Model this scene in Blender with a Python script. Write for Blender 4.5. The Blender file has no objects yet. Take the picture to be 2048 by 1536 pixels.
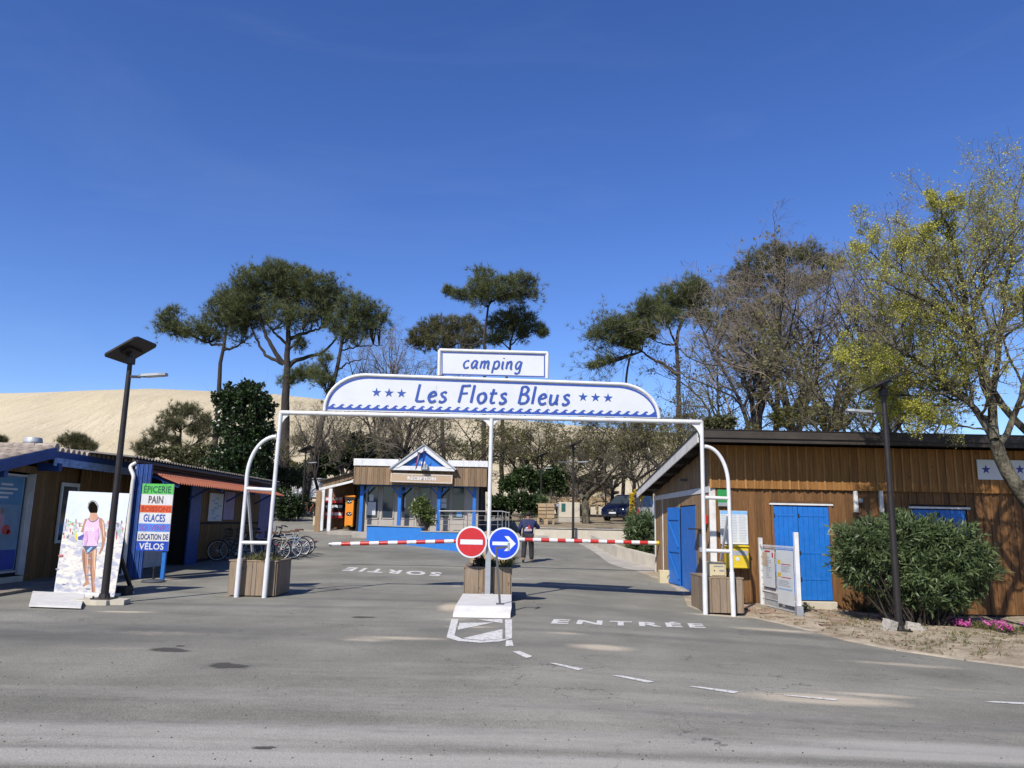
import bpy, bmesh, math, random
import numpy as np
from mathutils import Vector, Matrix
from mathutils.geometry import tessellate_polygon
SC = bpy.context.scene
COL = SC.collection
rnd = random.Random(7)
RNG = np.random.default_rng(11)

# ------------------------------------------------------------------ camera
FPX, PITCH, ROLL, EYE = 1538.0, math.radians(10.2), math.radians(1.14), 1.6
cp, sp, cr, sr = math.cos(PITCH), math.sin(PITCH), math.cos(ROLL), math.sin(ROLL)
FWD = Vector((0, cp, sp))
UP0 = Vector((0, -sp, cp)); RT0 = Vector((1, 0, 0))
UPV = cr*UP0 - sr*RT0
RTV = cr*RT0 + sr*UP0
cam_data = bpy.data.cameras.new('camera')
cam = bpy.data.objects.new('camera', cam_data)
COL.objects.link(cam)
cam.matrix_world = Matrix(((RTV.x, UPV.x, -FWD.x, 0), (RTV.y, UPV.y, -FWD.y, 0), (RTV.z, UPV.z, -FWD.z, EYE), (0, 0, 0, 1)))
cam_data.sensor_fit = 'HORIZONTAL'; cam_data.sensor_width = 36.0
cam_data.lens = 36.0*FPX/2048.0
cam_data.clip_start = 0.05; cam_data.clip_end = 3000
SC.camera = cam

# ------------------------------------------------------------------ light
SUN_EL, SUN_AZ = math.radians(42.5), math.radians(27)      # shadows fall away from the viewer and to the right
world = bpy.data.worlds.new('World'); SC.world = world; world.use_nodes = True
wn = world.node_tree.nodes; wl = world.node_tree.links; wn.clear()
sky = wn.new('ShaderNodeTexSky'); sky.sky_type = 'NISHITA'; sky.sun_disc = False
sky.sun_elevation = SUN_EL; sky.sun_rotation = math.radians(180) + SUN_AZ
sky.altitude = 300; sky.air_density = 0.85; sky.dust_density = 0.25; sky.ozone_density = 3.2
hs = wn.new('ShaderNodeHueSaturation'); hs.inputs['Saturation'].default_value = 1.22; hs.inputs['Hue'].default_value = 0.516; hs.inputs['Value'].default_value = 1.16
bgn = wn.new('ShaderNodeBackground'); bgn.inputs['Strength'].default_value = 0.110
wo = wn.new('ShaderNodeOutputWorld')
wtc = wn.new('ShaderNodeTexCoord'); wmp = wn.new('ShaderNodeMapping'); wmp.inputs['Scale'].default_value = (1.2, 2.2, 7.0); wmp.inputs['Rotation'].default_value = (.25, .1, .5)
wnz = wn.new('ShaderNodeTexNoise'); wnz.inputs['Scale'].default_value = 1.6; wnz.inputs['Detail'].default_value = 7; wnz.inputs['Roughness'].default_value = .6; wnz.inputs['Distortion'].default_value = .6
wmr = wn.new('ShaderNodeMapRange'); wmr.inputs[1].default_value = .50; wmr.inputs[2].default_value = .78; wmr.inputs[3].default_value = 0; wmr.inputs[4].default_value = .030      # faint high cirrus
wmx = wn.new('ShaderNodeMix'); wmx.data_type = 'RGBA'; wmx.inputs[7].default_value = (6.5, 7.2, 8.2, 1)
wl.new(wtc.outputs['Generated'], wmp.inputs['Vector']); wl.new(wmp.outputs[0], wnz.inputs['Vector']); wl.new(wnz.outputs[0], wmr.inputs[0]); wl.new(wmr.outputs[0], wmx.inputs[0])
wl.new(sky.outputs[0], hs.inputs['Color']); wl.new(hs.outputs[0], wmx.inputs[6]); wl.new(wmx.outputs[2], bgn.inputs['Color']); wl.new(bgn.outputs[0], wo.inputs['Surface'])
sd = bpy.data.lights.new('sun', 'SUN'); sd.energy = 4.9; sd.angle = math.radians(0.5); sd.color = (1.0, 0.94, 0.86)
sun = bpy.data.objects.new('sun', sd); COL.objects.link(sun)
SDIR = Vector((math.sin(SUN_AZ)*math.cos(SUN_EL), math.cos(SUN_AZ)*math.cos(SUN_EL), -math.sin(SUN_EL)))
sun.rotation_euler = SDIR.to_track_quat('-Z', 'Y').to_euler(); sun.location = (-20, -30, 40)
SC.view_settings.view_transform = 'Standard'; SC.view_settings.look = 'None'
SC.view_settings.gamma = 1; SC.view_settings.exposure = 0.42; SC.view_settings.use_curve_mapping = False
SC.render.engine = 'CYCLES'
SC.cycles.max_bounces = 6; SC.cycles.transparent_max_bounces = 8

# ------------------------------------------------------------------ picture -> place helpers (photo pixels, 2048 x 1536)
def ray(px, py):
    return (px-1024)/FPX*RTV + (768-py)/FPX*UPV + FWD
def at(px, py, Y):                       # the point seen at a pixel, on the vertical plane at distance Y
    d = ray(px, py); t = Y/d.y
    return Vector((d.x*t, Y, EYE + d.z*t))
def atx(px, py, X):                      # the same on the vertical plane x = X
    d = ray(px, py); t = X/d.x
    return Vector((X, d.y*t, EYE + d.z*t))
def onplane(px, py, P0, n, off=0.0):
    d = ray(px, py); o = Vector((0, 0, EYE))
    t = (Vector(P0)-o).dot(n)/d.dot(n)
    return o + d*t + n*off
_ty = np.arange(-60, 420, 0.5)
_th = np.interp(_ty, [-100, 18, 27, 38, 46, 60, 80, 120, 420], [0, 0, .2, .84, 1.6, 2.1, 2.6, 3.0, 3.0])
for _k in range(2):
    _th = np.convolve(np.pad(_th, 4, mode='edge'), np.ones(9)/9, 'valid')
def gz(x, y):                            # height of the ground
    x = np.asarray(x, float); y = np.asarray(y, float)
    h = np.interp(y, _ty, _th)
    w = np.interp(y, [3, 9, 19, 27], [0, 1, 1, 0])
    s = np.clip(x, 0, 9.5); s = np.where(s < 1, s*s*.5, s-.5)
    return h - 0.044*s*w
def g(x, y): return float(gz(x, y))
def gp(px, py):                          # where the ray through a pixel meets the ground
    d = ray(px, py); t = 2.0
    for k in range(4000):
        p = Vector((0, 0, EYE)) + d*t
        if p.z <= g(p.x, p.y): break
        t += 0.03
    return Vector((p.x, p.y, g(p.x, p.y)))

# ------------------------------------------------------------------ object helpers
W = {}
def _lk(o, parent, wl_):
    COL.objects.link(o)
    if parent is not None: o.parent = parent
    W[o.name] = Vector(wl_)
    return o
def tag(o, label=None, cat=None, group=None, kind=None):
    if label: o['label'] = label
    if cat: o['category'] = cat
    if group: o['group'] = group
    if kind: o['kind'] = kind
    return o
def thing(name, label, cat, loc=(0, 0, 0), group=None):
    o = bpy.data.objects.new(name, None); o.empty_display_size = .2
    o.location = loc; _lk(o, None, loc)
    return tag(o, label, cat, group)
def new_mesh(name, V, F, mats, smooth=False, mi=None):
    me = bpy.data.meshes.new(name)
    if isinstance(F, np.ndarray):
        k = F.shape[1]; n = len(F)
        me.vertices.add(len(V)); me.vertices.foreach_set('co', np.asarray(V, np.float32).ravel())
        me.loops.add(n*k); me.loops.foreach_set('vertex_index', F.astype(np.int32).ravel())
        me.polygons.add(n); me.polygons.foreach_set('loop_start', np.arange(0, n*k, k, dtype=np.int32))
        try: me.polygons.foreach_set('loop_total', np.full(n, k, np.int32))
        except Exception: pass
        me.update(calc_edges=True)
    else:
        me.from_pydata([tuple(v) for v in V], [], [tuple(f) for f in F]); me.update()
    for m in (mats if isinstance(mats, (list, tuple)) else [mats]): me.materials.append(m)
    if mi is not None: me.polygons.foreach_set('material_index', np.asarray(mi, np.int32))
    if smooth: me.polygons.foreach_set('use_smooth', np.ones(len(me.polygons), bool))
    return me
def put(name, me, parent=None, wloc=(0, 0, 0), rot=None, scale=None):
    """link a (shared) mesh at a world place"""
    o = bpy.data.objects.new(name, me)
    wloc = Vector(wloc)
    o.location = wloc - (W[parent.name] if parent is not None else Vector((0, 0, 0)))
    if rot is not None: o.rotation_euler = rot
    if scale is not None: o.scale = scale
    return _lk(o, parent, wloc)
def build_np(name, V, F, mats, parent=None, smooth=False, mi=None):
    V = np.asarray(V, float)
    if parent is not None: base = np.array(W[parent.name])
    else: base = np.array([(V[:, 0].min()+V[:, 0].max())/2, (V[:, 1].min()+V[:, 1].max())/2, V[:, 2].min()])
    me = new_mesh(name, V-base, F, mats, smooth, mi)
    return put(name, me, parent, base)
class MB:
    def __init__(s): s.v = []; s.f = []; s.m = []; s.cur = 0
    def add(s, V, F):
        n = len(s.v); s.v += [Vector(v) for v in V]
        s.f += [tuple(i+n for i in f) for f in F]; s.m += [s.cur]*len(F); return s
    def bx(s, x0, x1, y0, y1, z0, z1):
        return s.add([(x0, y0, z0), (x1, y0, z0), (x1, y1, z0), (x0, y1, z0), (x0, y0, z1), (x1, y0, z1), (x1, y1, z1), (x0, y1, z1)],
                     [(3, 2, 1, 0), (4, 5, 6, 7), (0, 1, 5, 4), (1, 2, 6, 5), (2, 3, 7, 6), (3, 0, 4, 7)])
    def cbx(s, x0, x1, y0, y1, z0, z1, c=.01):       # box with chamfered edges
        P = []
        for sx in (0, 1):
            for sy in (0, 1):
                for sz in (0, 1):
                    X, Y, Z = (x0, x1)[sx], (y0, y1)[sy], (z0, z1)[sz]
                    dx, dy, dz = (c, -c)[sx], (c, -c)[sy], (c, -c)[sz]
                    P += [(X, Y+dy, Z+dz), (X+dx, Y, Z+dz), (X+dx, Y+dy, Z)]
        i = lambda a, b, d, k: (a*4+b*2+d)*3+k
        F = []
        for a in (0, 1):
            F.append((i(a,0,0,0), i(a,1,0,0), i(a,1,1,0), i(a,0,1,0))); F.append((i(0,a,0,1), i(1,a,0,1), i(1,a,1,1), i(0,a,1,1)))
            F.append((i(0,0,a,2), i(1,0,a,2), i(1,1,a,2), i(0,1,a,2)))
            for b in (0, 1):
                F.append((i(0,a,b,1), i(1,a,b,1), i(1,a,b,2), i(0,a,b,2))); F.append((i(a,0,b,0), i(a,1,b,0), i(a,1,b,2), i(a,0,b,2)))
                F.append((i(a,b,0,0), i(a,b,1,0), i(a,b,1,1), i(a,b,0,1)))
                for d in (0, 1): F.append((i(a,b,d,0), i(a,b,d,1), i(a,b,d,2)))
        return s.add(P, F)
    def beam(s, a, b, w, h, up=(0, 0, 1)):          # rectangular bar from a to b
        a, b = Vector(a), Vector(b); t = (b-a).normalized(); u = Vector(up)
        sd_ = t.cross(u)
        if sd_.length < 1e-4: sd_ = t.cross(Vector((0, 1, 0)))
        sd_.normalize(); u = sd_.cross(t).normalized()
        P = []
        for q in (a, b):
            for i, j in ((-1, -1), (1, -1), (1, 1), (-1, 1)): P.append(q + sd_*(i*w/2) + u*(j*h/2))
        return s.add(P, [(0, 1, 2, 3), (7, 6, 5, 4), (0, 4, 5, 1), (1, 5, 6, 2), (2, 6, 7, 3), (3, 7, 4, 0)])
    def tube(s, pts, r, sides=10, caps=True, close=False):
        pts = [Vector(p) for p in pts]; n = len(pts)
        R = r if isinstance(r, (list, tuple)) else [r]*n
        V = []; N = None
        for i, p in enumerate(pts):
            if close: t = (pts[(i+1) % n]-pts[i-1])
            else: t = (pts[min(i+1, n-1)]-pts[max(i-1, 0)])
            t.normalize()
            if N is None:
                a = Vector((0, 0, 1)) if abs(t.z) < .9 else Vector((1, 0, 0))
                N = (a - t*a.dot(t)).normalized()
            else: N = (N - t*N.dot(t)).normalized()
            B = t.cross(N)
            for k in range(sides):
                c = 2*math.pi*k/sides
                V.append(p + (N*math.cos(c)+B*math.sin(c))*R[i])
        F = []
        for i in range(n if close else n-1):
            j = (i+1) % n
            for k in range(sides):
                l = (k+1) % sides
                F.append((i*sides+k, i*sides+l, j*sides+l, j*sides+k))
        if caps and not close:
            F.append(tuple(range(sides-1, -1, -1))); F.append(tuple((n-1)*sides+k for k in range(sides)))
        return s.add(V, F)
    def lathe(s, prof, c=(0, 0, 0), sides=20, axis='z'):
        V = []; F = []; n = len(prof); c = Vector(c)
        for r, h in prof:
            for k in range(sides):
                a = 2*math.pi*k/sides; x, y = r*math.cos(a), r*math.sin(a)
                V.append(c + Vector({'z': (x, y, h), 'y': (x, h, y), 'x': (h, x, y)}[axis]))
        for i in range(n-1):
            for k in range(sides):
                l = (k+1) % sides; F.append((i*sides+k, i*sides+l, (i+1)*sides+l, (i+1)*sides+k))
        F.append(tuple(range(sides-1, -1, -1))); F.append(tuple((n-1)*sides+k for k in range(sides)))
        return s.add(V, F)
    def prism(s, P, d):                              # polygon (world points) thickened along vector d
        n = len(P); P = [Vector(p) for p in P]; d = Vector(d)
        T = tessellate_polygon([P])
        V = P + [p+d for p in P]
        F = [tuple(t) for t in T] + [tuple(i+n for i in reversed(t)) for t in T]
        F += [(i, (i+1) % n, (i+1) % n+n, i+n) for i in range(n)]
        return s.add(V, F)
    def flat(s, P):
        P = [Vector(p) for p in P]; return s.add(P, [tuple(t) for t in tessellate_polygon([P])])
    def build(s, name, mats, parent=None, smooth=False):
        V = np.array([tuple(v) for v in s.v])
        if parent is not None: base = W[parent.name]
        else: base = Vector(((V[:, 0].min()+V[:, 0].max())/2, (V[:, 1].min()+V[:, 1].max())/2, V[:, 2].min()))
        me = new_mesh(name, V-np.array(base), s.f, mats, False, s.m if any(s.m) else None)
        bm = bmesh.new(); bm.from_mesh(me); bmesh.ops.recalc_face_normals(bm, faces=bm.faces)
        if smooth:
            for f in bm.faces: f.smooth = True
            for e in bm.edges:
                if len(e.link_faces) == 2 and e.calc_face_angle(0) > .7: e.smooth = False
        bm.to_mesh(me); bm.free()
        return put(name, me, parent, base)
def copy_tree(o, parent=None, wl_=None):
    c = o.copy(); COL.objects.link(c)
    if parent is not None: c.parent = parent
    for ch in o.children: copy_tree(ch, c)
    return c
def ipath(pts, n=8):                                 # Catmull-Rom through points
    P = [Vector(p) for p in pts]
    if len(P) < 3: return [P[0].lerp(P[1], i/n) for i in range(n+1)]
    Q = [P[0]*2-P[1]] + P + [P[-1]*2-P[-2]]; out = []
    for i in range(1, len(Q)-2):
        a, b, c, d = Q[i-1:i+3]
        for k in range(n):
            t = k/n
            out.append(.5*((2*b)+(c-a)*t+(2*a-5*b+4*c-d)*t*t+(3*b-a-3*c+d)*t**3))
    out.append(P[-1]); return out

# ------------------------------------------------------------------ materials
def _nt(name):
    m = bpy.data.materials.new(name); m.use_nodes = True
    nt = m.node_tree; p = nt.nodes['Principled BSDF']; return m, nt, p
class NB:                                            # tiny node builder
    def __init__(s, nt): s.nt = nt
    def n(s, t, ins=None, **kw):
        q = s.nt.nodes.new(t)
        for k, v in kw.items(): setattr(q, k, v)
        for k, v in (ins or {}).items():
            if isinstance(v, bpy.types.NodeSocket): s.nt.links.new(v, q.inputs[k])
            else: q.inputs[k].default_value = v
        return q
    def coord(s, scale=(1, 1, 1), kind='Object', rot=(0, 0, 0)):
        t = s.n('ShaderNodeTexCoord')
        return s.n('ShaderNodeMapping', {'Vector': t.outputs[kind], 'Scale': scale, 'Rotation': rot}).outputs[0]
    def noise(s, vec, scale, detail=4, rough=.55, dist=0):
        return s.n('ShaderNodeTexNoise', {'Vector': vec, 'Scale': scale, 'Detail': detail, 'Roughness': rough, 'Distortion': dist}).outputs[0]
    def rng(s, v, a, b, c, d):
        return s.n('ShaderNodeMapRange', {0: v, 1: a, 2: b, 3: c, 4: d}).outputs[0]
    def math(s, op, a, b=0.0):
        return s.n('ShaderNodeMath', {0: a, 1: b}, operation=op).outputs[0]
    def mix(s, f, a, b, mode='MIX'):
        q = s.n('ShaderNodeMix', data_type='RGBA', blend_type=mode)
        for i, v in ((0, f), (6, a), (7, b)):
            if isinstance(v, bpy.types.NodeSocket): s.nt.links.new(v, q.inputs[i])
            else: q.inputs[i].default_value = v if i == 0 else (tuple(v)+(1,))[:4]
        return q.outputs[2]
    def bump(s, h, strength, dist=.01):
        return s.n('ShaderNodeBump', {'Height': h, 'Strength': strength, 'Distance': dist}).outputs[0]
AF = 0.76                                            # overall reflectance of paints and plain surfaces
sc3 = lambda c: tuple(q*AF for q in c)
def M(name, col, rough=.55, metal=0.0, var=.18, scale=3.0, bump=.15, bscale=60, spec=.5, stretch=(1, 1, 1), rand=.0, dirt=None, dirtamt=.0, bdist=.004):
    m, nt, p = _nt(name); b = NB(nt); col = sc3(col); dirt = sc3(dirt) if dirt is not None else None
    v = b.coord(stretch)
    n1 = b.noise(v, scale, 5, .6)
    k = b.rng(n1, .3, .7, 1-var, 1+var)
    if rand:
        oi = b.n('ShaderNodeObjectInfo').outputs['Random']
        k = b.math('MULTIPLY', k, b.rng(oi, 0, 1, 1-rand, 1+rand))
    kc = b.n('ShaderNodeCombineColor', {0: k, 1: k, 2: k}).outputs[0]
    colr = b.mix(1.0, col, kc, 'MULTIPLY')
    if dirt is not None:
        f = b.rng(b.noise(b.coord((1, 1, .5)), scale*1.7, 6, .65), .48, .75, 0, dirtamt)
        colr = b.mix(f, colr, dirt)
    nt.links.new(colr, p.inputs['Base Color'])
    nt.links.new(b.rng(b.noise(v, scale*4, 3), .3, .7, max(.05, rough-.1), min(1, rough+.1)), p.inputs['Roughness'])
    p.inputs['Metallic'].default_value = metal
    p.inputs['Specular IOR Level'].default_value = spec
    if bump: nt.links.new(b.bump(b.noise(v, bscale, 4), bump, bdist), p.inputs['Normal'])
    return m
def wood(name, c1, c2, rough=.65, rand=.22, ax='z', grey=None, greyamt=0.0, knots=True):
    m, nt, p = _nt(name); b = NB(nt); c1, c2 = sc3(c1), sc3(c2); grey = sc3(grey) if grey is not None else None
    st = {'z': (14, 14, .9), 'x': (.9, 14, 14), 'y': (14, .9, 14)}[ax]
    oi = b.n('ShaderNodeObjectInfo').outputs['Random']
    tc = b.n('ShaderNodeTexCoord').outputs['Object']
    off = b.n('ShaderNodeCombineXYZ', {0: b.math('MULTIPLY', oi, 31.7), 1: b.math('MULTIPLY', oi, 57.3), 2: b.math('MULTIPLY', oi, 91.1)}).outputs[0]
    vv = b.n('ShaderNodeVectorMath', {0: tc, 1: off}, operation='ADD').outputs[0]
    v = b.n('ShaderNodeMapping', {'Vector': vv, 'Scale': st}).outputs[0]
    gr = b.noise(v, 2.2, 6, .62, .8)
    ft = b.noise(v, 9, 3, .5)
    f = b.rng(b.math('ADD', b.math('MULTIPLY', gr, .75), b.math('MULTIPLY', ft, .25)), .34, .66, 0, 1)
    col = b.mix(f, c1, c2)
    if knots:
        kn = b.n('ShaderNodeTexVoronoi', {'Vector': b.n('ShaderNodeMapping', {'Vector': vv, 'Scale': tuple(2.6 if q > 2 else 1.1 for q in st)}).outputs[0], 'Scale': 2.0}).outputs['Distance']
        col = b.mix(b.rng(kn, .05, .13, .75, 0), col, tuple(q*.35 for q in c1))
    if grey is not None:
        w = b.rng(b.noise(b.n('ShaderNodeMapping', {'Vector': vv, 'Scale': (1.2, 1.2, .6)}).outputs[0], 1.6, 5, .6), .35, .7, 0, greyamt)
        col = b.mix(w, col, grey)
    k = b.rng(oi, 0, 1, 1-rand, 1+rand); kc = b.n('ShaderNodeCombineColor', {0: k, 1: k, 2: k}).outputs[0]
    nt.links.new(b.mix(1.0, col, kc, 'MULTIPLY'), p.inputs['Base Color'])
    p.inputs['Roughness'].default_value = rough; p.inputs['Specular IOR Level'].default_value = .3
    nt.links.new(b.bump(f, .35, .004), p.inputs['Normal'])
    return m
def leafm(name, c1, c2, trans=.25, rough=.5, nscale=.6, spec=.35):
    m, nt, p = _nt(name); b = NB(nt); c1, c2 = sc3(c1), sc3(c2)
    ri = b.n('ShaderNodeNewGeometry').outputs['Random Per Island']
    nn = b.rng(b.noise(b.coord(), nscale, 3), .35, .65, 0, 1)
    f = b.math('ADD', b.math('MULTIPLY', ri, .6), b.math('MULTIPLY', nn, .4))
    col = b.mix(f, c1, c2)
    nt.links.new(col, p.inputs['Base Color']); p.inputs['Roughness'].default_value = rough
    p.inputs['Specular IOR Level'].default_value = spec
    if trans:
        tr = b.n('ShaderNodeBsdfTranslucent', {'Color': col}); ms = b.n('ShaderNodeMixShader', {0: trans})
        nt.links.new(p.outputs[0], ms.inputs[1]); nt.links.new(tr.outputs[0], ms.inputs[2])
        nt.links.new(ms.outputs[0], nt.nodes['Material Output'].inputs['Surface'])
    return m
WHITE = M('white_paint', (.72, .73, .74), .45, var=.08, dirt=(.40, .36, .30), dirtamt=.42, bump=.08)
WHITEOLD = M('old_white_paint', (.72, .71, .68), .6, var=.1, dirt=(.35, .31, .26), dirtamt=.5)
PANEL = M('sign_panel_white', (.66, .685, .71), .4, var=.04, scale=1.2, bump=.03, dirt=(.6, .6, .58), dirtamt=.2)
NAVY = M('navy_lettering', (.018, .07, .36), .45, var=.08, bump=0)
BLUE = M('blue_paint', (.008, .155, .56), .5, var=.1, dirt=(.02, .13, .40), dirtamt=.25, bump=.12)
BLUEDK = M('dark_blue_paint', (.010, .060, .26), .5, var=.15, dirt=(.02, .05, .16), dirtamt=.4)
BLUEPALE = M('pale_blue_paint', (.30, .44, .70), .6, var=.25, scale=5, dirt=(.03, .12, .38), dirtamt=.9, stretch=(1, .6, 4))
BLUEWALL = M('blue_render', (.022, .20, .62), .8, var=.08, bump=.3, bscale=90, dirt=(.04, .16, .42), dirtamt=.25)
REDP = M('red_paint', (.52, .025, .02), .4, var=.08, bump=0)
SIGNRED = M('sign_red', (.55, .02, .025), .35, var=.05, bump=0)
SIGNBLUE = M('sign_blue', (.005, .055, .62), .35, var=.05, bump=0)
SIGNW = M('sign_white', (.72, .75, .80), .35, var=.04, bump=0)
YEL = M('yellow_paint', (.72, .52, .02), .45, var=.08, dirt=(.35, .25, .05), dirtamt=.3)
ORANGE = M('orange_paint', (.80, .26, .01), .4, var=.06)
CREAM = M('cream_paint', (.62, .53, .32), .6, var=.1, dirt=(.35, .28, .18), dirtamt=.3)
CREAMW = M('cream_render', (.58, .53, .42), .85, var=.12, scale=1.2, bump=.35, bscale=50, dirt=(.36, .31, .24), dirtamt=.5)
CONC = M('pale_concrete', (.42, .39, .34), .9, var=.2, scale=2, bump=.5, bscale=45, dirt=(.27, .24, .19), dirtamt=.5)
CONCW = M('painted_white_concrete', (.66, .65, .62), .75, var=.08, bump=.35, bscale=40, dirt=(.42, .40, .35), dirtamt=.45)
DMET = M('dark_brown_metal', (.030, .024, .022), .45, metal=.3, var=.15, bump=.05)
GALV = M('galvanised_steel', (.42, .44, .46), .5, metal=.55, var=.12)
GREYMET = M('grey_painted_metal', (.10, .11, .12), .5, metal=.3, var=.1)
STEEL = M('brushed_steel', (.34, .34, .34), .45, metal=.6, var=.08, bump=0)
BLACK = M('black_rubber', (.014, .014, .015), .7, var=.1)
DARKIN = M('dark_interior', (.020, .018, .016), .9, var=.1)
SOLAR = M('solar_cells', (.012, .016, .035), .2, var=.2, scale=8, bump=0, spec=.6)
SOIL = M('potting_soil', (.06, .042, .028), .95, var=.4, scale=14, bump=.8, bscale=40)
ALU = M('pale_aluminium', (.55, .56, .57), .45, metal=.3, var=.06, bump=0)
TAUPE = M('taupe_joinery', (.42, .385, .34), .55, var=.06)
PAPER = M('printed_paper', (.62, .65, .66), .6, var=.06, bump=0)
GREYTXT = M('grey_print', (.34, .36, .40), .6, var=.3, scale=30, bump=0)
LBLUE = M('light_blue_print', (.20, .42, .72), .5, var=.15, bump=0)
GREENP = M('green_panel', (.02, .26, .06), .45, var=.1, bump=0)
WDB = wood('brown_stained_boards', (.105, .044, .013), (.22, .108, .036), grey=(.17, .105, .05), greyamt=.25, rand=.28)
WDBAT = wood('batten_wood', (.22, .10, .030), (.42, .235, .085), rand=.2)
WDU = wood('orange_stained_boards', (.175, .072, .015), (.36, .17, .042), rand=.18)
WDS = wood('larch_side_boards', (.20, .12, .058), (.36, .235, .125), grey=(.20, .15, .10), greyamt=.3, rand=.15)
WDR = wood('reception_boards', (.16, .095, .048), (.30, .20, .11), grey=(.25, .19, .13), greyamt=.5, rand=.2)
WDP = wood('planter_boards', (.17, .115, .068), (.34, .245, .155), grey=(.24, .205, .165), greyamt=.7, rand=.2)
WDF = wood('fascia_dark_wood', (.022, .017, .014), (.052, .040, .032), ax='x', grey=(.10, .09, .08), greyamt=.35, rand=.1, knots=False)
WDL = wood('shop_boards', (.12, .064, .020), (.23, .135, .050), rand=.22)
WDT = wood('pale_timber', (.34, .23, .12), (.48, .36, .22), ax='x', rand=.12, knots=False)
WDTZ = wood('pale_timber_upright', (.34, .23, .12), (.48, .36, .22), rand=.12, knots=False)
def glass(name='window_glass', col=(.03, .04, .05)):
    m, nt, p = _nt(name); p.inputs['Base Color'].default_value = tuple(col)+(1,)
    p.inputs['Roughness'].default_value = .06; p.inputs['Specular IOR Level'].default_value = .45
    return m
GLASS = glass(); GLASSB = glass('shopfront_glass', (.025, .038, .055))
BARKP = M('pine_bark', (.038, .031, .026), .95, var=.4, scale=3, bump=1, bscale=14, bdist=.05, stretch=(1, 1, .35))
BARKG = M('grey_bark', (.088, .078, .064), .95, var=.4, scale=4, bump=.8, bscale=18, bdist=.03, stretch=(1, 1, .4), dirt=(.22, .21, .15), dirtamt=.6)
BARKB = M('bare_tree_bark', (.046, .039, .033), .95, var=.35, scale=3, bump=0)
def mottled(name, a, b2, sc=5.0):
    m, nt, p = _nt(name); b = NB(nt); v = b.coord((1, 1, .55))
    n1 = b.noise(v, sc, 6, .65, .5); n2 = b.noise(v, sc*5, 4, .6)
    f = b.rng(b.math('ADD', b.math('MULTIPLY', n1, .7), b.math('MULTIPLY', n2, .3)), .42, .60, 0, 1)
    nt.links.new(b.mix(f, sc3(a), sc3(b2)), p.inputs['Base Color']); p.inputs['Roughness'].default_value = .95; p.inputs['Specular IOR Level'].default_value = .15
    nt.links.new(b.bump(b.math('ADD', n1, n2), 1.0, .03), p.inputs['Normal']); return m
BARKS = mottled('lichen_bark', (.040, .033, .025), (.19, .175, .125)); STEMD = M('dark_stems', (.035, .026, .018), .9, var=.3)
TWIG = M('bare_twigs', (.235, .195, .145), .9, var=.3, scale=1, bump=0)
TWIGL = M('lichen_twigs', (.19, .165, .10), .9, var=.3, scale=1, bump=0)
NEEDLE = leafm('pine_needles', (.042, .064, .022), (.195, .215, .080), .12, .55, .5)
NEEDLE2 = leafm('pine_needles_dry', (.055, .064, .026), (.19, .18, .082), .12, .55, .5)
IVY = leafm('ivy_leaves', (.010, .024, .007), (.045, .080, .022), .10, .35, .7, .5)
OLEA = leafm('oleander_leaves', (.028, .052, .020), (.165, .225, .090), .16, .45, 2.0, .3)
OLEA2 = leafm('bright_shrub_leaves', (.05, .085, .018), (.20, .26, .07), .22, .4, 2.0, .5)
HEDGE = leafm('hedge_leaves', (.012, .028, .008), (.060, .095, .026), .14, .42, 1.2, .4)
SCRUB = leafm('scrub_leaves', (.040, .050, .020), (.15, .150, .060), .15, .6, .5)
OLIVE = leafm('olive_buds', (.075, .080, .025), (.21, .20, .06), .2, .6, .5)
SPRING = leafm('spring_leaves', (.30, .32, .045), (.78, .76, .13), .40, .5, .8)
GRASS = leafm('grass_blades', (.07, .085, .025), (.25, .23, .09), .25, .6, .8)
PINK = leafm('pink_petals', (.55, .06, .30), (.75, .22, .50), .25, .5, 3)
REDF = leafm('crimson_leaves', (.14, .012, .02), (.35, .04, .05), .2, .5, 3)
MIMOSA = leafm('yellow_blossom', (.55, .38, .01), (.80, .60, .04), .25, .6, 3)
# ------------------------------------------------------------------ lettering
def text_polys(body, bold=0.0, spacing=1.0):
    cu = bpy.data.curves.new('lettering', 'FONT'); cu.body = body; cu.size = 1.0; cu.offset = bold
    cu.resolution_u = 3; cu.space_character = spacing
    o = bpy.data.objects.new('lettering', cu); COL.objects.link(o)
    bpy.context.view_layer.update()
    me = bpy.data.meshes.new_from_object(o.evaluated_get(bpy.context.evaluated_depsgraph_get()))
    V = [v.co.copy() for v in me.vertices]; F = [tuple(p.vertices) for p in me.polygons]
    bpy.data.objects.remove(o); bpy.data.curves.remove(cu); bpy.data.meshes.remove(me)
    return V, F
def text_on(mb, body, org, ux, uy, bold=0.0, spacing=1.0, fit='box', lift=None):
    """put text so that its box fills the parallelogram org, ux, uy (vectors); lift(p) may move each vertex"""
    V, F = text_polys(body, bold, spacing)
    x0 = min(v.x for v in V); x1 = max(v.x for v in V); y0 = min(v.y for v in V); y1 = max(v.y for v in V)
    org, ux, uy = Vector(org), Vector(ux), Vector(uy); P = []
    for v in V:
        p = org + ux*((v.x-x0)/(x1-x0)) + uy*((v.y-y0)/(y1-y0))
        P.append(lift(p) if lift else p)
    mb.add(P, F)
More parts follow.
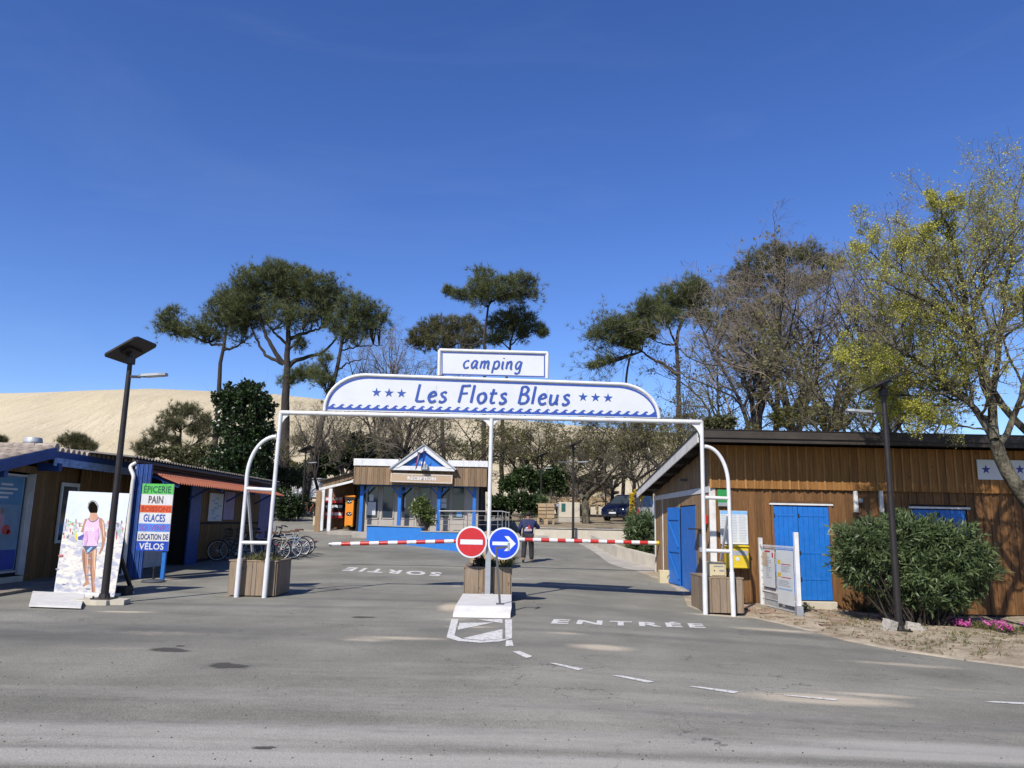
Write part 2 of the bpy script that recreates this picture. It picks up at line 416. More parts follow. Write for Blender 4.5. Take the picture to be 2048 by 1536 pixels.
GLY = {
 'L': (.86, [[(.14,1.75),(.07,.95),(.0,.02)], [(.0,.03),(.4,.02),(.74,.09)]]),
 'e': (.80, [[(.07,.53),(.35,.57),(.60,.72),(.52,.97),(.30,.98),(.08,.70),(.05,.35),(.2,.05),(.45,.03),(.68,.18)]]),
 's': (.74, [[(.60,.90),(.38,1.),(.15,.85),(.25,.60),(.45,.46),(.55,.25),(.38,.02),(.15,.0),(.0,.10)]]),
 'F': (.88, [[(.17,1.70),(.09,.85),(.0,0)], [(.13,1.68),(.5,1.69),(.88,1.74)], [(.1,.90),(.4,.91),(.70,.95)]]),
 'l': (.36, [[(.16,1.78),(.09,.9),(.02,0)]]),
 'o': (.90, [[(.40,1.),(.12,.80),(.05,.40),(.25,.02),(.55,.10),(.72,.50),(.64,.90),(.40,1.)]]),
 't': (.70, [[(.30,1.42),(.20,.80),(.14,.25),(.24,.02),(.52,.08)], [(-.02,.96),(.3,.98),(.62,1.02)]]),
 'B': (.98, [[(.15,1.70),(.08,.9),(.0,.0)], [(.13,1.68),(.48,1.72),(.70,1.45),(.5,1.05),(.1,.93)], [(.1,.93),(.5,.95),(.78,.58),(.58,.12),(.02,.02)]]),
 'u': (.96, [[(.10,1.0),(.05,.5),(.09,.1),(.3,.02),(.55,.3),(.64,.65)], [(.69,1.),(.62,.5),(.62,.1),(.78,.04)]]),
 'c': (.74, [[(.62,.90),(.42,1.),(.12,.75),(.05,.35),(.2,.04),(.45,.03),(.64,.18)]]),
 'a': (.92, [[(.62,.95),(.32,1.0),(.07,.6),(.07,.2),(.22,.02),(.45,.3),(.62,.75)], [(.68,1.),(.59,.4),(.61,.08),(.78,.05)]]),
 'm': (1.30, [[(.10,1.),(.05,.5),(0,0)], [(.06,.6),(.28,.95),(.46,.93),(.46,.55),(.41,0)], [(.46,.6),(.68,.96),(.88,.94),(.88,.5),(.86,.08),(1.02,.05)]]),
 'n': (.88, [[(.10,1.),(.05,.5),(0,0)], [(.06,.6),(.30,.95),(.52,.95),(.54,.5),(.52,.08),(.68,.05)]]),
 'p': (.84, [[(.13,1.),(.05,.2),(-.05,-.6)], [(.09,.7),(.32,1.),(.62,.9),(.65,.4),(.42,.02),(.08,.1)]]),
 'i': (.36, [[(.10,1.),(.05,.4),(.07,.06),(.2,.05)], [(.15,1.36),(.16,1.46)]]),
 'g': (.88, [[(.62,.95),(.32,1.0),(.07,.6),(.07,.2),(.22,.02),(.45,.3),(.62,.75)], [(.68,1.),(.59,.2),(.5,-.42),(.25,-.6),(-.02,-.5)]]),
 ' ': (.66, [])}
def script_word(mb, word, org, ux, uy, width, xh, w=.085, slant=.10, normal=Vector((0, -1, 0)), hs=1.12, each=None):
    """brush lettering: pen strokes as thin raised ribbons"""
    nat = sum(GLY[c][0]*hs for c in word); gap = (width/xh - nat)/max(1, len(word)-1)
    x = 0; k = 0
    for c in word:
        adv, strokes = GLY[c]
        for st in strokes:
            pts = ipath([Vector((x+p[0]*hs+slant*p[1], p[1], 0)) for p in st], 7)
            L = []; Rr = []
            for i, p in enumerate(pts):
                t = pts[min(i+1, len(pts)-1)]-pts[max(i-1, 0)]; t.normalize()
                th = math.atan2(t.y, t.x)
                hw = w*(.62+.42*abs(math.sin(th-.45)))
                nn = Vector((-t.y, t.x, 0))*hw
                L.append(p+nn); Rr.append(p-nn)
            off = normal*(.0015+.004*(k % 3)); k += 1
            W_ = lambda q, i: Vector(org) + ux*(q.x*xh) + uy*(q.y*xh) + off + normal*(.0002*i)
            V = [W_(q, i) for i, q in enumerate(L)] + [W_(q, i) for i, q in enumerate(Rr)]; n = len(pts)
            mb.add(V, [(i, i+1, n+i+1, n+i) for i in range(n-1)])
        x += adv*hs+gap
        if each is not None and strokes: mb.build('letter', NAVY, each); mb = MB()
def star(mb, c, ux, uy, r, off):
    P = []
    for k in range(10):
        a = math.pi/2 + k*math.pi/5; q = r if k % 2 == 0 else r*.40
        P.append(Vector(c)+ux*(q*math.cos(a))+uy*(q*math.sin(a))+off)
    mb.prism(P, -off*.8)

# ------------------------------------------------------------------ ground and road
EDGE_PX = [(1150,1083),(1190,1106),(1225,1130),(1290,1148),(1345,1172),(1372,1192),(1380,1213),(1420,1226),(1480,1231),(1600,1257),(1700,1284),(1800,1303),(1920,1320),(2048,1337)]
EDGE = [gp(*q) for q in EDGE_PX]
ey = np.array([p.y for p in EDGE]); ex = np.array([p.x for p in EDGE])
_o = np.argsort(ey); ey = ey[_o]; ex = ex[_o]
ey = np.concatenate([[-40, 4, 7.0, 8.6, 9.6], ey, [ey[-1]+6, 60, 75]]); ex = np.concatenate([[60, 60, 40, 22, 13], ex, [1.2, .2, 0]])
_k = np.argsort(ey); ey = ey[_k]; ex = ex[_k]
def xedge(y): return float(np.interp(y, ey, ex))
def asphalt():
    m, nt, p = _nt('asphalt'); b = NB(nt); v = b.coord()
    fine = b.noise(v, 95, 3, .7); agg = b.n('ShaderNodeTexVoronoi', {'Vector': v, 'Scale': 55.0}).outputs['Distance']
    mid = b.noise(b.coord((1, 1.0, 1)), .9, 6, .6); big = b.noise(b.coord((.22, .8, 1)), .55, 5, .6, .6)
    streak = b.noise(b.coord((.10, 1.5, 1), rot=(0, 0, .02)), 1.0, 6, .62, .3)
    k = b.rng(fine, .3, .7, .52, 1.46)
    k = b.math('MULTIPLY', k, b.rng(agg, 0, .5, .72, 1.16))
    k = b.math('MULTIPLY', k, b.rng(mid, .3, .7, .80, 1.18))
    k = b.math('MULTIPLY', k, b.rng(big, .32, .68, .80, 1.18))
    col = b.mix(1.0, (.170, .164, .136), b.n('ShaderNodeCombineColor', {0: k, 1: k, 2: k}).outputs[0], 'MULTIPLY')
    at_s = b.n('ShaderNodeAttribute', attribute_name='sand').outputs['Fac']
    at_d = b.n('ShaderNodeAttribute', attribute_name='dark').outputs['Fac']
    at_l = b.n('ShaderNodeAttribute', attribute_name='worn').outputs['Fac']
    nz = b.noise(b.coord((.7, 1.5, 1)), 2.2, 7, .68, .4)
    col = b.mix(b.math('MULTIPLY', at_d, b.rng(nz, .3, .55, .45, 1)), col, (.080, .079, .075))
    nf0 = b.noise(b.coord((.5, 1.6, 1)), 9, 7, .72, .2)
    fl = b.rng(b.math('ADD', b.math('MULTIPLY', at_l, .75), b.math('ADD', b.math('MULTIPLY', streak, .55), b.math('MULTIPLY', nf0, .35))), .66, 1.02, 0, .85)
    fl = b.math('MULTIPLY', fl, b.rng(fine, .25, .6, .5, 1))
    col = b.mix(fl, col, (.36, .345, .305))
    nf = b.noise(b.coord((.8, 1.3, 1)), 11, 7, .72, .3)
    fs = b.rng(b.math('ADD', b.math('MULTIPLY', at_s, .85), b.math('ADD', b.math('MULTIPLY', nz, .42), b.math('MULTIPLY', nf, .42))), .66, 1.02, 0, .95)
    fs = b.math('MULTIPLY', fs, b.rng(fine, .25, .55, .45, 1))
    col = b.mix(fs, col, (.44, .38, .285))
    ps = b.n('ShaderNodeTexVoronoi', {'Vector': v, 'Scale': 9.0}); col = b.mix(b.math('MULTIPLY', b.rng(ps.outputs['Distance'], .05, .08, 1, 0), b.rng(ps.outputs['Color'], .80, .81, 0, .8)), col, (.42, .40, .36))
    ang = b.noise(b.coord((.12, 2.6, 1), rot=(0, 0, -.06)), 1.0, 5, .6, .4); col = b.mix(b.rng(ang, .56, .72, 0, .24), col, (.075, .074, .070))
    gr = b.n('ShaderNodeTexVoronoi', {'Vector': v, 'Scale': 5.5}); gd = b.rng(gr.outputs['Distance'], .03, .05, 1, 0)
    gate_ = b.rng(gr.outputs['Color'], .80, .81, 0, 1)
    col = b.mix(b.math('MULTIPLY', gd, gate_), col, (.035, .033, .03))
    wv_ = b.n('ShaderNodeVectorMath', {0: b.coord((.42, .42, .42)), 1: b.n('ShaderNodeTexNoise', {'Vector': v, 'Scale': 1.3, 'Detail': 5}).outputs['Color']}, operation='ADD').outputs[0]
    ck = b.n('ShaderNodeTexVoronoi', {'Vector': wv_, 'Scale': 1.0}, feature='DISTANCE_TO_EDGE').outputs['Distance']
    cm = b.math('MULTIPLY', b.rng(ck, .002, .006, 1, 0), b.rng(b.noise(b.coord((.3, .3, .3)), 1.0, 2), .50, .56, 0, .75))
    col = b.mix(cm, col, (.06, .058, .054))
    nt.links.new(col, p.inputs['Base Color']); p.inputs['Roughness'].default_value = .92; p.inputs['Specular IOR Level'].default_value = .25
    nt.links.new(b.bump(b.math('ADD', fine, b.math('MULTIPLY', agg, .6)), .5, .008), p.inputs['Normal'])
    return m
def sandy(name, c1, c2, scale=1.5):
    m, nt, p = _nt(name); b = NB(nt); v = b.coord()
    a = b.noise(v, scale, 7, .65); c = b.noise(v, scale*9, 5, .7)
    col = b.mix(b.rng(a, .32, .68, 0, 1), sc3(c1), sc3(c2))
    k = b.rng(c, .3, .7, .72, 1.22); col = b.mix(1.0, col, b.n('ShaderNodeCombineColor', {0: k, 1: k, 2: k}).outputs[0], 'MULTIPLY')
    nt.links.new(col, p.inputs['Base Color']); p.inputs['Roughness'].default_value = .95; p.inputs['Specular IOR Level'].default_value = .15
    nt.links.new(b.bump(b.math('ADD', a, c), .7, .03), p.inputs['Normal'])
    return m
ASPH = asphalt()
SANDG = sandy('sandy_ground', (.19, .155, .10), (.40, .33, .225), .9)
def grid_sheet(name, xs, ys, fn, mat, attrs=None, kind='structure'):
    """xs(y) -> array of x for a row; fn(x, y) -> z"""
    rows = []
    for y in ys:
        x = np.asarray(xs(y)); rows.append(np.stack([x, np.full(len(x), y), fn(x, np.full(len(x), y))], 1))
    n = len(rows[0]); V = np.concatenate(rows); r = len(rows)
    i = np.arange(r-1)[:, None]*n + np.arange(n-1)[None, :]
    F = np.stack([i, i+1, i+n+1, i+n], -1).reshape(-1, 4)
    o = build_np(name, V, F, mat, smooth=True)
    if attrs:
        for nm, f in attrs.items():
            a = o.data.attributes.new(nm, 'FLOAT', 'POINT'); a.data.foreach_set('value', f(V[:, 0], V[:, 1]).astype(np.float32))
    return tag(o, kind=kind)
yy = np.concatenate([np.arange(-60, 0, 4), np.arange(0, 60, .8), np.arange(60, 420, 8)])
tag(grid_sheet('ground', lambda y: np.concatenate([np.linspace(-420, -60, 14), np.linspace(-55, 55, 120), np.linspace(60, 420, 14)]), yy, lambda x, y: gz(x, y)-.02*(y < 90), SANDG), 'sandy ground with dry leaves beyond the road edge', 'ground')
def blobs(L):
    def f(x, y):
        v = np.zeros_like(x)
        for cx, cy, rx, ry, s in L:
            d = ((x-cx)/rx)**2 + ((y-cy)/ry)**2; v = np.maximum(v, s*np.exp(-d*1.2))
        return v
    return f
def pb(px, py, rx, ry, s=1.0):
    p = gp(px, py); return (p.x, p.y, rx, ry, s)
SANDB = [pb(1640,1400,1.05,.33,.95), pb(1740,1392,.7,.14,.8), pb(1450,1420,.9,.25,.35), pb(1200,1296,.55,.33,.85), pb(1130,1268,.45,.18,.6), pb(800,1278,.9,.22,.7), pb(730,1282,.5,.2,.6),
         pb(900,1215,.28,.9,.85), pb(915,1170,.2,.8,.8), pb(900,1240,.5,.2,.5), pb(250,1225,.6,.14,.95), pb(330,1268,1.5,.35,.4), pb(240,1300,1.6,.3,.32), pb(505,1193,.75,.16,.95), pb(1440,1232,.9,.2,.9),
         pb(1560,1262,1.2,.3,.7), pb(1800,1330,1.2,.22,.6), pb(940,1255,.5,.15,.8), pb(1120,1100,.5,.5,.2), pb(660,1062,3,.8,.6), pb(900,1508,2.5,.12,.3), pb(200,1492,1.6,.16,.3), pb(540,1500,1.2,.12,.25), pb(1900,1380,1.5,.2,.4), pb(300,1160,1.2,.5,.6)]
DARKB = [pb(455,1334,.28,.12,1), pb(330,1302,.3,.07,.8), pb(500,1212,3.6,.16,.5), pb(800,1202,2.4,.17,.55), pb(280,1262,2.6,.7,.8), pb(40,1270,2.6,.9,.8), pb(420,1275,1.0,.4,.5), pb(1000,1110,5,3,.25), pb(1300,1275,4.2,.22,.5), pb(980,1288,1.6,.25,.45), pb(880,1262,.6,.4,.5),
         pb(700,1462,5,.14,.55), pb(1600,1440,5,.13,.5), pb(540,1500,.4,.05,.6), pb(1100,1120,2.5,1.2,.3), pb(725,1236,.12,.05,.7), pb(1700,1280,3.5,.3,.55), pb(1000,1512,6,.05,.4), pb(1500,1516,6,.05,.45)]
WORNB = [pb(1000,1532,9,.26,1.1), pb(250,1515,3,.12,.9), pb(1750,1512,3,.14,1.0), pb(300,1488,3,.15,.75), pb(1900,1500,2,.28,.9), pb(1200,1500,3,.14,.7), pb(600,1510,3,.1,.75), pb(1300,1420,3,.2,.35), pb(1000,1478,9,.42,.66), pb(1000,1410,9,.9,.50), pb(1000,1340,9,1.3,.30), pb(400,1440,5,.4,.35), pb(1700,1470,4,.3,.45)]
_rx = np.concatenate([[0, .006, .014, .025, .045], np.linspace(.07, 1, 230)])
def road_xs(y):
    r = xedge(y); l = -60 if y < 19.4 else (-11.5 if y < 34 else -15)
    q = np.linspace(0, 1, 200)
    xa = np.linspace(max(l, -15), min(r, 15), 180)
    return np.concatenate([np.linspace(l, max(l, -15)-.01, 10), xa, np.linspace(min(r, 15)+.01, r+.4, 10)])
ry = np.concatenate([np.arange(-40, 0, 4), np.arange(0, 4, .3), np.arange(4, 14, .09), np.arange(14, 26, .14), np.arange(26, 62, .5)])
road = grid_sheet('road', road_xs, ry, lambda x, y: gz(x, y)+.008, ASPH, {'sand': blobs(SANDB), 'dark': blobs(DARKB), 'worn': blobs(WORNB)})
tag(road, 'grey worn asphalt forecourt and drive with drifts of sand', 'road')
# ------------------------------------------------------------------ painted markings (children of the road)
def paintm():
    m, nt, p = _nt('road_paint'); b = NB(nt)
    w = b.rng(b.noise(b.coord(), 26, 5, .7), .36, .50, 0, 1)
    col = b.mix(w, (.19, .185, .17), (.56, .55, .52))
    nt.links.new(col, p.inputs['Base Color']); p.inputs['Roughness'].default_value = .8; return m
PAINT = paintm()
def lift(p, h=.014): return Vector((p.x, p.y, g(p.x, p.y)+h))
def mark(name, pxs, label=None):
    mb = MB(); mb.flat([lift(gp(*q)) for q in pxs]); o = mb.build(name, PAINT, road)
    if label: o['label'] = label
for q in [[(1025,1305),(1040,1305),(1066,1316),(1052,1319)], [(1099,1329),(1113,1329),(1168,1341),(1156,1343)], [(1223,1354),(1240,1354),(1309,1366),(1296,1369)], [(1377,1376),(1394,1376),(1477,1386),(1470,1390)], [(1561,1393),(1580,1393),(1676,1401),(1672,1405)], [(1969,1407),(1985,1405),(2075,1409),(2070,1413)]]:
    mark('lane_dash', q)
mark('lane_dash', [(1012,1283),(1024,1283),(1027,1294),(1011,1295)])
# the painted island before the concrete block
mark('island_outline', [(903,1240),(917,1240),(909,1273),(893,1277)])
mark('island_outline', [(1010,1241),(1024,1241),(1024,1279),(1011,1279)])
mark('island_outline', [(893,1277),(909,1273),(925,1280),(965,1284),(1011,1280),(1024,1279),(1000,1285),(960,1288),(915,1284)])
mark('island_bar', [(919,1248),(988,1247),(915,1262)])
mark('island_bar', [(955,1241),(1005,1240),(1005,1248)])
mark('island_bar', [(925,1279),(1005,1260),(1005,1280),(965,1283)])
mb = MB()
a, b_, c_ = gp(1101,1249), gp(1412,1258), gp(1108,1240)
text_on(mb, 'ENTRÉE', a, b_-a, (c_-a)*1.25, .035, 1.35, lift=lift); mb.build('painted_word', PAINT, road)
mb = MB()
a, b_, c_ = gp(884,1146), gp(697,1135), gp(880,1154)
text_on(mb, 'SORTIE', a, b_-a, c_-a, .035, 1.35, lift=lift); mb.build('painted_word', PAINT, road)
def patchm():
    m, nt, p = _nt('dark_patch'); b = NB(nt); fade = b.n('ShaderNodeAttribute', attribute_name='fade').outputs['Fac']
    n_ = b.noise(b.coord(), 30, 5, .7); nt.links.new(b.mix(n_, (.030, .028, .024), (.085, .078, .066)), p.inputs['Base Color']); p.inputs['Roughness'].default_value = .95
    ms = b.n('ShaderNodeMixShader', {0: b.rng(b.math('ADD', b.math('MULTIPLY', fade, .8), b.math('MULTIPLY', b.noise(b.coord(), 9, 6, .7), .9)), .62, 1.1, 0, .8)}); tr = b.n('ShaderNodeBsdfTransparent')
    nt.links.new(tr.outputs[0], ms.inputs[1]); nt.links.new(p.outputs[0], ms.inputs[2]); nt.links.new(ms.outputs[0], nt.nodes['Material Output'].inputs['Surface']); return m
PATCHM = patchm()
def patch(px, py, rx, ry_, seed):
    r_ = random.Random(seed); ph = r_.random()*6; V = []; n = 28; A = []
    for k, f in enumerate((.02, .5, .8, 1.0, 1.3)):
        for a in np.linspace(0, 2*math.pi, n+1)[:-1]:
            w = f*(1+.18*math.sin(2*a+ph)+.12*math.sin(3*a+ph)); V.append(tuple(lift(gp(px+rx*math.cos(a)*w, py+ry_*math.sin(a)*w), .011))); A.append((1, .95, .7, .35, 0)[k])
    F = [(k*n+i, k*n+(i+1) % n, (k+1)*n+(i+1) % n, (k+1)*n+i) for k in range(4) for i in range(n)]
    o = build_np('patch', V, F, PATCHM, road); at_ = o.data.attributes.new('fade', 'FLOAT', 'POINT'); at_.data.foreach_set('value', np.array(A, np.float32))
patch(455, 1334, 35, 6.5, 1); patch(338, 1302, 42, 4.2, 2); patch(361, 1294, 8, 1.8, 3); patch(726, 1236, 20, 2, 4); patch(528, 1500, 27, 3.2, 5)
# ------------------------------------------------------------------ gravel bits scattered on the road
V = []; F = []
pts = [(gp(rnd.uniform(0, 2048), rnd.uniform(1290, 1536))) for _ in range(330)]
for p in pts:
    s = rnd.uniform(.004, .012); n = len(V)
    for k in range(5):
        a = k*1.256+rnd.random(); V.append((p.x+s*math.cos(a), p.y+s*math.sin(a), p.z+.006))
    V.append((p.x, p.y, p.z+.008+s*.9))
    F += [(n+k, n+(k+1) % 5, n+5) for k in range(5)]
mb = MB(); mb.add(V, F); tag(mb.build('loose_grit', M('dark_grit', (.06, .055, .05), .9, var=.5, scale=9)), 'loose dark grit and pine debris scattered on the asphalt', 'grit', kind='stuff')
# ------------------------------------------------------------------ verge on the right with kerb
def verge_xs(y): return np.concatenate([np.linspace(xedge(y)-.06, xedge(y)+1, 10), np.linspace(xedge(y)+1.2, max(xedge(y)+6, 26), 60)])
_vn = lambda x, y: .03*np.sin(x*3.1+np.sin(y*2.3))*np.sin(y*2.7+x) + .02*np.sin(7.3*x)*np.sin(6.1*y)
verge = grid_sheet('verge', verge_xs, np.arange(8.2, 25.2, .2), lambda x, y: gz(x, y)+.010+.05*np.clip((x-np.interp(y, ey, ex))/.8, 0, 1)+_vn(x, y)*np.clip((x-np.interp(y, ey, ex)), 0, 1), sandy('verge_sand', (.25, .20, .135), (.54, .455, .335), 2.2))
tag(verge, 'dry sandy verge in front of the brown wooden building', 'verge')
# kerb stones along the edge
pl = [EDGE[i] for i in range(len(EDGE)) if EDGE[i].y < 17.5]
pl = ipath(pl + [Vector((xedge(9.6), 9.6, 0)), Vector((xedge(8.6), 8.6, 0))], 30)
acc = 0; seg = []; last = pl[0]
KERB = M('sandy_kerb', (.47, .40, .30), .95, var=.25, scale=4, bump=.6, bscale=30, dirt=(.36, .29, .2), dirtamt=.6)
i = 0
while i < len(pl)-1:
    a = pl[i]; L = 0; j = i
    while j < len(pl)-1 and L < .95: L += (pl[j+1]-pl[j]).length; j += 1
    if L > .3 and rnd.random() < .8:
        p0, p1 = Vector((pl[i].x, pl[i].y, g(pl[i].x, pl[i].y)-.022)), Vector((pl[j].x, pl[j].y, g(pl[j].x, pl[j].y)-.022))
        d = (p1-p0).normalized()*.012; mb = MB(); mb.beam(p0+d, p1-d, .13, .09+rnd.uniform(-.02, .02)); mb.build('kerb_stone', KERB, verge)
    i = j
# brick pavers half buried near the fence
mb = MB()
PAVER = M('worn_pavers', (.30, .20, .135), .9, var=.3, scale=6, bump=.4, dirt=(.42, .35, .25), dirtamt=.8)
for k in range(190):
    px, py = rnd.uniform(1465, 1700), rnd.uniform(1216, 1262)
    p = gp(px, py)
    if p.x < xedge(p.y)+.45: continue
    p.x = round(p.x/.23)*.23; p.y = round(p.y/.12)*.12 + (round(p.x/.23) % 2)*.06
    z = g(p.x, p.y)+.010+.05*min(1, max(0, (p.x-xedge(p.y))/.8)); mb.bx(p.x-.108, p.x+.108, p.y-.052, p.y+.052, z-.05, z+.012+rnd.uniform(-.004, .006))
tag(mb.build('paving_bricks', PAVER), 'half buried reddish paving bricks in the sand by the white fence panel', 'paving', kind='stuff')
# pale concrete side strip and low cream parapet on the right of the drive
def strip(name, pa, pb_, mat, h=.02):
    A = ipath([gp(*q) for q in pa], 6); B = ipath([gp(*q) for q in pb_], 6)
    V = [Vector((p.x, p.y, g(p.x, p.y)+h)) for p in A]+[Vector((p.x, p.y, g(p.x, p.y)+h)) for p in B]; n = len(A)
    mb = MB(); mb.add(V, [(i, i+1, n+i+1, n+i) for i in range(n-1)]); return mb.build(name, mat)
tag(strip('pavement', [(1150,1083),(1190,1106),(1225,1130),(1290,1148),(1345,1172),(1372,1192)], [(1168,1083),(1215,1100),(1262,1119),(1322,1138),(1385,1160),(1420,1175)], CONC, .014), 'pale concrete side strip along the drive', 'pavement', kind='structure')
# dune
def dunef(x, y):
    crest = np.interp(x, [-420, -230, -120, -92, -60, -40, -10, 20, 60, 90, 130, 420], [27, 31, 33, 34.5, 33.5, 31.5, 28.5, 26.5, 24.5, 23.4, 22.5, 20])
    crest = crest - 1.0
    t = np.clip((y-92-.04*np.abs(x))/ (98.0), 0, 1); s = t*t*(3-2*t)*.35+t*.65
    rel = 1.1*np.sin(x*.045+y*.05)*np.sin(y*.06)+.5*np.sin(x*.13-y*.08)+.25*np.sin(x*.31+y*.21)
    return 1.5+s*(crest-1.5)+rel*np.sin(np.pi*np.clip(t, 0, 1))*.9+np.where(y > 190, -(y-190)*.02, 0)
def dunem():
    m, nt, p = _nt('dune_sand'); b = NB(nt); v = b.coord()
    a = b.noise(b.coord((.035, .035, .09)), 1, 6, .6); st = b.noise(b.coord((.35, .05, .12), rot=(0, 0, .5)), 1, 8, .72, .5); f = b.noise(v, 1.6, 6, .72)
    col = b.mix(b.rng(a, .3, .7, 0, 1), (.46, .39, .255), (.53, .46, .325))
    k = b.rng(f, .3, .7, .93, 1.06); col = b.mix(1.0, col, b.n('ShaderNodeCombineColor', {0: k, 1: k, 2: k}).outputs[0], 'MULTIPLY')
    nt.links.new(col, p.inputs['Base Color']); p.inputs['Roughness'].default_value = 1; p.inputs['Specular IOR Level'].default_value = .1
    nt.links.new(b.bump(b.math('ADD', st, b.math('MULTIPLY', f, .3)), .8, 1.2), p.inputs['Normal']); return m
DUNE = dunem()
tag(grid_sheet('sand_dune', lambda y: np.linspace(-420, 420, 260), np.concatenate([np.arange(86, 196, 1.6), np.arange(196, 420, 8)]), dunef, DUNE), 'huge pale sand dune rising behind the trees', 'dune')
# ================================================================== entrance gate
GY = 16.0
def S(px, py, dy=0.0): return at(px, py, GY+dy)
NY = Vector((0, -1, 0))
gate = thing('entrance_gate', 'white tubular entrance arch spanning the drive with blue lettered camping sign on top', 'gate', (S(975, 1185).x, GY, 0))
def bar(name, pts, r, mat=WHITE, parent=gate, sides=12, smooth=True, close=False):
    mb = MB(); mb.tube(pts, r, sides, close=close); return mb.build(name, mat, parent, smooth)
L0, L1 = S(562, 825), S(1403, 844)
bar('crossbar', [L0, L1], .047)
def leg(top, bot, r=.042, sleeve=True):
    t, b_ = S(*top), S(*bot); b_.z = g(b_.x, GY)
    o = bar('post', [t, b_], r)
    if sleeve:
        q = b_.lerp(t, .205); mb = MB(); mb.tube([b_, q], r*1.22, 12); mb.build('post_sleeve', WHITE, o, True)
    return b_
leg((562, 823), (529, 1190)); leg((1403, 842), (1411, 1223))
def side(top_px, mid_px, knee_px, bot_px):
    arc = []
    c0, c1 = Vector(top_px), Vector(knee_px)
    for k in range(15):
        a = k/14*math.pi/2
        arc.append(S(c0.x+(c1.x-c0.x)*math.sin(a), c0.y+(c1.y-c0.y)*(1-math.cos(a))))
    b_ = S(*bot_px); b_.z = g(b_.x, GY)
    bar('outer_post', arc+[b_], .040)
    q = b_.lerp(arc[-1], .34); bar('post_sleeve', [b_, q], .050)
side((553, 873), 0, (493, 968), (473, 1190)); side((1409, 893), 0, (1457, 975), (1467, 1226))
for a, b_ in (((494, 977), (546, 980)), ((483, 1085), (536, 1086)), ((1410, 995), (1459, 997)), ((1412, 1101), (1462, 1103))): bar('rung', [S(*a), S(*b_)], .038)
# rear braces down into the planters
a = S(496, 985, .1); b_ = S(505, 1103, 1.1); bar('brace', [a, b_], .03)
a = S(1456, 1030, .1); b_ = S(1442, 1120, 1.1); bar('brace', [a, b_], .03)
# centre post
cb = S(975, 1184, 0); cb.z = g(cb.x, GY)+.155
bar('post', [S(983, 836), cb], .042)
mb = MB(); lo = cb.lerp(S(983, 836), .30); mb.beam(cb, lo, .105, .105, (0, 1, 0)); mb.build('post_sleeve', GALV, gate)
mb = MB(); mb.cbx(cb.x-.12, cb.x+.12, GY-.1, GY+.1, cb.z, cb.z+.015, .004); mb.build('foot_plate', GALV, gate)
# corner gussets
def gusset(corner, dx, dy):
    P = [S(*corner), S(corner[0]+dx, corner[1]+.02*dx)]
    for k in range(1, 8):
        a = k/8*math.pi/2; P.append(S(corner[0]+dx*(1-math.sin(a)), corner[1]+dy*(1-math.cos(a))))
    P.append(S(corner[0]-.02*dx, corner[1]+dy))
    mb = MB(); mb.prism(P, Vector((0, .02, 0))); mb.build('gusset', WHITE, gate)
gusset((560, 826), 34, 38); gusset((1402, 845), -34, 40); gusset((982, 836), 32, 33); gusset((983, 836), -34, 33)
# the big rounded sign
def arcpts(inset=0):
    P = []; xl, xr = 649+inset, 1318-inset
    yl, yr = 822-inset*.4, 837-inset*.4
    tl, tr = 750+inset, 768+inset
    for k in range(13):
        a = k/12*math.pi/2; P.append((xl+82*(1-math.cos(a)), yl+(tl-yl)*math.sin(a)))
    for k in range(13):
        a = (12-k)/12*math.pi/2; P.append((xr-82*(1-math.cos(a)), yr+(tr-yr)*math.sin(a)))
    return P
bar('sign_frame', [S(*p) for p in arcpts()], .038)
mb = MB(); mb.prism([S(*p) for p in arcpts(3)], Vector((0, .03, 0)))
pan = mb.build('sign_panel', PANEL, gate)
# navy border line inside the frame
o_ = [S(*p)+NY*.003 for p in arcpts(4)]; i_ = [S(*p)+NY*.003 for p in arcpts(7.5)]
mb = MB(); n = len(o_); mb.add(o_+i_, [(k, k+1, n+k+1, n+k) for k in range(n-1)]); mb.build('border', NAVY, pan)
ux = (S(1300, 835)-S(700, 822)).normalized(); uy = Vector((0, 0, 1)) - ux*ux.z; uy.normalize()
sc = GY/FPX*1.02
# wave border
mb = MB(); nW = 37; wv = [(0,0),(0,.34),(.25,.45),(.48,.68),(.64,.92),(.78,1.0),(.92,.96),(1.0,.84),(.97,.72),(.9,.70),(.88,.78),(.8,.74),(.78,.58),(.86,.42),(.96,.35),(1,.34),(1,0)]
for k in range(nW):
    xa = 653+k*(1314-653)/nW; dx = (1314-653)/nW
    mb.flat([S(xa+dx*u, 818.5+(834.5-818.5)*(xa+dx*u-653)/661-11.2*v)+NY*(.004+.0004*(k % 2)) for u, v in wv])
mb.build('wave_border', NAVY, pan)
mb = MB(); script_word(mb, 'Les Flots Bleus', S(832, 803)+NY*.004, ux, uy, 306*sc, 20.0*sc, .136, each=pan)
for c in ((753, 785), (778, 786), (803, 787), (1166, 794), (1191, 795), (1216, 796)):
    mb = MB(); star(mb, S(*c), ux, uy, 9.6*sc, NY*.006); mb.build('star', NAVY, pan)
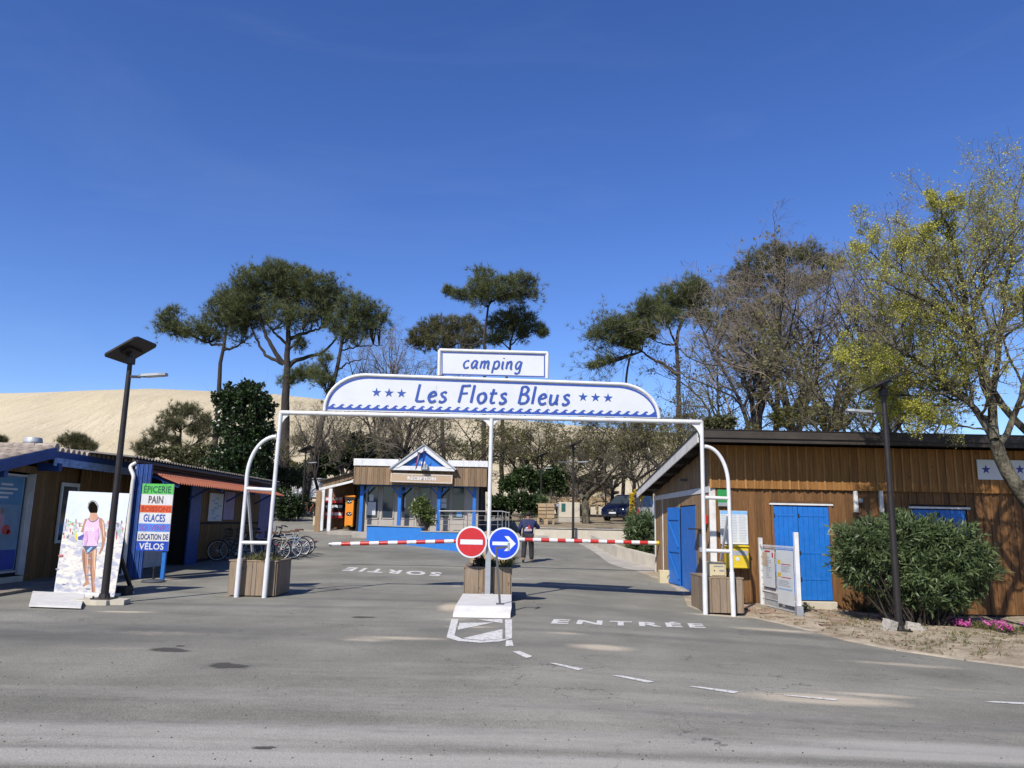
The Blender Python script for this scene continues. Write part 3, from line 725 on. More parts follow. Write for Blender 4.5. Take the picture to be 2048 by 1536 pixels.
# top sign
fr = [(878, 751), (879, 700), (1095, 706), (1094, 757)]
for k in range(3): bar('sign_frame', [S(*fr[k]), S(*fr[k+1])], .036)
mb = MB(); mb.prism([S(*p) for p in ((880, 749), (881, 702), (1093, 708), (1092, 755))], Vector((0, .03, 0))); pan2 = mb.build('sign_panel', PANEL, gate)
def rect_border(name, q, w, mat, parent, off):
    c = [Vector(p) for p in q]; m = sum(c, Vector((0, 0)))/4
    i2 = [p+Vector((w if p.x < m.x else -w, w if p.y < m.y else -w)) for p in c]
    V = [S(*p)+NY*off for p in c]+[S(*p)+NY*off for p in i2]
    mb = MB(); mb.add(V, [(k, (k+1) % 4, 4+(k+1) % 4, 4+k) for k in range(4)]); return mb.build(name, mat, parent)
rect_border('border', ((883, 749), (883, 704), (1090, 709.5), (1090, 754.5)), 2.2, NAVY, pan2, .003)
mb = MB(); script_word(mb, 'camping', S(926, 736)+NY*.004, ux, uy, 119*sc, 15.2*sc, .126, each=pan2)

for px in (873, 1094):
    a = S(px, 772 if px < 900 else 778)+NY*.0015; q = S(px+1, 817 if px < 900 else 824)+NY*.0015; mb = MB(); mb.flat([a, a+Vector((.006, 0, 0)), q+Vector((.006, 0, 0)), q]); mb.build('panel_seam', GREYTXT, pan)
for p_, q_ in (((700, 828), (706, 828)), ((1240, 840.5), (1246, 840.5)), ((976, 834.4), (990, 834.7))): bar('joint_collar', [S(*p_), S(*q_)], .0505)
for dx in (-.09, .09):
    for dy in (-.07, .07): mb = MB(); mb.lathe([(.014, .0), (.014, .018), (.008, .02)], (cb.x+dx, GY+dy, cb.z+.014), 6); mb.build('bolt', GALV, gate)
# ================================================================== traffic signs on the centre post
def round_sign(name, label, px, py, rpx, Y, face):
    c = at(px, py, Y); r = rpx*Y/FPX
    t = thing(name, label, 'road sign', c)
    mb = MB(); mb.lathe([(r*.98, .018), (r, .012), (r, .0), (r*.93, -.003)], c, 40, 'y'); mb.build('rim', SIGNW, t, True)
    mb = MB(); mb.lathe([(r*.90, -.006), (r*.885, -.0065)], c, 40, 'y'); f = mb.build('face', face, t)
    mb = MB(); mb.beam(c+Vector((-.2, .03, .1)), c+Vector((.2, .03, .1)), .03, .03); mb.beam(c+Vector((-.2, .03, -.1)), c+Vector((.2, .03, -.1)), .03, .03); mb.build('bracket', GALV, t)
    return t, c, r
t, c, r = round_sign('no_entry_sign', 'round red no entry sign with white bar left of the centre post', 943, 1084, 30.5, GY-.13, SIGNRED)
mb = MB(); w, h = r*.72, r*.155; ax_ = Vector((math.cos(.01), 0, -.02)).normalized()
mb.prism([c+Vector((sx*w, -.0075, sy*h)) for sx, sy in ((-1, -1), (1, -1), (1, 1), (-1, 1))], Vector((0, -.002, 0))); mb.build('bar', SIGNW, t)
t, c, r = round_sign('arrow_sign', 'round blue sign with white arrow pointing right on the centre post', 1007.5, 1087, 31, GY-.16, SIGNBLUE)
ar = [(-.72, -.11), (.36, -.11), (.02, -.46), (.30, -.46), (.76, 0), (.30, .46), (.02, .46), (.36, .11), (-.72, .11)]
mb = MB(); mb.prism([c+Vector((u*r, -.0075, v*r-.0)) for u, v in ar], Vector((0, -.002, 0))); mb.build('arrow', SIGNW, t)

# ================================================================== concrete block, keypad stand
z0 = g(0, 14.5)
bl = at(911, 1208, 13.75); br_ = at(1021, 1212, 13.75)
x0, x1 = bl.x, br_.x
mb = MB()
pr = [(13.45, z0-.03), (13.55, z0+.07), (13.78, z0+.165), (15.95, z0+.175), (15.95, z0-.05)]
P = [(x0-.02 if i < 2 else x0, y, z) for i, (y, z) in enumerate(pr)]
mb.prism(P, Vector((x1-x0+.02, 0, 0)))
blk = mb.build('concrete_block', CONCW)
tag(blk, 'low white painted concrete block with sloping nose at foot of centre post', 'concrete block')
kb = at(1000, 1204, 14.1); kb.z = z0+.168
ks = thing('card_reader_stand', 'thin dark grey card reader stand on the white concrete block', 'stand', kb)
mb = MB(); mb.cbx(kb.x-.07, kb.x+.07, kb.y-.05, kb.y+.05, kb.z, kb.z+.02, .004); mb.build('foot_plate', GREYMET, ks)
kt = at(992, 1096, 14.1); kt2 = at(1016, 1093.5, 14.1)
mb = MB(); mb.beam(kb, kt+Vector((0, 0, .02)), .04, .04, (0, 1, 0)); mb.build('post', GREYMET, ks)
mb = MB(); mb.beam(kt, kt2, .03, .04); mb.build('arm', GREYMET, ks)
mb = MB(); mb.cbx(kt2.x-.01, kt2.x+.035, 14.02, 14.16, kt2.z-.075, kt2.z+.07, .006); mb.build('reader', GALV, ks)

# ================================================================== wooden planters
def boards_row(parent, a, b, z0, z1, n, mats, th=.022, nrm=(0, -1, 0), gap=.006, name='plank', var=.004, widths=None):
    """upright boards side by side from a to b (x, y); each its own object sharing a few meshes"""
    a = Vector((a[0], a[1], 0)); b = Vector((b[0], b[1], 0)); d = (b-a); L = d.length; d.normalize(); ang = math.atan2(d.y, d.x)
    ws = widths or [1]*n; tot = sum(ws); cache = {}; x = 0
    for k in range(n):
        w = ws[k]/tot*L; key = round(w, 3)
        if key not in cache:
            m_ = MB(); m_.cbx(-w/2+gap/2, w/2-gap/2, -th/2, th/2, 0, z1-z0, .004)
            V = [tuple(v) for v in m_.v]; cache[key] = new_mesh(name, V, m_.f, mats)
        c = a + d*(x+w/2) + Vector(nrm)*(th/2+rnd.uniform(0, var)); c.z = z0
        put(name, cache[key], parent, c, (0, 0, ang)); x += w
def planter(label, x0, x1, y0, y1, z, h, nf, ns, cap=.03, wf=None):
    t = thing('planter', label, 'planter', ((x0+x1)/2, (y0+y1)/2, z), 'weathered wooden planters at the gate posts')
    boards_row(t, (x0, y0), (x1, y0), z+.03, z+h, nf, WDP, nrm=(0, -1, 0), widths=wf)
    boards_row(t, (x1, y1), (x0, y1), z+.03, z+h, nf, WDP, nrm=(0, 1, 0))
    boards_row(t, (x0, y1), (x0, y0), z+.03, z+h, ns, WDP, nrm=(-1, 0, 0))
    boards_row(t, (x1, y0), (x1, y1), z+.03, z+h, ns, WDP, nrm=(1, 0, 0))
    w = .11
    for q in ((x0-.03, x1+.03, y0-.03, y0+w), (x0-.03, x1+.03, y1-w, y1+.03), (x0-.03, x0+w, y0+w+.002, y1-w-.002), (x1-w, x1+.03, y0+w+.002, y1-w-.002)):
        mb = MB(); mb.cbx(*q, z+h+.002, z+h+.002+cap, .005); mb.build('rim_board', WDP, t)
    mb = MB(); mb.bx(x0+.02, x1-.02, y0+.02, y1-.02, z+.05, z+h-.06); mb.build('soil', SOIL, t)
    return t
a, b_ = at(457, 1180, 16.15), at(549, 1186, 16.15); zl = g(-5.5, 16.3)
planter('weathered wooden planter behind the left gate legs holding long green grass', a.x, b_.x, 16.15, 17.15, zl, .70, 5, 6, wf=[1.1, 1.35, .45, 1.3, .8])
PL_L = ((a.x+b_.x)/2, 16.7, zl+.66, .4, .4)
a, b_ = at(929, 1184, 16.12), at(1021, 1186, 16.12); zc = g(0, 16.2)-.02
planter('weathered wooden planter behind the white concrete block and round signs', a.x, b_.x, 16.14, 17.6, zc, .68, 5, 6, wf=[1.5, .5, 1, 1.1, .9])
PL_C = ((a.x+b_.x)/2, 16.9, zc+.64, .4, .6)
a, b_ = at(1416, 1222, 16.15), at(1486, 1224, 16.15); zr = g(4.5, 16.2)
planter('weathered wooden planter behind the right gate legs with a cream letterbox', a.x, b_.x, 16.15, 17.5, zr+.02, .70, 5, 6, wf=[.5, 1, .8, 1.1, .8])
PL_R = ((a.x+b_.x)/2, 16.8, zr+.68)
# letterbox on right planter
c = at(1434, 1157, 16.3); c.z = zr+.755
lb = thing('letterbox', 'small cream metal letterbox standing on the right hand planter', 'letterbox', c)
w = at(1452, 1140, 16.3).x-at(1418, 1140, 16.3).x
mb = MB(); mb.cbx(c.x-w/2, c.x+w/2, 16.22, 16.62, c.z, c.z+.29, .012); mb.build('body', CREAM, lb)
mb = MB(); mb.cbx(c.x-w*.36, c.x+w*.40, 16.205, 16.219, c.z+.03, c.z+.25, .004); d_ = mb.build('door', CREAM, lb)
mb = MB(); mb.bx(c.x-w*.25, c.x+w*.30, 16.198, 16.204, c.z+.205, c.z+.225); mb.build('slot', GALV, d_)
mb = MB(); mb.lathe([(.012, 0), (.012, -.01)], (c.x-w*.22, 16.204, c.z+.13), 10, 'y'); mb.build('lock', GREYMET, d_)
mb = MB(); mb.bx(c.x+w*.08, c.x+w*.34, 16.198, 16.204, c.z+.115, c.z+.145); mb.build('name_plate', GALV, d_)

# ================================================================== barriers
BY = 24.6
def barrier(label, pA, pB, n, tipcol, first_red):
    a, b_ = at(*pA, BY), at(*pB, BY)
    t = thing('boom_barrier', label, 'barrier', (a+b_)/2, 'red and white boom barriers')
    for k in range(n):
        mb = MB(); mb.tube([a.lerp(b_, k/n), a.lerp(b_, (k+1)/n)], .062, 12, caps=True)
        red = (k % 2 == 0) == first_red
        mb.build('red_band' if red else 'white_band', REDP if red else WHITE, t, True)
    q = (a-b_).normalized()
    mb = MB(); mb.tube([a+q*.001, a+q*.09], .064, 12); mb.build('end_cap', tipcol, t, True)
    return t
barrier('red and white barrier arm across the exit lane left of the signs', (664, 1088.5), (945, 1081.5), 15, GALV, False)
barrier('red and white barrier arm across the entry lane behind the walking man', (1312, 1086), (1000, 1078), 19, YEL, False)
zc2 = g(0, BY); hx0, hx1 = at(942, 1128, BY).x, at(1016, 1128, BY).x
hb = thing('barrier_housing', 'board clad barrier pedestal hidden behind the round signs', 'barrier housing', ((hx0+hx1)/2, BY+.4, zc2))
boards_row(hb, (hx0, BY+.1), (hx1, BY+.1), zc2, zc2+.8, 7, WDTZ); boards_row(hb, (hx1, BY+.1), (hx1, BY+1.0), zc2, zc2+.8, 5, WDTZ, nrm=(1, 0, 0)); boards_row(hb, (hx0, BY+1), (hx0, BY+.1), zc2, zc2+.8, 5, WDTZ, nrm=(-1, 0, 0))
mb = MB(); mb.cbx(hx0-.02, hx1+.02, BY+.06, BY+1.02, zc2+.805, zc2+.84, .005); mb.build('lid', WDT, hb)
mb = MB(); mb.cbx((hx0+hx1)/2-.18, (hx0+hx1)/2+.18, BY+.2, BY+.6, zc2+.845, zc2+1.16, .02); mb.build('motor_box', WDTZ, hb)

# ================================================================== solar street lamps
def solar_lamp(label, base, h, yaw, tilt, s=1.0, arm=True, arm_dir=(1, 0), pw=1.15, pd=.75, armz=.62, lean=(0, 0)):
    t = thing('street_lamp', label, 'street lamp', base, 'solar street lamps')
    b_ = Vector(base); top = b_+Vector((lean[0], lean[1], h))
    mb = MB(); mb.tube([b_, b_.lerp(top, .5), top], [.068*s, .056*s, .043*s], 12); mb.build('pole', DMET, t, True)
    mb = MB(); mb.cbx(b_.x-.17*s, b_.x+.17*s, b_.y-.17*s, b_.y+.17*s, b_.z-.005, b_.z+.02, .004)
    mb.lathe([(.10*s, .02), (.085*s, .09), (.07*s, .1)], b_, 12)
    for i in (-1, 1):
        for j in (-1, 1): mb.lathe([(.02, .02), (.02, .05)], b_+Vector((i*.13*s, j*.13*s, 0)), 6)
    mb.build('foot_plate', DMET, t)
    # panel: tilted rectangle
    n = Matrix.Rotation(yaw, 3, 'Z') @ Matrix.Rotation(tilt, 3, 'X')
    c = top+Vector((0, 0, .10))
    Q = lambda x, y, z: c + n @ Vector((x, y, z))
    k = .06
    out = [(-pw/2+k, -pd/2), (pw/2-k, -pd/2), (pw/2, -pd/2+k), (pw/2, pd/2-k), (pw/2-k, pd/2), (-pw/2+k, pd/2), (-pw/2, pd/2-k), (-pw/2, -pd/2+k)]
    mb = MB(); mb.prism([Q(x, y, 0) for x, y in out], n @ Vector((0, 0, .035))); ph = mb.build('solar_panel', DMET, t)
    mb = MB(); mb.prism([Q(x*.95, y*.94, .037) for x, y in out], n @ Vector((0, 0, .004))); mb.build('solar_cells', SOLAR, ph)
    mb = MB(); mb.prism([Q(x, y, -.002) for x, y in ((-pw*.28, -.10), (pw*.28, -.10), (pw*.28, .10), (-pw*.28, .10))], n @ Vector((0, 0, -.05))); mb.build('battery_box', DMET, ph)
    mb = MB(); mb.tube([top-Vector((0, 0, .05)), c+n @ Vector((0, 0, -.02))], .05*s, 10); mb.cbx(top.x-.07*s, top.x+.07*s, top.y-.07*s, top.y+.07*s, top.z-.16, top.z-.02, .01); mb.build('panel_bracket', DMET, t)
    if arm:
        d = Vector((arm_dir[0], arm_dir[1], 0)).normalized(); a = b_.lerp(top, 1-armz/h)
        mb = MB(); mb.beam(a, a+d*.22, .05, .045); mb.build('arm', DMET, t)
        sd_ = Vector((-d.y, d.x, 0)); hd = a+d*.2
        P = [(0, .03), (.07, .085), (.40, .10), (.52, .07), (.54, 0), (.52, -.07), (.40, -.10), (.07, -.085), (0, -.03)]
        mb = MB(); mb.prism([hd+d*u+sd_*v+Vector((0, 0, -.005+.07*u)) for u, v in P], Vector((0, 0, .045))); lh = mb.build('lamp_head', GALV, t)
        mb = MB(); mb.prism([hd+d*(.12+u*.6)+sd_*v*.7+Vector((0, 0, .0+.07*u)) for u, v in P], Vector((0, 0, -.012))); mb.build('lens', PANEL, lh)
    return t
lp = gp(207, 1209); lp.z += .10
tp = at(257, 712, lp.y)
solar_lamp('tall dark solar street lamp on broken slab in front of the beach cutout board', lp, tp.z-lp.z, math.radians(84), math.radians(-30), pw=.74, pd=.72, armz=.40)
rp = gp(1799, 1268)
tp = at(1766, 782, rp.y)
solar_lamp('tall dark solar street lamp in front of the oleander bush with tree branches above', rp+Vector((0, 0, .06)), tp.z-rp.z, math.radians(84), math.radians(-26), arm_dir=(-1, .1), pw=.74, pd=.72, armz=.5)
# broken concrete slab under the left lamp, loose blocks at the right lamp
mb = MB(); z = g(lp.x, lp.y)
P = [(-.42, -.22), (.02, -.30), (.18, -.27), (.20, -.20), (.44, -.16), (.40, .16), (-.1, .24), (-.40, .16)]
mb.prism([(lp.x+u, lp.y+v, z+.01) for u, v in P], Vector((0, 0, .085)))
tag(mb.build('concrete_slab', CREAMW), 'broken pale concrete slab under the left street lamp', 'concrete slab')
def brokenblock(name, label, px, py, sx, sy, sz, rot, seed):
    r_ = random.Random(seed); c = gp(px, py); bm = bmesh.new(); bmesh.ops.create_cube(bm, size=1)
    bmesh.ops.subdivide_edges(bm, edges=bm.edges, cuts=5, use_grid_fill=True)
    for v in bm.verts: v.co = Vector((v.co.x*sx, v.co.y*sy, v.co.z*sz+sz*.42)) + Vector((r_.uniform(-1, 1), r_.uniform(-1, 1), r_.uniform(-1, 1)))*.008
    me = bpy.data.meshes.new(name); bm.to_mesh(me); bm.free(); me.materials.append(CONC)
    o = put(name, me, None, c+Vector((0, 0, .05)), rot); tag(o, label, 'concrete block')
brokenblock('concrete_block', 'grey concrete lump leaning at left foot of the right street lamp', 1778, 1268, .20, .17, .22, (.1, .22, .3), 3)
brokenblock('concrete_block', 'rough pale concrete lump at right foot of the right street lamp', 1826, 1268, .22, .17, .17, (0, .1, -.2), 5)
brokenblock('concrete_block', 'smallest broken concrete piece right of the pale lump by the lamp', 1844, 1270, .1, .1, .1, (0, .3, .5), 8)
# ================================================================== brown wooden building on the right
FY = 18.3
CX = at(1424, 1100, FY).x; BX = 16.0; BKY = 25.2
ZB = g(CX+2, FY)-.02
rb = thing('wooden_building', 'long brown boarded building with dark fascia and blue doors on the right', 'building', ((CX+BX)/2, FY+3, ZB))
ZT = at(1600, 866, 17.38).z
def slope(y): return ZT - (y-17.38)*(ZT-at(1287, 984, 26.0).z)/8.7          # underside follows the roof
mb = MB(); mb.prism([(CX, FY, ZB-.3), (CX, BKY, ZB-.3), (CX, BKY, slope(BKY)-.12), (CX, FY, slope(FY)-.10)], Vector((BX-CX, 0, 0))); mb.build('wall', DARKIN, rb)
zmid = at(1700, 979, FY).z
d0, d1 = at(1549, 1100, FY).x, at(1660, 1100, FY).x
dzt = at(1600, 1011, FY).z; dzb = at(1610, 1200, FY).z
w0, w1 = at(1830, 1100, FY).x, at(1936, 1100, FY).x; wzb = dzt-1.35
def row(a, b_, z0, z1, mat=WDB, y=FY, bw=.19, n=None, bat=True, name='board'):
    n = n or max(1, round((b_-a)/bw))
    boards_row(rb, (a, y), (b_, y), z0, z1, n, mat, name=name, var=.003)
    if bat:
        m_ = MB(); m_.bx(-.022, .022, -.018, 0, 0, z1-z0); me = new_mesh('batten', [tuple(v) for v in m_.v], m_.f, WDBAT if mat is WDU else WDB)
        for k in range(n):
            put('batten', me, rb, (a+(b_-a)*k/n, y-.024, z0))
xe = 13.2
row(CX+.12, d0-.06, ZB, zmid); row(d0-.06, d1+.06, dzt+.10, zmid, n=7); row(d1+.06, w0-.05, ZB, zmid); row(w0-.05, w1+.05, dzt+.08, zmid, n=7)
row(w0-.05, w1+.05, ZB, wzb-.04, n=7); row(w1+.05, xe, ZB, zmid)
row(CX-.02, xe, zmid-.03, slope(FY)-.11, WDU, FY-.07, .205)
mb = MB(); mb.bx(CX-.02, BX, FY-.07, FY-.001, zmid-.01, slope(FY)-.13); mb.build('upper_lining', DARKIN, rb)
# roof slab, overhangs, fascia
RX = at(1397, 880, 17.38).x
mb = MB(); mb.prism([(RX+.06, 17.41, slope(17.41)-.06), (RX+.06, 26.0, slope(26)-.06), (RX+.06, 26.0, slope(26)), (RX+.06, 17.41, slope(17.41))], Vector((BX-RX, 0, 0))); roof = mb.build('roof', WDF, rb)
mb = MB(); mb.bx(RX, BX, 17.38, 17.41, slope(17.38)-.14, slope(17.38)+.03); mb.build('fascia_board', WDF, rb)
mb = MB(); mb.bx(RX+.03, BX, 17.415, 17.445, slope(17.38)-.235, slope(17.38)-.12); mb.build('fascia_board', WDF, rb)
mb = MB(); mb.bx(RX-.01, BX, 17.365, 17.44, slope(17.38)+.032, slope(17.38)+.05); mb.build('roof_edge', DMET, rb)
mb = MB(); mb.prism([(RX, 17.48, slope(17.48)+.02), (RX, 26.05, slope(26.05)+.02), (RX, 26.05, slope(26.05)-.20), (RX, 17.48, slope(17.48)-.24)], Vector((.03, 0, 0))); mb.build('rake_board', WHITEOLD, rb)
mb = MB(); mb.prism([(RX-.02, 17.38, slope(17.38)+.05), (RX-.02, 26.07, slope(26.07)+.05), (RX-.02, 26.07, slope(26.07)+.02), (RX-.02, 17.38, slope(17.38)+.02)], Vector((.12, 0, 0))); mb.build('roof_edge', DMET, rb)
for y in np.linspace(18.9, 25.6, 6):
    mb = MB(); mb.bx(RX+.05, CX-.03, y-.04, y+.04, slope(y)-.20, slope(y)-.062); mb.build('purlin', WDF, rb)
# side wall boards
zs = 2.46
n = 34; ys = np.linspace(FY+.02, BKY, n+1)
dy0, dy1 = 19.75, 21.5
dzs = dzt-.02
m_side = {}
for k in range(n):
    ya, yb = ys[k], ys[k+1]; w = yb-ya
    for za, zb in ((ZB, zs-.05), (zs+.05, None)):
        if zb is None: zb = slope((ya+yb)/2)-.15
        if za < 1 and yb > dy0+.02 and ya < dy1-.02: za = dzs+.03
        if zb-za < .05: continue
        key = round(zb-za, 2)
        if key not in m_side:
            q = MB(); q.cbx(-.02, 0, -w/2+.012, w/2-.012, 0, key, .004); m_side[key] = new_mesh('board', [tuple(v) for v in q.v], q.f, WDS)
        put('board', m_side[key], rb, (CX-rnd.uniform(.002, .008), (ya+yb)/2, za))
mb = MB(); mb.bx(CX-.04, CX-.001, FY-.02, BKY+.02, zs-.07, zs+.07); mb.build('white_band', WHITE, rb)
for ya, yb in ((BKY-.08, BKY+.05), (23.9, 23.94)):
    mb = MB(); mb.bx(CX-.045, CX-.002, ya, yb, g(CX, ya)-.05, zs-.075); mb.build('corner_board', WHITEOLD, rb)
mb = MB(); mb.bx(CX-.045, CX+.10, FY-.045, FY-.003, ZB+.05, zs+.02); mb.build('corner_board', WHITEOLD, rb)
# double blue door in the front
def plank_door(name, parent, x0, x1, y, z0, z1, n, mat=BLUE):
    w = (x1-x0)/n
    mb = MB()
    for k in range(n): mb.cbx(x0+k*w+.002, x0+(k+1)*w-.002, y-.028, y, z0, z1, .005)
    o = mb.build(name, mat, parent)
    for zz in (z0+.22*(z1-z0), z0+.5*(z1-z0), z0+.90*(z1-z0)):
        mb = MB(); mb.cbx(x0+.02, x1-.08, y-.036, y-.029, zz-.022, zz+.022, .003); mb.build('strap_hinge', mat, o)
        mb = MB(); mb.lathe([(.018, -.04), (.018, .04)], ((x0+.01) if name == 'door' else x1-.01, y-.034, zz), 8); mb.build('hinge_pin', DMET, o)
    return o
xm = at(1598, 1100, FY).x
plank_door('door', rb, d0, xm-.004, FY-.006, dzb, dzt-.02, 5); plank_door('door', rb, xm+.004, d1, FY-.006, dzb, dzt-.02, 6)
mb = MB(); mb.bx(d0-.09, d1+.10, FY-.07, FY-.006, dzt+.005, dzt+.045); mb.build('drip_strip', WHITE, rb)
mb = MB(); mb.bx(d0-.09, d1+.12, FY-.05, FY-.006, dzt+.05, dzt+.10); mb.build('door_head', WDB, rb)
for x in (d0-.055, d1+.003):
    mb = MB(); mb.bx(x, x+.05, FY-.055, FY-.004, dzb-.08, dzt); mb.build('door_jamb', WDB, rb)
mb = MB(); mb.cbx(d0-.10, d1+.06, FY-.14, FY+.01, dzb-.2, dzb-.02, .012); mb.build('door_sill', CREAMW, rb)
# shuttered window behind the bush
plank_door('shutter', rb, w0, (w0+w1)/2-.004, FY-.006, wzb, dzt-.04, 5); plank_door('shutter', rb, (w0+w1)/2+.004, w1, FY-.006, wzb, dzt-.04, 5)
mb = MB(); mb.bx(w0-.10, w1+.10, FY-.07, FY-.006, dzt-.015, dzt+.03); mb.build('drip_strip', WHITE, rb)
# side door: one leaf shut, one folded back, blue lining in the opening
mb = MB(); mb.bx(CX-.012, CX+.01, dy0+.86, dy1-.02, ZB+.05, dzs); mb.build('inner_door', BLUE, rb)
mb = MB(); mb.bx(CX-.03, CX+.01, dy0, dy0+.85, ZB+.1, dzs); mb.build('door', BLUE, rb)
mb = MB()
hp = Vector((CX-.03, dy1, 0)); ang = math.radians(10)
dv = Vector((-math.sin(ang), math.cos(ang), 0)); nv = Vector((-math.cos(ang), -math.sin(ang), 0))
def leafbox(u0, u1, z0, z1, t0, t1, mb):
    q = [hp+dv*u+nv*t for u, t in ((u0, t0), (u1, t0), (u1, t1), (u0, t1))]
    mb.add([(p.x, p.y, z) for z in (z0, z1) for p in q], [(3, 2, 1, 0), (4, 5, 6, 7), (0, 1, 5, 4), (1, 2, 6, 5), (2, 3, 7, 6), (3, 0, 4, 7)])
leafbox(.02, .85, ZB+.1, dzs, 0, .03, mb); lf = mb.build('door', BLUE, rb)
for zz in (ZB+.35, ZB+1.2, dzs-.3):
    mb = MB(); leafbox(.03, .84, zz-.05, zz+.05, .031, .055, mb); mb.build('ledge', BLUE, lf)
for za, zb in ((ZB+.42, ZB+1.13), (ZB+1.27, dzs-.37)):
    a = hp+dv*.80+nv*.043; b_ = hp+dv*.08+nv*.043; a.z = zb; b_.z = za
    mb = MB(); mb.beam(a, b_, .02, .08, (0, 0, 1)); mb.build('brace', BLUE, lf)
# bracket posts and light by the window
for px in (1711, 1762):
    p = at(px, 981, FY-.09); q = at(px+1, 1016, FY-.09)
    mb = MB(); mb.cbx(p.x-.045, p.x+.045, FY-.10, FY-.03, q.z-.1, p.z-.01, .006); mb.build('white_bracket', WHITEOLD, rb)
p = at(1722, 1006, FY-.12); mb = MB(); mb.lathe([(.03, .0), (.05, .03), (.05, .08), (.03, .11)], p, 12); mb.build('wall_lamp', GALV, rb, True)
p = atx(1371, 960, CX-.05); mb = MB(); mb.cbx(CX-.22, CX-.03, p.y-.08, p.y+.08, p.z-.03, p.z+.03, .01); mb.build('wall_lamp', GREYMET, rb)
# ---- things hung on the front wall
def panel_on(name, label, cat, px0, py0, px1, py1, Y, mat, th=.02):
    a, b_ = at(px0, py0, Y), at(px1, py1, Y)
    t = thing(name, label, cat, ((a.x+b_.x)/2, Y, min(a.z, b_.z)))
    mb = MB(); mb.cbx(a.x, b_.x, Y, Y+th, b_.z, a.z, .003); o = mb.build('board', mat, t); return t, o, a, b_
WY = FY-.10
t, o, a, b_ = panel_on('notice_board', 'small green notice with grey strip above the timetable', 'notice', 1435, 979, 1457, 1013, WY, GREENP)
mb = MB(); mb.bx(a.x+.004, b_.x-.004, WY-.004, WY-.001, b_.z+.004, b_.z+.09); mb.build('grey_strip', GALV, o)
t, o, a, b_ = panel_on('timetable_board', 'white printed timetable with blue heading on the brown wall', 'notice', 1440, 1021, 1497, 1089, WY, PAPER)
mb = MB(); mb.bx(a.x+.004, b_.x-.004, WY-.003, WY-.001, a.z-.08, a.z-.004); mb.build('heading', LBLUE, o)
mb = MB()
for c in range(3):
    for r_ in range(19):
        u0 = a.x+.02+(b_.x-a.x-.02)*c/3; u1 = u0+(b_.x-a.x)/3-.04-rnd.uniform(0, .03); z = a.z-.11-r_*.037
        if z > b_.z+.03: mb.bx(u0, u1, WY-.003, WY-.001, z-.008, z)
pr_ = mb.build('print', GREYTXT, o); pr_['kind'] = 'stuff'
# yellow letter box
a, b_ = at(1453, 1092, FY-.28), at(1499, 1138, FY-.28)
t = thing('mailbox', 'yellow wall letter box with grey label under the timetable', 'letter box', ((a.x+b_.x)/2, FY-.2, b_.z))
mb = MB(); mb.cbx(a.x, b_.x, FY-.30, FY-.05, b_.z, a.z-.03, .025); mb.build('body', YEL, t)
mb = MB(); mb.cbx(a.x-.01, b_.x+.01, FY-.33, FY-.04, a.z-.028, a.z+.02, .02); mb.build('lid', YEL, t)
mb = MB(); mb.bx(a.x+.10, b_.x-.03, FY-.306, FY-.301, a.z-.20, a.z-.10); mb.build('label', GREYTXT, t)
mb = MB(); mb.lathe([(.045, 0), (.045, -.006)], ((a.x+b_.x)/2-.02, FY-.301, b_.z+.22), 14, 'y'); mb.build('emblem', PAPER, t)
mb = MB(); mb.cbx(a.x+.02, b_.x-.01, FY-.315, FY-.302, b_.z+.02, b_.z+.05, .005); mb.build('rim', YEL, t)
# small red box and wooden shelf on the side by the corner
p = atx(1413, 1040, CX-.06)
mb = MB(); mb.cbx(CX-.12, CX-.03, p.y-.06, p.y+.06, p.z-.10, p.z+.12, .015); tag(mb.build('alarm_box', REDP), 'small red box on the side wall near the white corner board', 'box')
p = atx(1403, 1058, CX-.1)
sh = thing('notice_shelf', 'small brown wooden shelf with pale papers beside the side door', 'shelf', (CX-.1, p.y, p.z-.8))
mb = MB(); mb.cbx(CX-.28, CX-.03, 18.6, 19.45, p.z-.02, p.z+.015, .004); mb.build('shelf_board', WDF, sh)
mb = MB(); mb.cbx(CX-.06, CX-.03, 18.65, 19.4, p.z-.75, p.z-.03, .004); mb.build('back_board', WDS, sh)
mb = MB(); mb.bx(CX-.07, CX-.062, 18.9, 19.2, p.z-.55, p.z-.12); mb.build('paper', PAPER, sh)
# star sign
a, b_ = at(1953, 919, FY-.13), at(2110, 962, FY-.13)
ss = thing('star_sign', 'white signboard with dark blue stars under the eave behind the leaning trunk', 'sign', ((a.x+b_.x)/2, FY-.13, b_.z))
mb = MB(); mb.cbx(a.x, b_.x, FY-.135, FY-.11, b_.z, a.z, .003); so = mb.build('board', PANEL, ss)
for px in (1972, 2040): 
    mb = MB(); star(mb, at(px, 939, FY-.137), Vector((1, 0, 0)), Vector((0, 0, 1)), .115, Vector((0, -.003, 0))); mb.build('star', M('violet_blue', (.03, .03, .28), .5, bump=0) if px < 2000 else bpy.data.materials['violet_blue'], so)
# cream block at the far corner
c = gp(1336, 1167); c = Vector((CX-.28, BKY-2.2, g(CX-.28, BKY-2.2)))
c = gp(1337, 1167)
mb = MB(); mb.cbx(c.x-.25, c.x+.25, c.y-.05, c.y+.22, c.z-.02, c.z+.36, .015); ob = thing('cream_block', 'cream painted concrete block at the foot of the building corner', 'block', c); mb.build('body', CREAM, ob)
mb = MB(); mb.tube([(c.x+.06+.10*math.cos(q), c.y-.053, c.z+.14+.10*math.sin(q)) for q in np.linspace(.1, 3.0, 9)], .010, 6); mb.build('rim', GREYMET, ob)

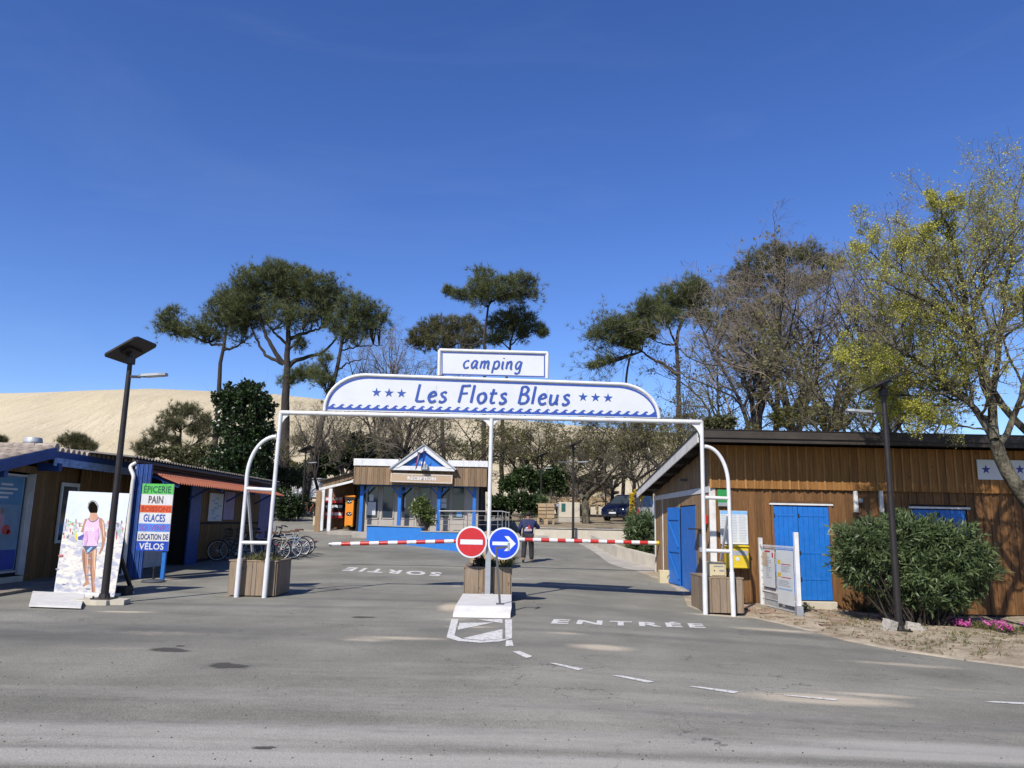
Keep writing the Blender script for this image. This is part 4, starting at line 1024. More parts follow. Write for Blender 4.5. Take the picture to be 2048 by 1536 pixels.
# ================================================================== white rigid mesh fence panel
pr = gp(1599, 1238); plx = at(1521, 1100, FY-.14).x
pA = Vector((plx, FY-.14, g(plx, FY-.14)+.03)); pB = Vector((pr.x, pr.y, pr.z+.03))
fp = thing('fence_panel', 'white wire mesh fence panel with two posts beside the blue double door', 'fence', (pA+pB)/2)
mb = MB(); mb.cbx(pA.x-.045, pA.x+.045, pA.y-.045, pA.y+.045, pA.z, pA.z+1.55, .006); mb.build('post', WHITEOLD, fp)
mb = MB(); mb.cbx(pB.x-.045, pB.x+.045, pB.y-.045, pB.y+.045, pB.z+.22, pB.z+1.72, .006); mb.build('post', WHITE, fp)
mb = MB(); mb.cbx(pB.x-.07, pB.x+.07, pB.y-.07, pB.y+.07, pB.z-.05, pB.z+.215, .006); mb.build('post_shoe', GALV, fp)
d = pB-pA; d.z = 0; Ld = d.length; d.normalize(); nn = Vector((-d.y, d.x, 0))
if nn.x > 0: nn = -nn
zf = max(pA.z, pB.z)+.06; zt = pB.z+1.42
mb = MB()
for k in range(34):
    p = pA+d*(.08+(Ld-.16)*k/33); mb.beam((p.x, p.y, zf-.1), (p.x, p.y, zt), .006, .006, (1, 0, 0))
o = mb.build('mesh_wires', WHITE, fp); o['kind'] = 'stuff'
for zz in list(np.linspace(zf, zt-.1, 9))+[zt-.06, zt-.02, zt]:
    mb = MB(); a = pA+d*.05; b_ = pA+d*(Ld-.05); off = nn*(.035 if zz > zt-.08 else .012)
    mb.beam(Vector((a.x, a.y, zz))+off, Vector((b_.x, b_.y, zz))+off, .008, .008); mb.build('cross_wire', WHITE, fp)
mb = MB(); a = pA+d*.05; b_ = pA+d*(Ld-.03)
mb.beam((a.x, a.y, zf+.35), (b_.x, b_.y, zf+.30), .02, .09); mb.build('rail_board', WHITEOLD, fp)
def fposter(label, u0, u1, z0, z1, deco):
    P = lambda u, z, o_: pA+d*u*Ld+nn*o_+Vector((0, 0, z-pA.z))
    c = P((u0+u1)/2, z0, .05); t = thing('poster', label, 'poster', c)
    mb = MB(); mb.prism([P(u0, z0, .05), P(u1, z0, .05), P(u1, z1, .05), P(u0, z1, .05)], nn*.006); o = mb.build('sheet', PAPER, t)
    for kind_, mat, rects in deco:
        mb = MB()
        for a0, b0, a1, b1 in rects:
            mb.prism([P(u0+(u1-u0)*x, z0+(z1-z0)*y, .0575) for x, y in ((a0, b0), (a1, b0), (a1, b1), (a0, b1))], nn*.001)
        q = mb.build(kind_, mat, o); q['kind'] = 'stuff'
BEIGEP = M('beige_print', (.55, .44, .33), .6, bump=0)
fposter('campsite plan poster with red heading on the white fence panel', .12, .46, zf+.42, zt-.10,
        [('ground_tint', BEIGEP, [(.0, .55, .45, .92)]), ('heading', REDP, [(.22, .93, .68, .975), (.82, .8, .93, .92)]), ('plan_print', GREYTXT, [(.25+.08*rnd.random(), .25+k*.045, .4+.4*rnd.random(), .265+k*.045) for k in range(13)])])
fposter('long information poster with two yellow dots on the white fence panel', .52, .96, zf+.12, zt-.09,
        [('yellow_dot', YEL, [(.07, .74, .26, .82), (.07, .50, .26, .58)]), ('red_line', REDP, [(.3, .735, .85, .75), (.3, .49, .85, .505)]), ('print', GREYTXT, [(.3, .60+k*.022, .85-.2*rnd.random(), .607+k*.022) for k in range(6)]+[(.1, .34+k*.03, .85-.2*rnd.random(), .35+k*.03) for k in range(4)]), ('blue_strip', LBLUE, [(.08, .27, .9, .29)])])

# ================================================================== shop row on the left
SX = -11.0  # shop positions and heights scaled outward about the camera eye, keeping image pixels
sp_ = thing('grocery_shop', 'dark boarded grocery shop with blue fascias along the left side', 'building', (SX-2, 18, g(SX, 18)))
zsb = g(SX, 18)+.01
mb = MB(); mb.bx(-19, SX-.2, 13.7, 18.3, zsb-.1, 2.40); mb.bx(-19, SX-.16, 18.35, 21.8, zsb-.1, 2.74); mb.build('wall', DARKIN, sp_)
def sboards(a, b_, z0, z1, X=SX, n=None, mat=WDL, name='board'):
    n = n or max(1, round((b_-a)/.21)); m_ = MB(); w = (b_-a)/n; m_.cbx(-.03, 0, -w/2+.004, w/2-.004, 0, z1-z0, .004); me = new_mesh(name, [tuple(v) for v in m_.v], m_.f, mat)
    for k in range(n): put(name, me, sp_, (X-rnd.uniform(0, .006), a+w*(k+.5), z0))
pz1 = 2.456; pz0 = .27
sboards(13.7, 18.0, pz1+.04, 2.66); sboards(18.0, 18.42, zsb, 2.82, n=2); sboards(13.7, 18.0, zsb, pz0-.07, mat=CREAMW, n=1, name='plinth')
mb = MB(); mb.bx(SX-.22, SX-.005, 17.985, 18.0, pz0-.06, pz1+.035); mb.build('window_jamb', WHITEOLD, sp_)
sboards(18.42, 21.8, zsb, 2.75, SX-.15)
# poster window
gx = SX-.17
mb = MB(); mb.bx(gx-.02, gx, 14.9, 17.98, pz0, pz1); sw = mb.build('window', GLASSB, sp_)
for q in ((14.9, 17.98, pz1-.05, pz1), (14.9, 17.98, pz0, pz0+.05), (17.92, 17.979, pz0+.051, pz1-.051)):
    mb = MB(); mb.bx(gx+.002, gx+.03, *q); mb.build('frame', ALU, sw)
PSKY = M('poster_blue', (.06, .22, .40), .5, bump=0, var=.12); PSKY2 = M('poster_sea', (.16, .30, .42), .5, bump=0, var=.3, scale=2)
pp = thing('window_poster', 'blue beach poster behind the shop window at left edge', 'poster', (gx+.004, 17.2, pz0+.1))
mb = MB(); mb.bx(gx+.003, gx+.006, 16.0, 17.86, pz0+.06, pz1-.06); ps = mb.build('sheet', PSKY2, pp)
def pp_rect(nm, mat, y0, y1, z0, z1, k=0):
    mb = MB(); mb.bx(gx+.0065+.001*k, gx+.008+.001*k, y0, y1, z0, z1); return mb.build(nm, mat, ps)
pp_rect('upper_sky', PSKY, 16.02, 17.8, 1.77, pz1-.08); pp_rect('lower_band', M('poster_navy', (.01, .05, .35), .5, bump=0), 16.02, 17.84, pz0+.08, .78)
for k, (y0, y1) in enumerate(((17.05, 17.45), (17.02, 17.63), (17.0, 17.48), (17.02, 17.34))): pp_rect('print_line', PAPER, y0, y1, 2.19-k*.095, 2.235-k*.095, 1)
def fig(mb, c, prims):
    for (y, z, ry_, rz_) in prims:
        mb.flat([(c[0], c[1]+y+ry_*math.cos(a), c[2]+z+rz_*math.sin(a)) for a in np.linspace(0, 2*math.pi, 13)[:-1]])
SKIN = M('printed_skin', (.36, .17, .10), .6, bump=0, var=.2, scale=4); HAIR = M('dark_hair', (.012, .010, .009), .8, bump=0)
mb = MB(); fig(mb, (gx+.0085, 17.2, 1.63), [(0, 0, .055, .075)]); mb.build('printed_head', SKIN, ps)
mb = MB(); fig(mb, (gx+.0085, 17.18, 1.36), [(0, 0, .13, .22)]); mb.build('printed_shirt', M('print_pink', (.50, .28, .34), .6, bump=0), ps)
mb = MB(); fig(mb, (gx+.0095, 17.4, 1.22), [(0, 0, .14, .11), (.11, -.06, .08, .055)]); mb.build('printed_towel', REDP, ps)
mb = MB(); fig(mb, (gx+.0085, 17.14, .92), [(0, 0, .065, .24), (-.13, -.02, .065, .24)]); mb.build('printed_legs', LBLUE, ps)
# near roof with tiles, rake board
RXE = -10.47
r0 = Vector((RXE, 14.2, 2.28)); r1 = Vector((RXE, 17.73, 3.09))
mb = MB(); mb.prism([r0, r1, r1-Vector((0, 0, .12)), r0-Vector((0, 0, .12))], Vector((-8, 0, 0))); rf = mb.build('roof', WDF, sp_)
mb = MB(); mb.prism([r0+Vector((.001, 0, .0)), r1+Vector((.001, 0, .0)), r1+Vector((.001, 0, -.24)), r0+Vector((.001, 0, -.24))], Vector((.03, 0, 0))); mb.build('rake_board', BLUEDK, sp_)
TILE = M('weathered_roof_tile', (.36, .30, .245), .9, var=.25, rand=.2, scale=6, bump=.4, dirt=(.17, .15, .12), dirtamt=.7)
pf = [(-.115+.23*k/8, .06*math.sin(math.pi*k/8)) for k in range(9)]
L_ = .46
V = []
for s_ in (0, 1):
    for x, h in pf: V.append((x*(1-.12*s_), L_*s_, h+.0))
    for x, h in pf: V.append((x*(1-.12*s_), L_*s_, h-.014))
F = [(k, k+1, 18+k+1, 18+k) for k in range(8)] + [(9+k, 27+k, 27+k+1, 9+k+1) for k in range(8)] + [(k, 9+k, 9+k+1, k+1) for k in range(8)]
tile_me = new_mesh('tile', V, F, TILE, True)
dr = (r1-r0); ang = math.atan2(dr.z, dr.y); dr.normalize()
for c in range(7):
    for r_ in range(9):
        p = r0+dr*(r_*.40-.02)+Vector((-.11-c*.225, 0, .02)); put('tile', tile_me, sp_, p+Vector((rnd.uniform(-.006, .006), 0, 0)), (ang-.035, 0, rnd.uniform(-.02, .02)))
for c in range(4):
    mb = MB(); mb.tube([(RXE-c*.5, 17.78, 3.09), (RXE-c*.5-.48, 17.78, 3.09)], .10, 10); mb.build('ridge_tile', TILE, sp_, True)
for y in (16.15, 18.07):
    zz = r0.z+(y-r0.y)*.2295-.23 if y < 17.7 else 2.75
    mb = MB(); mb.bx(SX, RXE-.04, y-.065, y+.065, zz-.18, zz); mb.build('rafter_end', BLUEDK, sp_)
# second roof part with a pale, blue-streaked lower fascia board
mb = MB(); mb.bx(-19, -10.62, 17.8, 21.85, 2.86, 3.01); mb.build('flat_roof', WDF, sp_)
mb = MB(); mb.bx(-10.62, -10.59, 17.82, 21.85, 2.83, 3.03); mb.build('fascia_board', BLUEDK, sp_)
mb = MB(); mb.bx(-10.589, -10.56, 17.9, 21.84, 2.69, 2.875); mb.build('fascia_board', BLUEPALE, sp_)
for c in range(17):
    mb = MB(); y = 17.9+c*.234; mb.tube([(-10.6, y+.1, 3.045), (-11.0, y+.1, 3.06)], .085, 8); mb.build('tile', TILE, sp_, True)
# small white window of the second part
mb = MB(); mb.bx(SX-.148, SX-.12, 19.3, 20.7, .95, 2.34); w2 = mb.build('window', GLASS, sp_)
for q in ((19.23, 20.77, 2.27, 2.36), (19.23, 19.3, .95, 2.269), (20.7, 20.77, .95, 2.269), (19.97, 20.02, .95, 2.269), (19.23, 20.77, .88, .949)):
    mb = MB(); mb.bx(SX-.119, SX-.08, *q); mb.build('frame', WHITEOLD, w2)
# roof vent
p = at(65, 893, 21.3)
rv = thing('roof_vent', 'round pale grey ventilation cap on the shop roof', 'roof vent', p)
mb = MB(); mb.lathe([(.18, -.45), (.18, .0), (.23, .02), (.235, .13), (.23, .17), (.21, .24), (.18, .25), (.02, .252)], p, 24); mb.build('cap', ALU, rv, True)
mb = MB(); mb.lathe([(.238, .09), (.243, .11), (.238, .13)], p, 20); mb.build('band', GALV, rv, True)
# raised pavement in front
mb = MB(); mb.prism([(-19, 13, 0), (-10.3, 13, 0), (-9.7, 14.6, 0), (-10.0, 19.3, 0), (-19, 19.3, 0)], Vector((0, 0, .07)))
tag(mb.build('shop_pavement', sandy('dusty_concrete', (.20, .175, .14), (.34, .30, .24))), 'low dusty concrete pavement in front of the shop', 'pavement', kind='structure')

# ---- bike hire shed
HX = -9.70
sh_ = thing('hire_shed', 'dark boarded shed with corrugated roof and orange awning where bicycles are hired', 'building', (HX-2, 25, .1))
Y0, Y1, HZ = 19.5, 31.6, 2.98
mb = MB(); mb.bx(-13, HX-1.42, 21.9, 24.0, -.1, HZ-.1); mb.bx(-13, HX-.04, 24.01, Y1, -.1, HZ-.1); mb.build('wall', DARKIN, sh_)
def hb_(a, b_, z0, z1, X=HX, bw=.16, mat=WDL, name='board'):
    n = max(1, round((b_-a)/bw)); m_ = MB(); w = (b_-a)/n; m_.bx(-.03, 0, -w/2+.014, w/2-.014, 0, z1-z0); me = new_mesh(name, [tuple(v) for v in m_.v], m_.f, mat)
    for k in range(n): put(name, me, sh_, (X-rnd.uniform(0, .004), a+w*(k+.5), z0))
hb_(20.0, 23.7, 1.55, HZ-.1, HX-1.36, .17); hb_(24.5, 30.2, g(HX, 27)+.05, 1.35, bw=.12); hb_(24.5, 30.2, 1.42, HZ-.12, bw=.17)
for ya, yb in ((23.7, 24.5), (30.2, 31.55)):
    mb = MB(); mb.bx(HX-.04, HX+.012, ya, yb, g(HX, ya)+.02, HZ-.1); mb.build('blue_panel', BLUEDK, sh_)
# corner pillar: ribbed blue sheet facing the road
xa, xb = at(256, 1100, Y0).x, at(288, 1100, Y0).x
mb = MB(); n = 10
for k in range(n):
    u0, u1 = xa+(xb-xa)*k/n, xa+(xb-xa)*(k+1)/n; mb.bx(u0+.004, u1-.004, Y0-.03-(.02 if k % 3 == 1 else 0), Y0+.05, g(HX, Y0)+.02, HZ-.12)
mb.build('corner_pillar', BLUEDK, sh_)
# corrugated roof
CORR = M('fibre_cement', (.17, .155, .135), .9, var=.3, scale=2, dirt=(.06, .055, .05), dirtamt=.6)
ys = np.linspace(Y0-.1, Y1+.2, 12*69); V = []
for X, dz in ((-9.44, 0), (-10.4, .09), (-11.6, .17)):
    for y in ys: V.append((X, y, HZ+.06+dz+.028*math.sin(y*2*math.pi/.177)))
n = len(ys); F = np.array([(r_*n+k, r_*n+k+1, (r_+1)*n+k+1, (r_+1)*n+k) for r_ in range(2) for k in range(n-1)])
build_np('corrugated_roof', V, F, CORR, sh_, True)
mb = MB(); mb.bx(-9.52, -9.47, Y0-.06, Y1+.1, HZ-.16, HZ+.01); mb.build('fascia_board', WDF, sh_)
mb = MB(); mb.tube([(-9.42, Y0-.05, HZ-.06), (-9.42, Y1+.15, HZ-.06)], .05, 10); mb.build('gutter', DMET, sh_, True)
px_ = xa+.0
mb = MB(); mb.tube(ipath([(-9.44, Y0-.02, HZ-.08), (-9.55, Y0-.06, HZ-.20), (px_+.0, Y0-.12, HZ-.42), (px_, Y0-.12, HZ-.6)], 5)+[(px_, Y0-.12, g(HX, Y0)+.12)], .048, 10); mb.build('downpipe', WHITEOLD, sh_, True)
# orange corrugated awning in two laps
AWN = M('orange_awning_sheet', (.37, .118, .058), .65, var=.14, scale=3, dirt=(.25, .08, .045), dirtamt=.35)
ys = np.linspace(20.25, 29.8, 12*60)
for lap, (xa_, za_, xb_, zb_) in enumerate(((HX+.0, 2.84, HX+.56, 2.63), (HX+.50, 2.62, HX+1.05, 2.42))):
    V = []
    for X, Z in ((xa_, za_), (xb_, zb_)):
        for y in ys: V.append((X, y, Z+.026*math.sin(y*2*math.pi/.16)+.014*lap))
    n = len(ys); F = np.array([(k, k+1, n+k+1, n+k) for k in range(n-1)]); build_np('awning_sheet', V, F, AWN, sh_, True)
for y in (20.4, 23.5, 26.6, 29.6):
    mb = MB(); mb.beam((HX, y, 2.72), (HX+1.0, y, 2.36), .05, .07); mb.beam((HX+.02, y, 2.1), (HX+.6, y, 2.44), .04, .05); mb.build('awning_bracket', BLUEDK, sh_)
# things inside and on the shed
fr_ = thing('chest_freezer', 'white chest freezer standing in the dark open bay of the shed', 'freezer', (HX-.6, 22.6, g(HX, 22)))
mb = MB(); mb.cbx(HX-1.1, HX-.5, 21.9, 23.3, g(HX, 22)+.04, .92, .02); mb.build('body', WHITEOLD, fr_)
mb = MB(); mb.cbx(HX-1.12, HX-.48, 21.88, 23.32, .925, .985, .015); mb.build('lid', ALU, fr_)
dd = thing('glass_door', 'white framed glass door standing low behind the price sign', 'door', (HX-.3, 20.4, g(HX, 20)))
mb = MB(); mb.bx(HX-.95, HX-.25, 20.35, 20.37, .1, 1.0); mb.build('pane', GLASS, dd)
for q in ((HX-.99, HX-.21, .04, .10), (HX-.99, HX-.21, 1.0, 1.06), (HX-.99, HX-.951, .10, 1.0), (HX-.249, HX-.21, .10, 1.0)):
    mb = MB(); mb.bx(q[0], q[1], 20.34, 20.38, q[2], q[3]); mb.build('frame', WHITEOLD, dd)
def wposter(label, y0, y1, z0, z1, mat, inkmat=None):
    t = thing('wall_poster', label, 'poster', (HX+.02, (y0+y1)/2, z0))
    mb = MB(); mb.bx(HX+.012, HX+.03, y0, y1, z0, z1); o = mb.build('sheet', mat, t)
    if inkmat:
        mb = MB()
        for k in range(9):
            yy_ = y0+(y1-y0)*(.2+.6*rnd.random()); zz = z0+(z1-z0)*(.1+.09*k); fig(mb, (HX+.032+.0005*k, yy_, zz), [(0, 0, .12+.1*rnd.random(), .03)])
        q = mb.build('scribble', inkmat, o); q['kind'] = 'stuff'
wposter('pale poster with blue handwriting on the shed wall', 25.1, 26.3, 1.45, 2.35, PAPER, LBLUE)
wposter('plain mauve poster right of the handwritten one on the shed wall', 26.4, 27.4, 1.5, 2.45, M('mauve_print', (.32, .26, .42), .6, bump=0))

# ================================================================== grocery price sign
gA, gB = at(283, 969, 18.6), at(350, 969, 18.6)
gb = gp(334, 1163)
YS = gb.y
c = lambda px, py: at(px, py, YS)
ps_ = thing('price_sign', 'striped shop sign on blue posts listing groceries bread drinks ices souvenirs', 'sign', gb)
q4 = [c(273, 1101), c(332, 1103), c(352, 969), c(284, 967)]
# upright board: keep it rectangular in the place
xl, xr = (q4[0].x+q4[3].x)/2, (q4[1].x+q4[2].x)/2; zb_, zt_ = q4[0].z, q4[3].z
mb = MB(); mb.cbx(xl, xr, YS, YS+.03, zb_, zt_, .003); bo = mb.build('board', WHITE, ps_)
for x in (xr-.10,):
    mb = MB(); mb.cbx(x-.045, x+.045, YS+.032, YS+.10, g(x, YS), zt_-.05, .004); mb.build('post', BLUE, ps_)
yt, yb = 968.0, 1102.0
rows = [('ÉPICERIE', 968, 989, GREENP, 'lime'), ('PAIN', 989, 1010, None, 'grey'), ('BOISSONS', 1011, 1026, 'or', 'redt'), ('GLACES', 1026, 1047, None, 'bl'), ('SOUVENIRS', 1048, 1064, 'lb', 'mg'), ('LOCATION DE', 1066, 1082, None, 'nv'), ('VÉLOS', 1083, 1102, 'db', 'wh')]
SM = {'lime': M('sign_green', (.10, .52, .09), .5, bump=0), 'or': M('sign_orange', (.72, .12, .02), .5, bump=0), 'lb': M('sign_sky_blue', (.06, .25, .72), .5, bump=0), 'db': M('sign_deep_blue', (.004, .06, .48), .5, bump=0),
      'g2': M('ink_green', (.01, .10, .05), .5, bump=0), 'grey': M('ink_grey', (.12, .09, .09), .5, bump=0), 'redt': M('ink_red', (.40, .015, .012), .5, bump=0), 'bl': M('ink_blue', (.01, .08, .42), .5, bump=0), 'mg': M('ink_magenta', (.25, .07, .45), .5, bump=0), 'nv': M('ink_navy', (.012, .03, .16), .5, bump=0), 'wh': WHITE}
zz = lambda y: zt_-(zt_-zb_)*(y-yt)/(yb-yt)
fitx = {'ÉPICERIE': (.06, .92), 'PAIN': (.24, .70), 'BOISSONS': (.05, .97), 'GLACES': (.14, .82), 'SOUVENIRS': (.03, .97), 'LOCATION DE': (.04, .97), 'VÉLOS': (.09, .86)}
for word, a, b_, bg, ink in rows:
    bgm = {'or': SM['or'], 'lb': SM['lb'], 'db': SM['db']}.get(bg) if isinstance(bg, str) else (SM['lime'] if bg is GREENP else None)
    if bgm:
        mb = MB(); mb.bx(xl+.004, xr-.004, YS-.003, YS-.0005, zz(b_), zz(a)); mb.build('stripe', bgm, bo)
    inkm = SM['g2'] if bg is GREENP else SM[ink]
    f0, f1 = fitx[word]; h = zz(a)-zz(b_); acc_ = 1.22 if 'É' in word else 1.0
    mb = MB(); text_on(mb, word, (xl+(xr-xl)*f0, YS-.005, zz(b_)+h*.12), Vector(((xr-xl)*(f1-f0), 0, 0)), Vector((0, 0, h*.72*min(acc_, 1.15))), .022, 1.05)
    o = mb.build('lettering', inkm, bo); o['kind'] = 'stuff'
# parasol base
c = gp(306, 1165)
pb_ = thing('parasol_base', 'grey round parasol base beside the price sign', 'parasol base', c)
mb = MB(); mb.lathe([(.26, 0), (.27, .03), (.24, .06), (.10, .075), (.04, .08)], c, 24); mb.build('foot', GREYMET, pb_, True)
mb = MB(); mb.lathe([(.028, .08), (.028, .30), (.035, .31), (.035, .36)], c, 12); mb.build('tube', BLACK, pb_, True)
# ================================================================== beach photo board with a face hole
yb0 = gp(165, 1195).y+.05
P0 = at(107, 1188, yb0+.05); P1 = at(228, 1196, yb0); P3 = at(138, 982, yb0+.50)
pn = (P1-P0).cross(P3-P0).normalized()
if pn.y > 0: pn = -pn
BP = lambda px, py, off=0.0: onplane(px, py, P0, pn, off)
cb_ = thing('beach_photo_board', 'leaning beach photo board of a man in pink vest with face hole', 'photo board', gp(170, 1198))
outl = [(107, 1188), (228, 1196), (260, 987), (138, 982)]
hole = [(186+9.6*math.cos(a)+1.5*math.sin(a), 1016.5+13*math.sin(a)) for a in np.linspace(0, 2*math.pi, 25)[:-1]]
o3 = [BP(*p) for p in outl]; h3 = [BP(*p) for p in hole]
T = tessellate_polygon([o3, h3]); allp = o3+h3; nA = len(allp)
mb = MB(); back = [p-pn*.02 for p in allp]
mb.add(allp+back, [tuple(t) for t in T]+[tuple(i+nA for i in t) for t in T]+[(i, (i+1) % 4, (i+1) % 4+nA, i+nA) for i in range(4)]+[(4+i, 4+(i+1) % 24, 4+(i+1) % 24+nA, 4+i+nA) for i in range(24)])
def sandprint():
    m, nt, p = _nt('printed_sand'); b = NB(nt)
    a = b.noise(b.coord((1, 1, 1.9)), 7, 3, .5, .8)
    c = b.mix(b.rng(a, .38, .58, 0, 1), (.26, .27, .35), (.50, .47, .41)); c = b.mix(b.rng(a, .55, .68, 0, .5), c, (.60, .56, .47))
    nt.links.new(c, p.inputs['Base Color']); p.inputs['Roughness'].default_value = .4; return m
bo = mb.build('board', M('printed_hazy_sky', (.56, .62, .70), .4, var=.05, bump=0), cb_)
_lay = [0]
def pr(name, px, mat, k=None):
    _lay[0] += 1; off = .001+.0006*_lay[0]
    mb = MB(); mb.flat([BP(x, y, off) for x, y in px]); return mb.build(name, mat, bo)
def ell(cx, cy, rx, ry_, n=16, rot=0): return [(cx+rx*math.cos(a)*math.cos(rot)-ry_*math.sin(a)*math.sin(rot), cy+rx*math.cos(a)*math.sin(rot)+ry_*math.sin(a)*math.cos(rot)) for a in np.linspace(0, 2*math.pi, n+1)[:-1]]
pr('printed_beach', [(128.5, 1044), (252, 1046), (229, 1190), (109, 1186)], sandprint())
r5 = random.Random(5); PC = [M('print_crowd_red', (.45, .10, .10), .5, bump=0), M('print_crowd_brown', (.22, .10, .07), .5, bump=0), M('print_crowd_green', (.12, .45, .12), .5, bump=0), M('print_crowd_dark', (.05, .05, .07), .5, bump=0)]
mbs = [MB() for _ in PC]; _lay[0] += 1
for k in range(46):
    x = r5.uniform(127, 165) if k % 2 else r5.uniform(210, 247); y = r5.uniform(1040, 1076); i = r5.randrange(4)
    mbs[i].flat([BP(*q, .001+.0006*_lay[0]+.00002*k) for q in ell(x, y, r5.uniform(.8, 2.2)*(2 if i == 2 else 1), r5.uniform(2, 5.5) if i != 2 else 1.5, 8)])
for m_, q in zip(PC, mbs):
    if q.v: o = q.build('printed_bathers', m_, bo); o['kind'] = 'stuff'
LEGM = M('printed_tan_leg', (.40, .19, .10), .5, bump=0, var=.25, scale=5)
pr('printed_leg', [(165, 1096), (176, 1103), (178, 1120), (177, 1135), (177, 1150), (177, 1160), (179, 1167), (174, 1170), (167, 1174), (165, 1172), (171, 1163), (169, 1148), (166, 1135), (164, 1115)], LEGM)
pr('printed_leg', [(178, 1105), (194, 1097), (193, 1118), (190, 1135), (191, 1150), (189, 1165), (191, 1180), (190, 1185), (184, 1184), (184, 1168), (181, 1150), (179, 1135), (177, 1118)], LEGM)
pr('printed_arm', [(198, 1036), (203, 1036), (208, 1042), (210, 1060), (211, 1078), (208, 1092), (206, 1099), (200, 1109), (197, 1108), (203, 1094), (204, 1080), (203, 1064), (199, 1052)], SKIN)
pr('printed_arm', [(170, 1038), (176, 1037), (171, 1056), (168, 1064), (162, 1064)], SKIN)
pr('printed_neck', [(181, 1026), (193, 1026), (197, 1035), (188, 1044), (178, 1037)], M('printed_tan', (.48, .24, .14), .5, bump=0))
VEST = M('printed_pink_vest', (.66, .42, .62), .5, bump=0, var=.08)
pr('printed_vest', [(176, 1037), (180, 1040), (186, 1043), (193, 1040), (198, 1034), (198, 1048), (201, 1060), (200, 1070), (196, 1084), (195, 1092), (166, 1092), (167, 1080), (168, 1062), (170, 1050)], VEST)
pr('printed_collar', [(177, 1036), (182, 1041.5), (187, 1042.5), (193, 1040), (198.5, 1033), (198, 1036), (193, 1042.5), (187, 1045), (181, 1044), (176, 1038)], M('print_plum', (.16, .09, .14), .5, bump=0))
pr('printed_briefs', [(165, 1092), (195, 1092), (191, 1097), (181, 1104), (177, 1108), (174, 1107), (171, 1100)], M('print_navy', (.015, .025, .10), .5, bump=0))
pr('printed_stripe', [(174, 1101), (182, 1094), (186, 1094), (178, 1104), (175, 1106)], LBLUE)
pr('printed_ball', ell(159, 1073, 9.3, 9.5), M('print_white', (.75, .78, .8), .5, bump=0))
pr('printed_ball_panel', [(151, 1066), (155, 1068), (156, 1080), (154, 1082), (150, 1076)], YEL); pr('printed_ball_panel', [(156, 1074), (168, 1068), (168, 1074), (165, 1080), (157, 1081)], M('print_ballblue', (.03, .03, .30), .5, bump=0))
_lay[0] += 1; mb = MB(); o_ = BP(170, 1062.5, .001+.0006*_lay[0]); text_on(mb, 'DOG', o_, BP(188.5, 1063.5, .001+.0006*_lay[0])-o_, BP(171.2, 1054.5, .001+.0006*_lay[0])-o_, .04); q = mb.build('printed_word', WHITE, bo); q['kind'] = 'stuff'
DKT = M('printed_shade_tan', (.24, .10, .05), .5, bump=0); LTT = M('printed_light_tan', (.62, .36, .22), .5, bump=0); VSH = M('printed_vest_fold', (.52, .30, .52), .5, bump=0, var=.2, scale=8)
pr('printed_leg_shade', [(165, 1100), (169, 1104), (170, 1135), (172, 1150), (173, 1162), (170, 1150), (167, 1136), (165, 1116)], DKT); pr('printed_leg_shade', [(178, 1108), (183, 1106), (183, 1140), (185, 1168), (187, 1182), (184, 1183), (182, 1150), (180, 1135)], DKT)
pr('printed_leg_light', [(188, 1102), (193, 1099), (191, 1130), (190, 1148), (188, 1130)], LTT); pr('printed_leg_light', [(175, 1108), (177, 1112), (176, 1140), (176, 1158), (174, 1140)], LTT)
pr('printed_arm_light', [(205, 1040), (208, 1045), (210, 1064), (210, 1080), (207, 1070), (206, 1052)], LTT)
pr('printed_vest_fold', [(170, 1066), (174, 1062), (176, 1080), (172, 1091), (168, 1090)], VSH); pr('printed_vest_fold', [(192, 1062), (197, 1056), (198, 1072), (195, 1088), (190, 1078)], VSH)
pr('printed_hair', [(175.5, 1018), (177, 1006), (184, 1000.5), (192, 1002), (196.5, 1009), (197, 1018), (195, 1010), (190, 1004), (184, 1003), (179, 1008), (177, 1016)], M('printed_grey_hair', (.25, .24, .23), .6, bump=0))
for k in range(7): x = 115+r5.random()*105; y = 1110+r5.random()*70; pr('printed_footprint', ell(x, y, 2.5+3*r5.random(), 1.0+r5.random(), 9), M('printed_sand_shade', (.27, .27, .34), .5, bump=0) if 'printed_sand_shade' not in bpy.data.materials else bpy.data.materials['printed_sand_shade'])
pr('printed_strip', [(117, 1183), (205, 1187), (205, 1194), (117, 1190)], WHITEOLD)
pr('printed_towel', [(118, 1110), (127, 1109), (126, 1113), (118, 1114)], PC[0])
# timber frame behind
for px, py, in ((225, 1100), (128, 1090)):
    a = BP(px+(10 if px > 200 else 0), py, -.04); b_ = Vector((a.x+.10, a.y+.55, g(a.x, a.y+.5)+.03))
    mb = MB(); mb.beam(a, b_, .07, .05); mb.build('prop', WDF, cb_)
    mb = MB(); mb.beam(b_, Vector((a.x+.02, yb0+.02, g(a.x, yb0)+.03)), .09, .05); mb.build('foot_rail', WHITEOLD, cb_)
mb = MB(); a = gp(112, 1192); b_ = gp(225, 1200); mb.beam(a+Vector((0, .06, .03)), b_+Vector((0, .06, .03)), .05, .05); mb.build('base_rail', WHITEOLD, cb_)
mb = MB(); a = BP(225, 1180, -.3); mb.cbx(a.x-.25, a.x+.12, a.y, a.y+.3, g(a.x, a.y), g(a.x, a.y)+.18, .01); tag(mb.build('ballast_block', BLACK), 'dark ballast block behind the foot of the beach photo board', 'block')
# pale board lying in front
q = [gp(57, 1217), gp(161, 1221), gp(169, 1199), gp(64, 1194)]
mb = MB(); mb.prism([p+Vector((0, 0, .03+.05*(i > 1))) for i, p in enumerate(q)], Vector((0, 0, .03))); tag(mb.build('ground_board', CONCW), 'pale white board lying on the asphalt in front of the beach photo board', 'board')

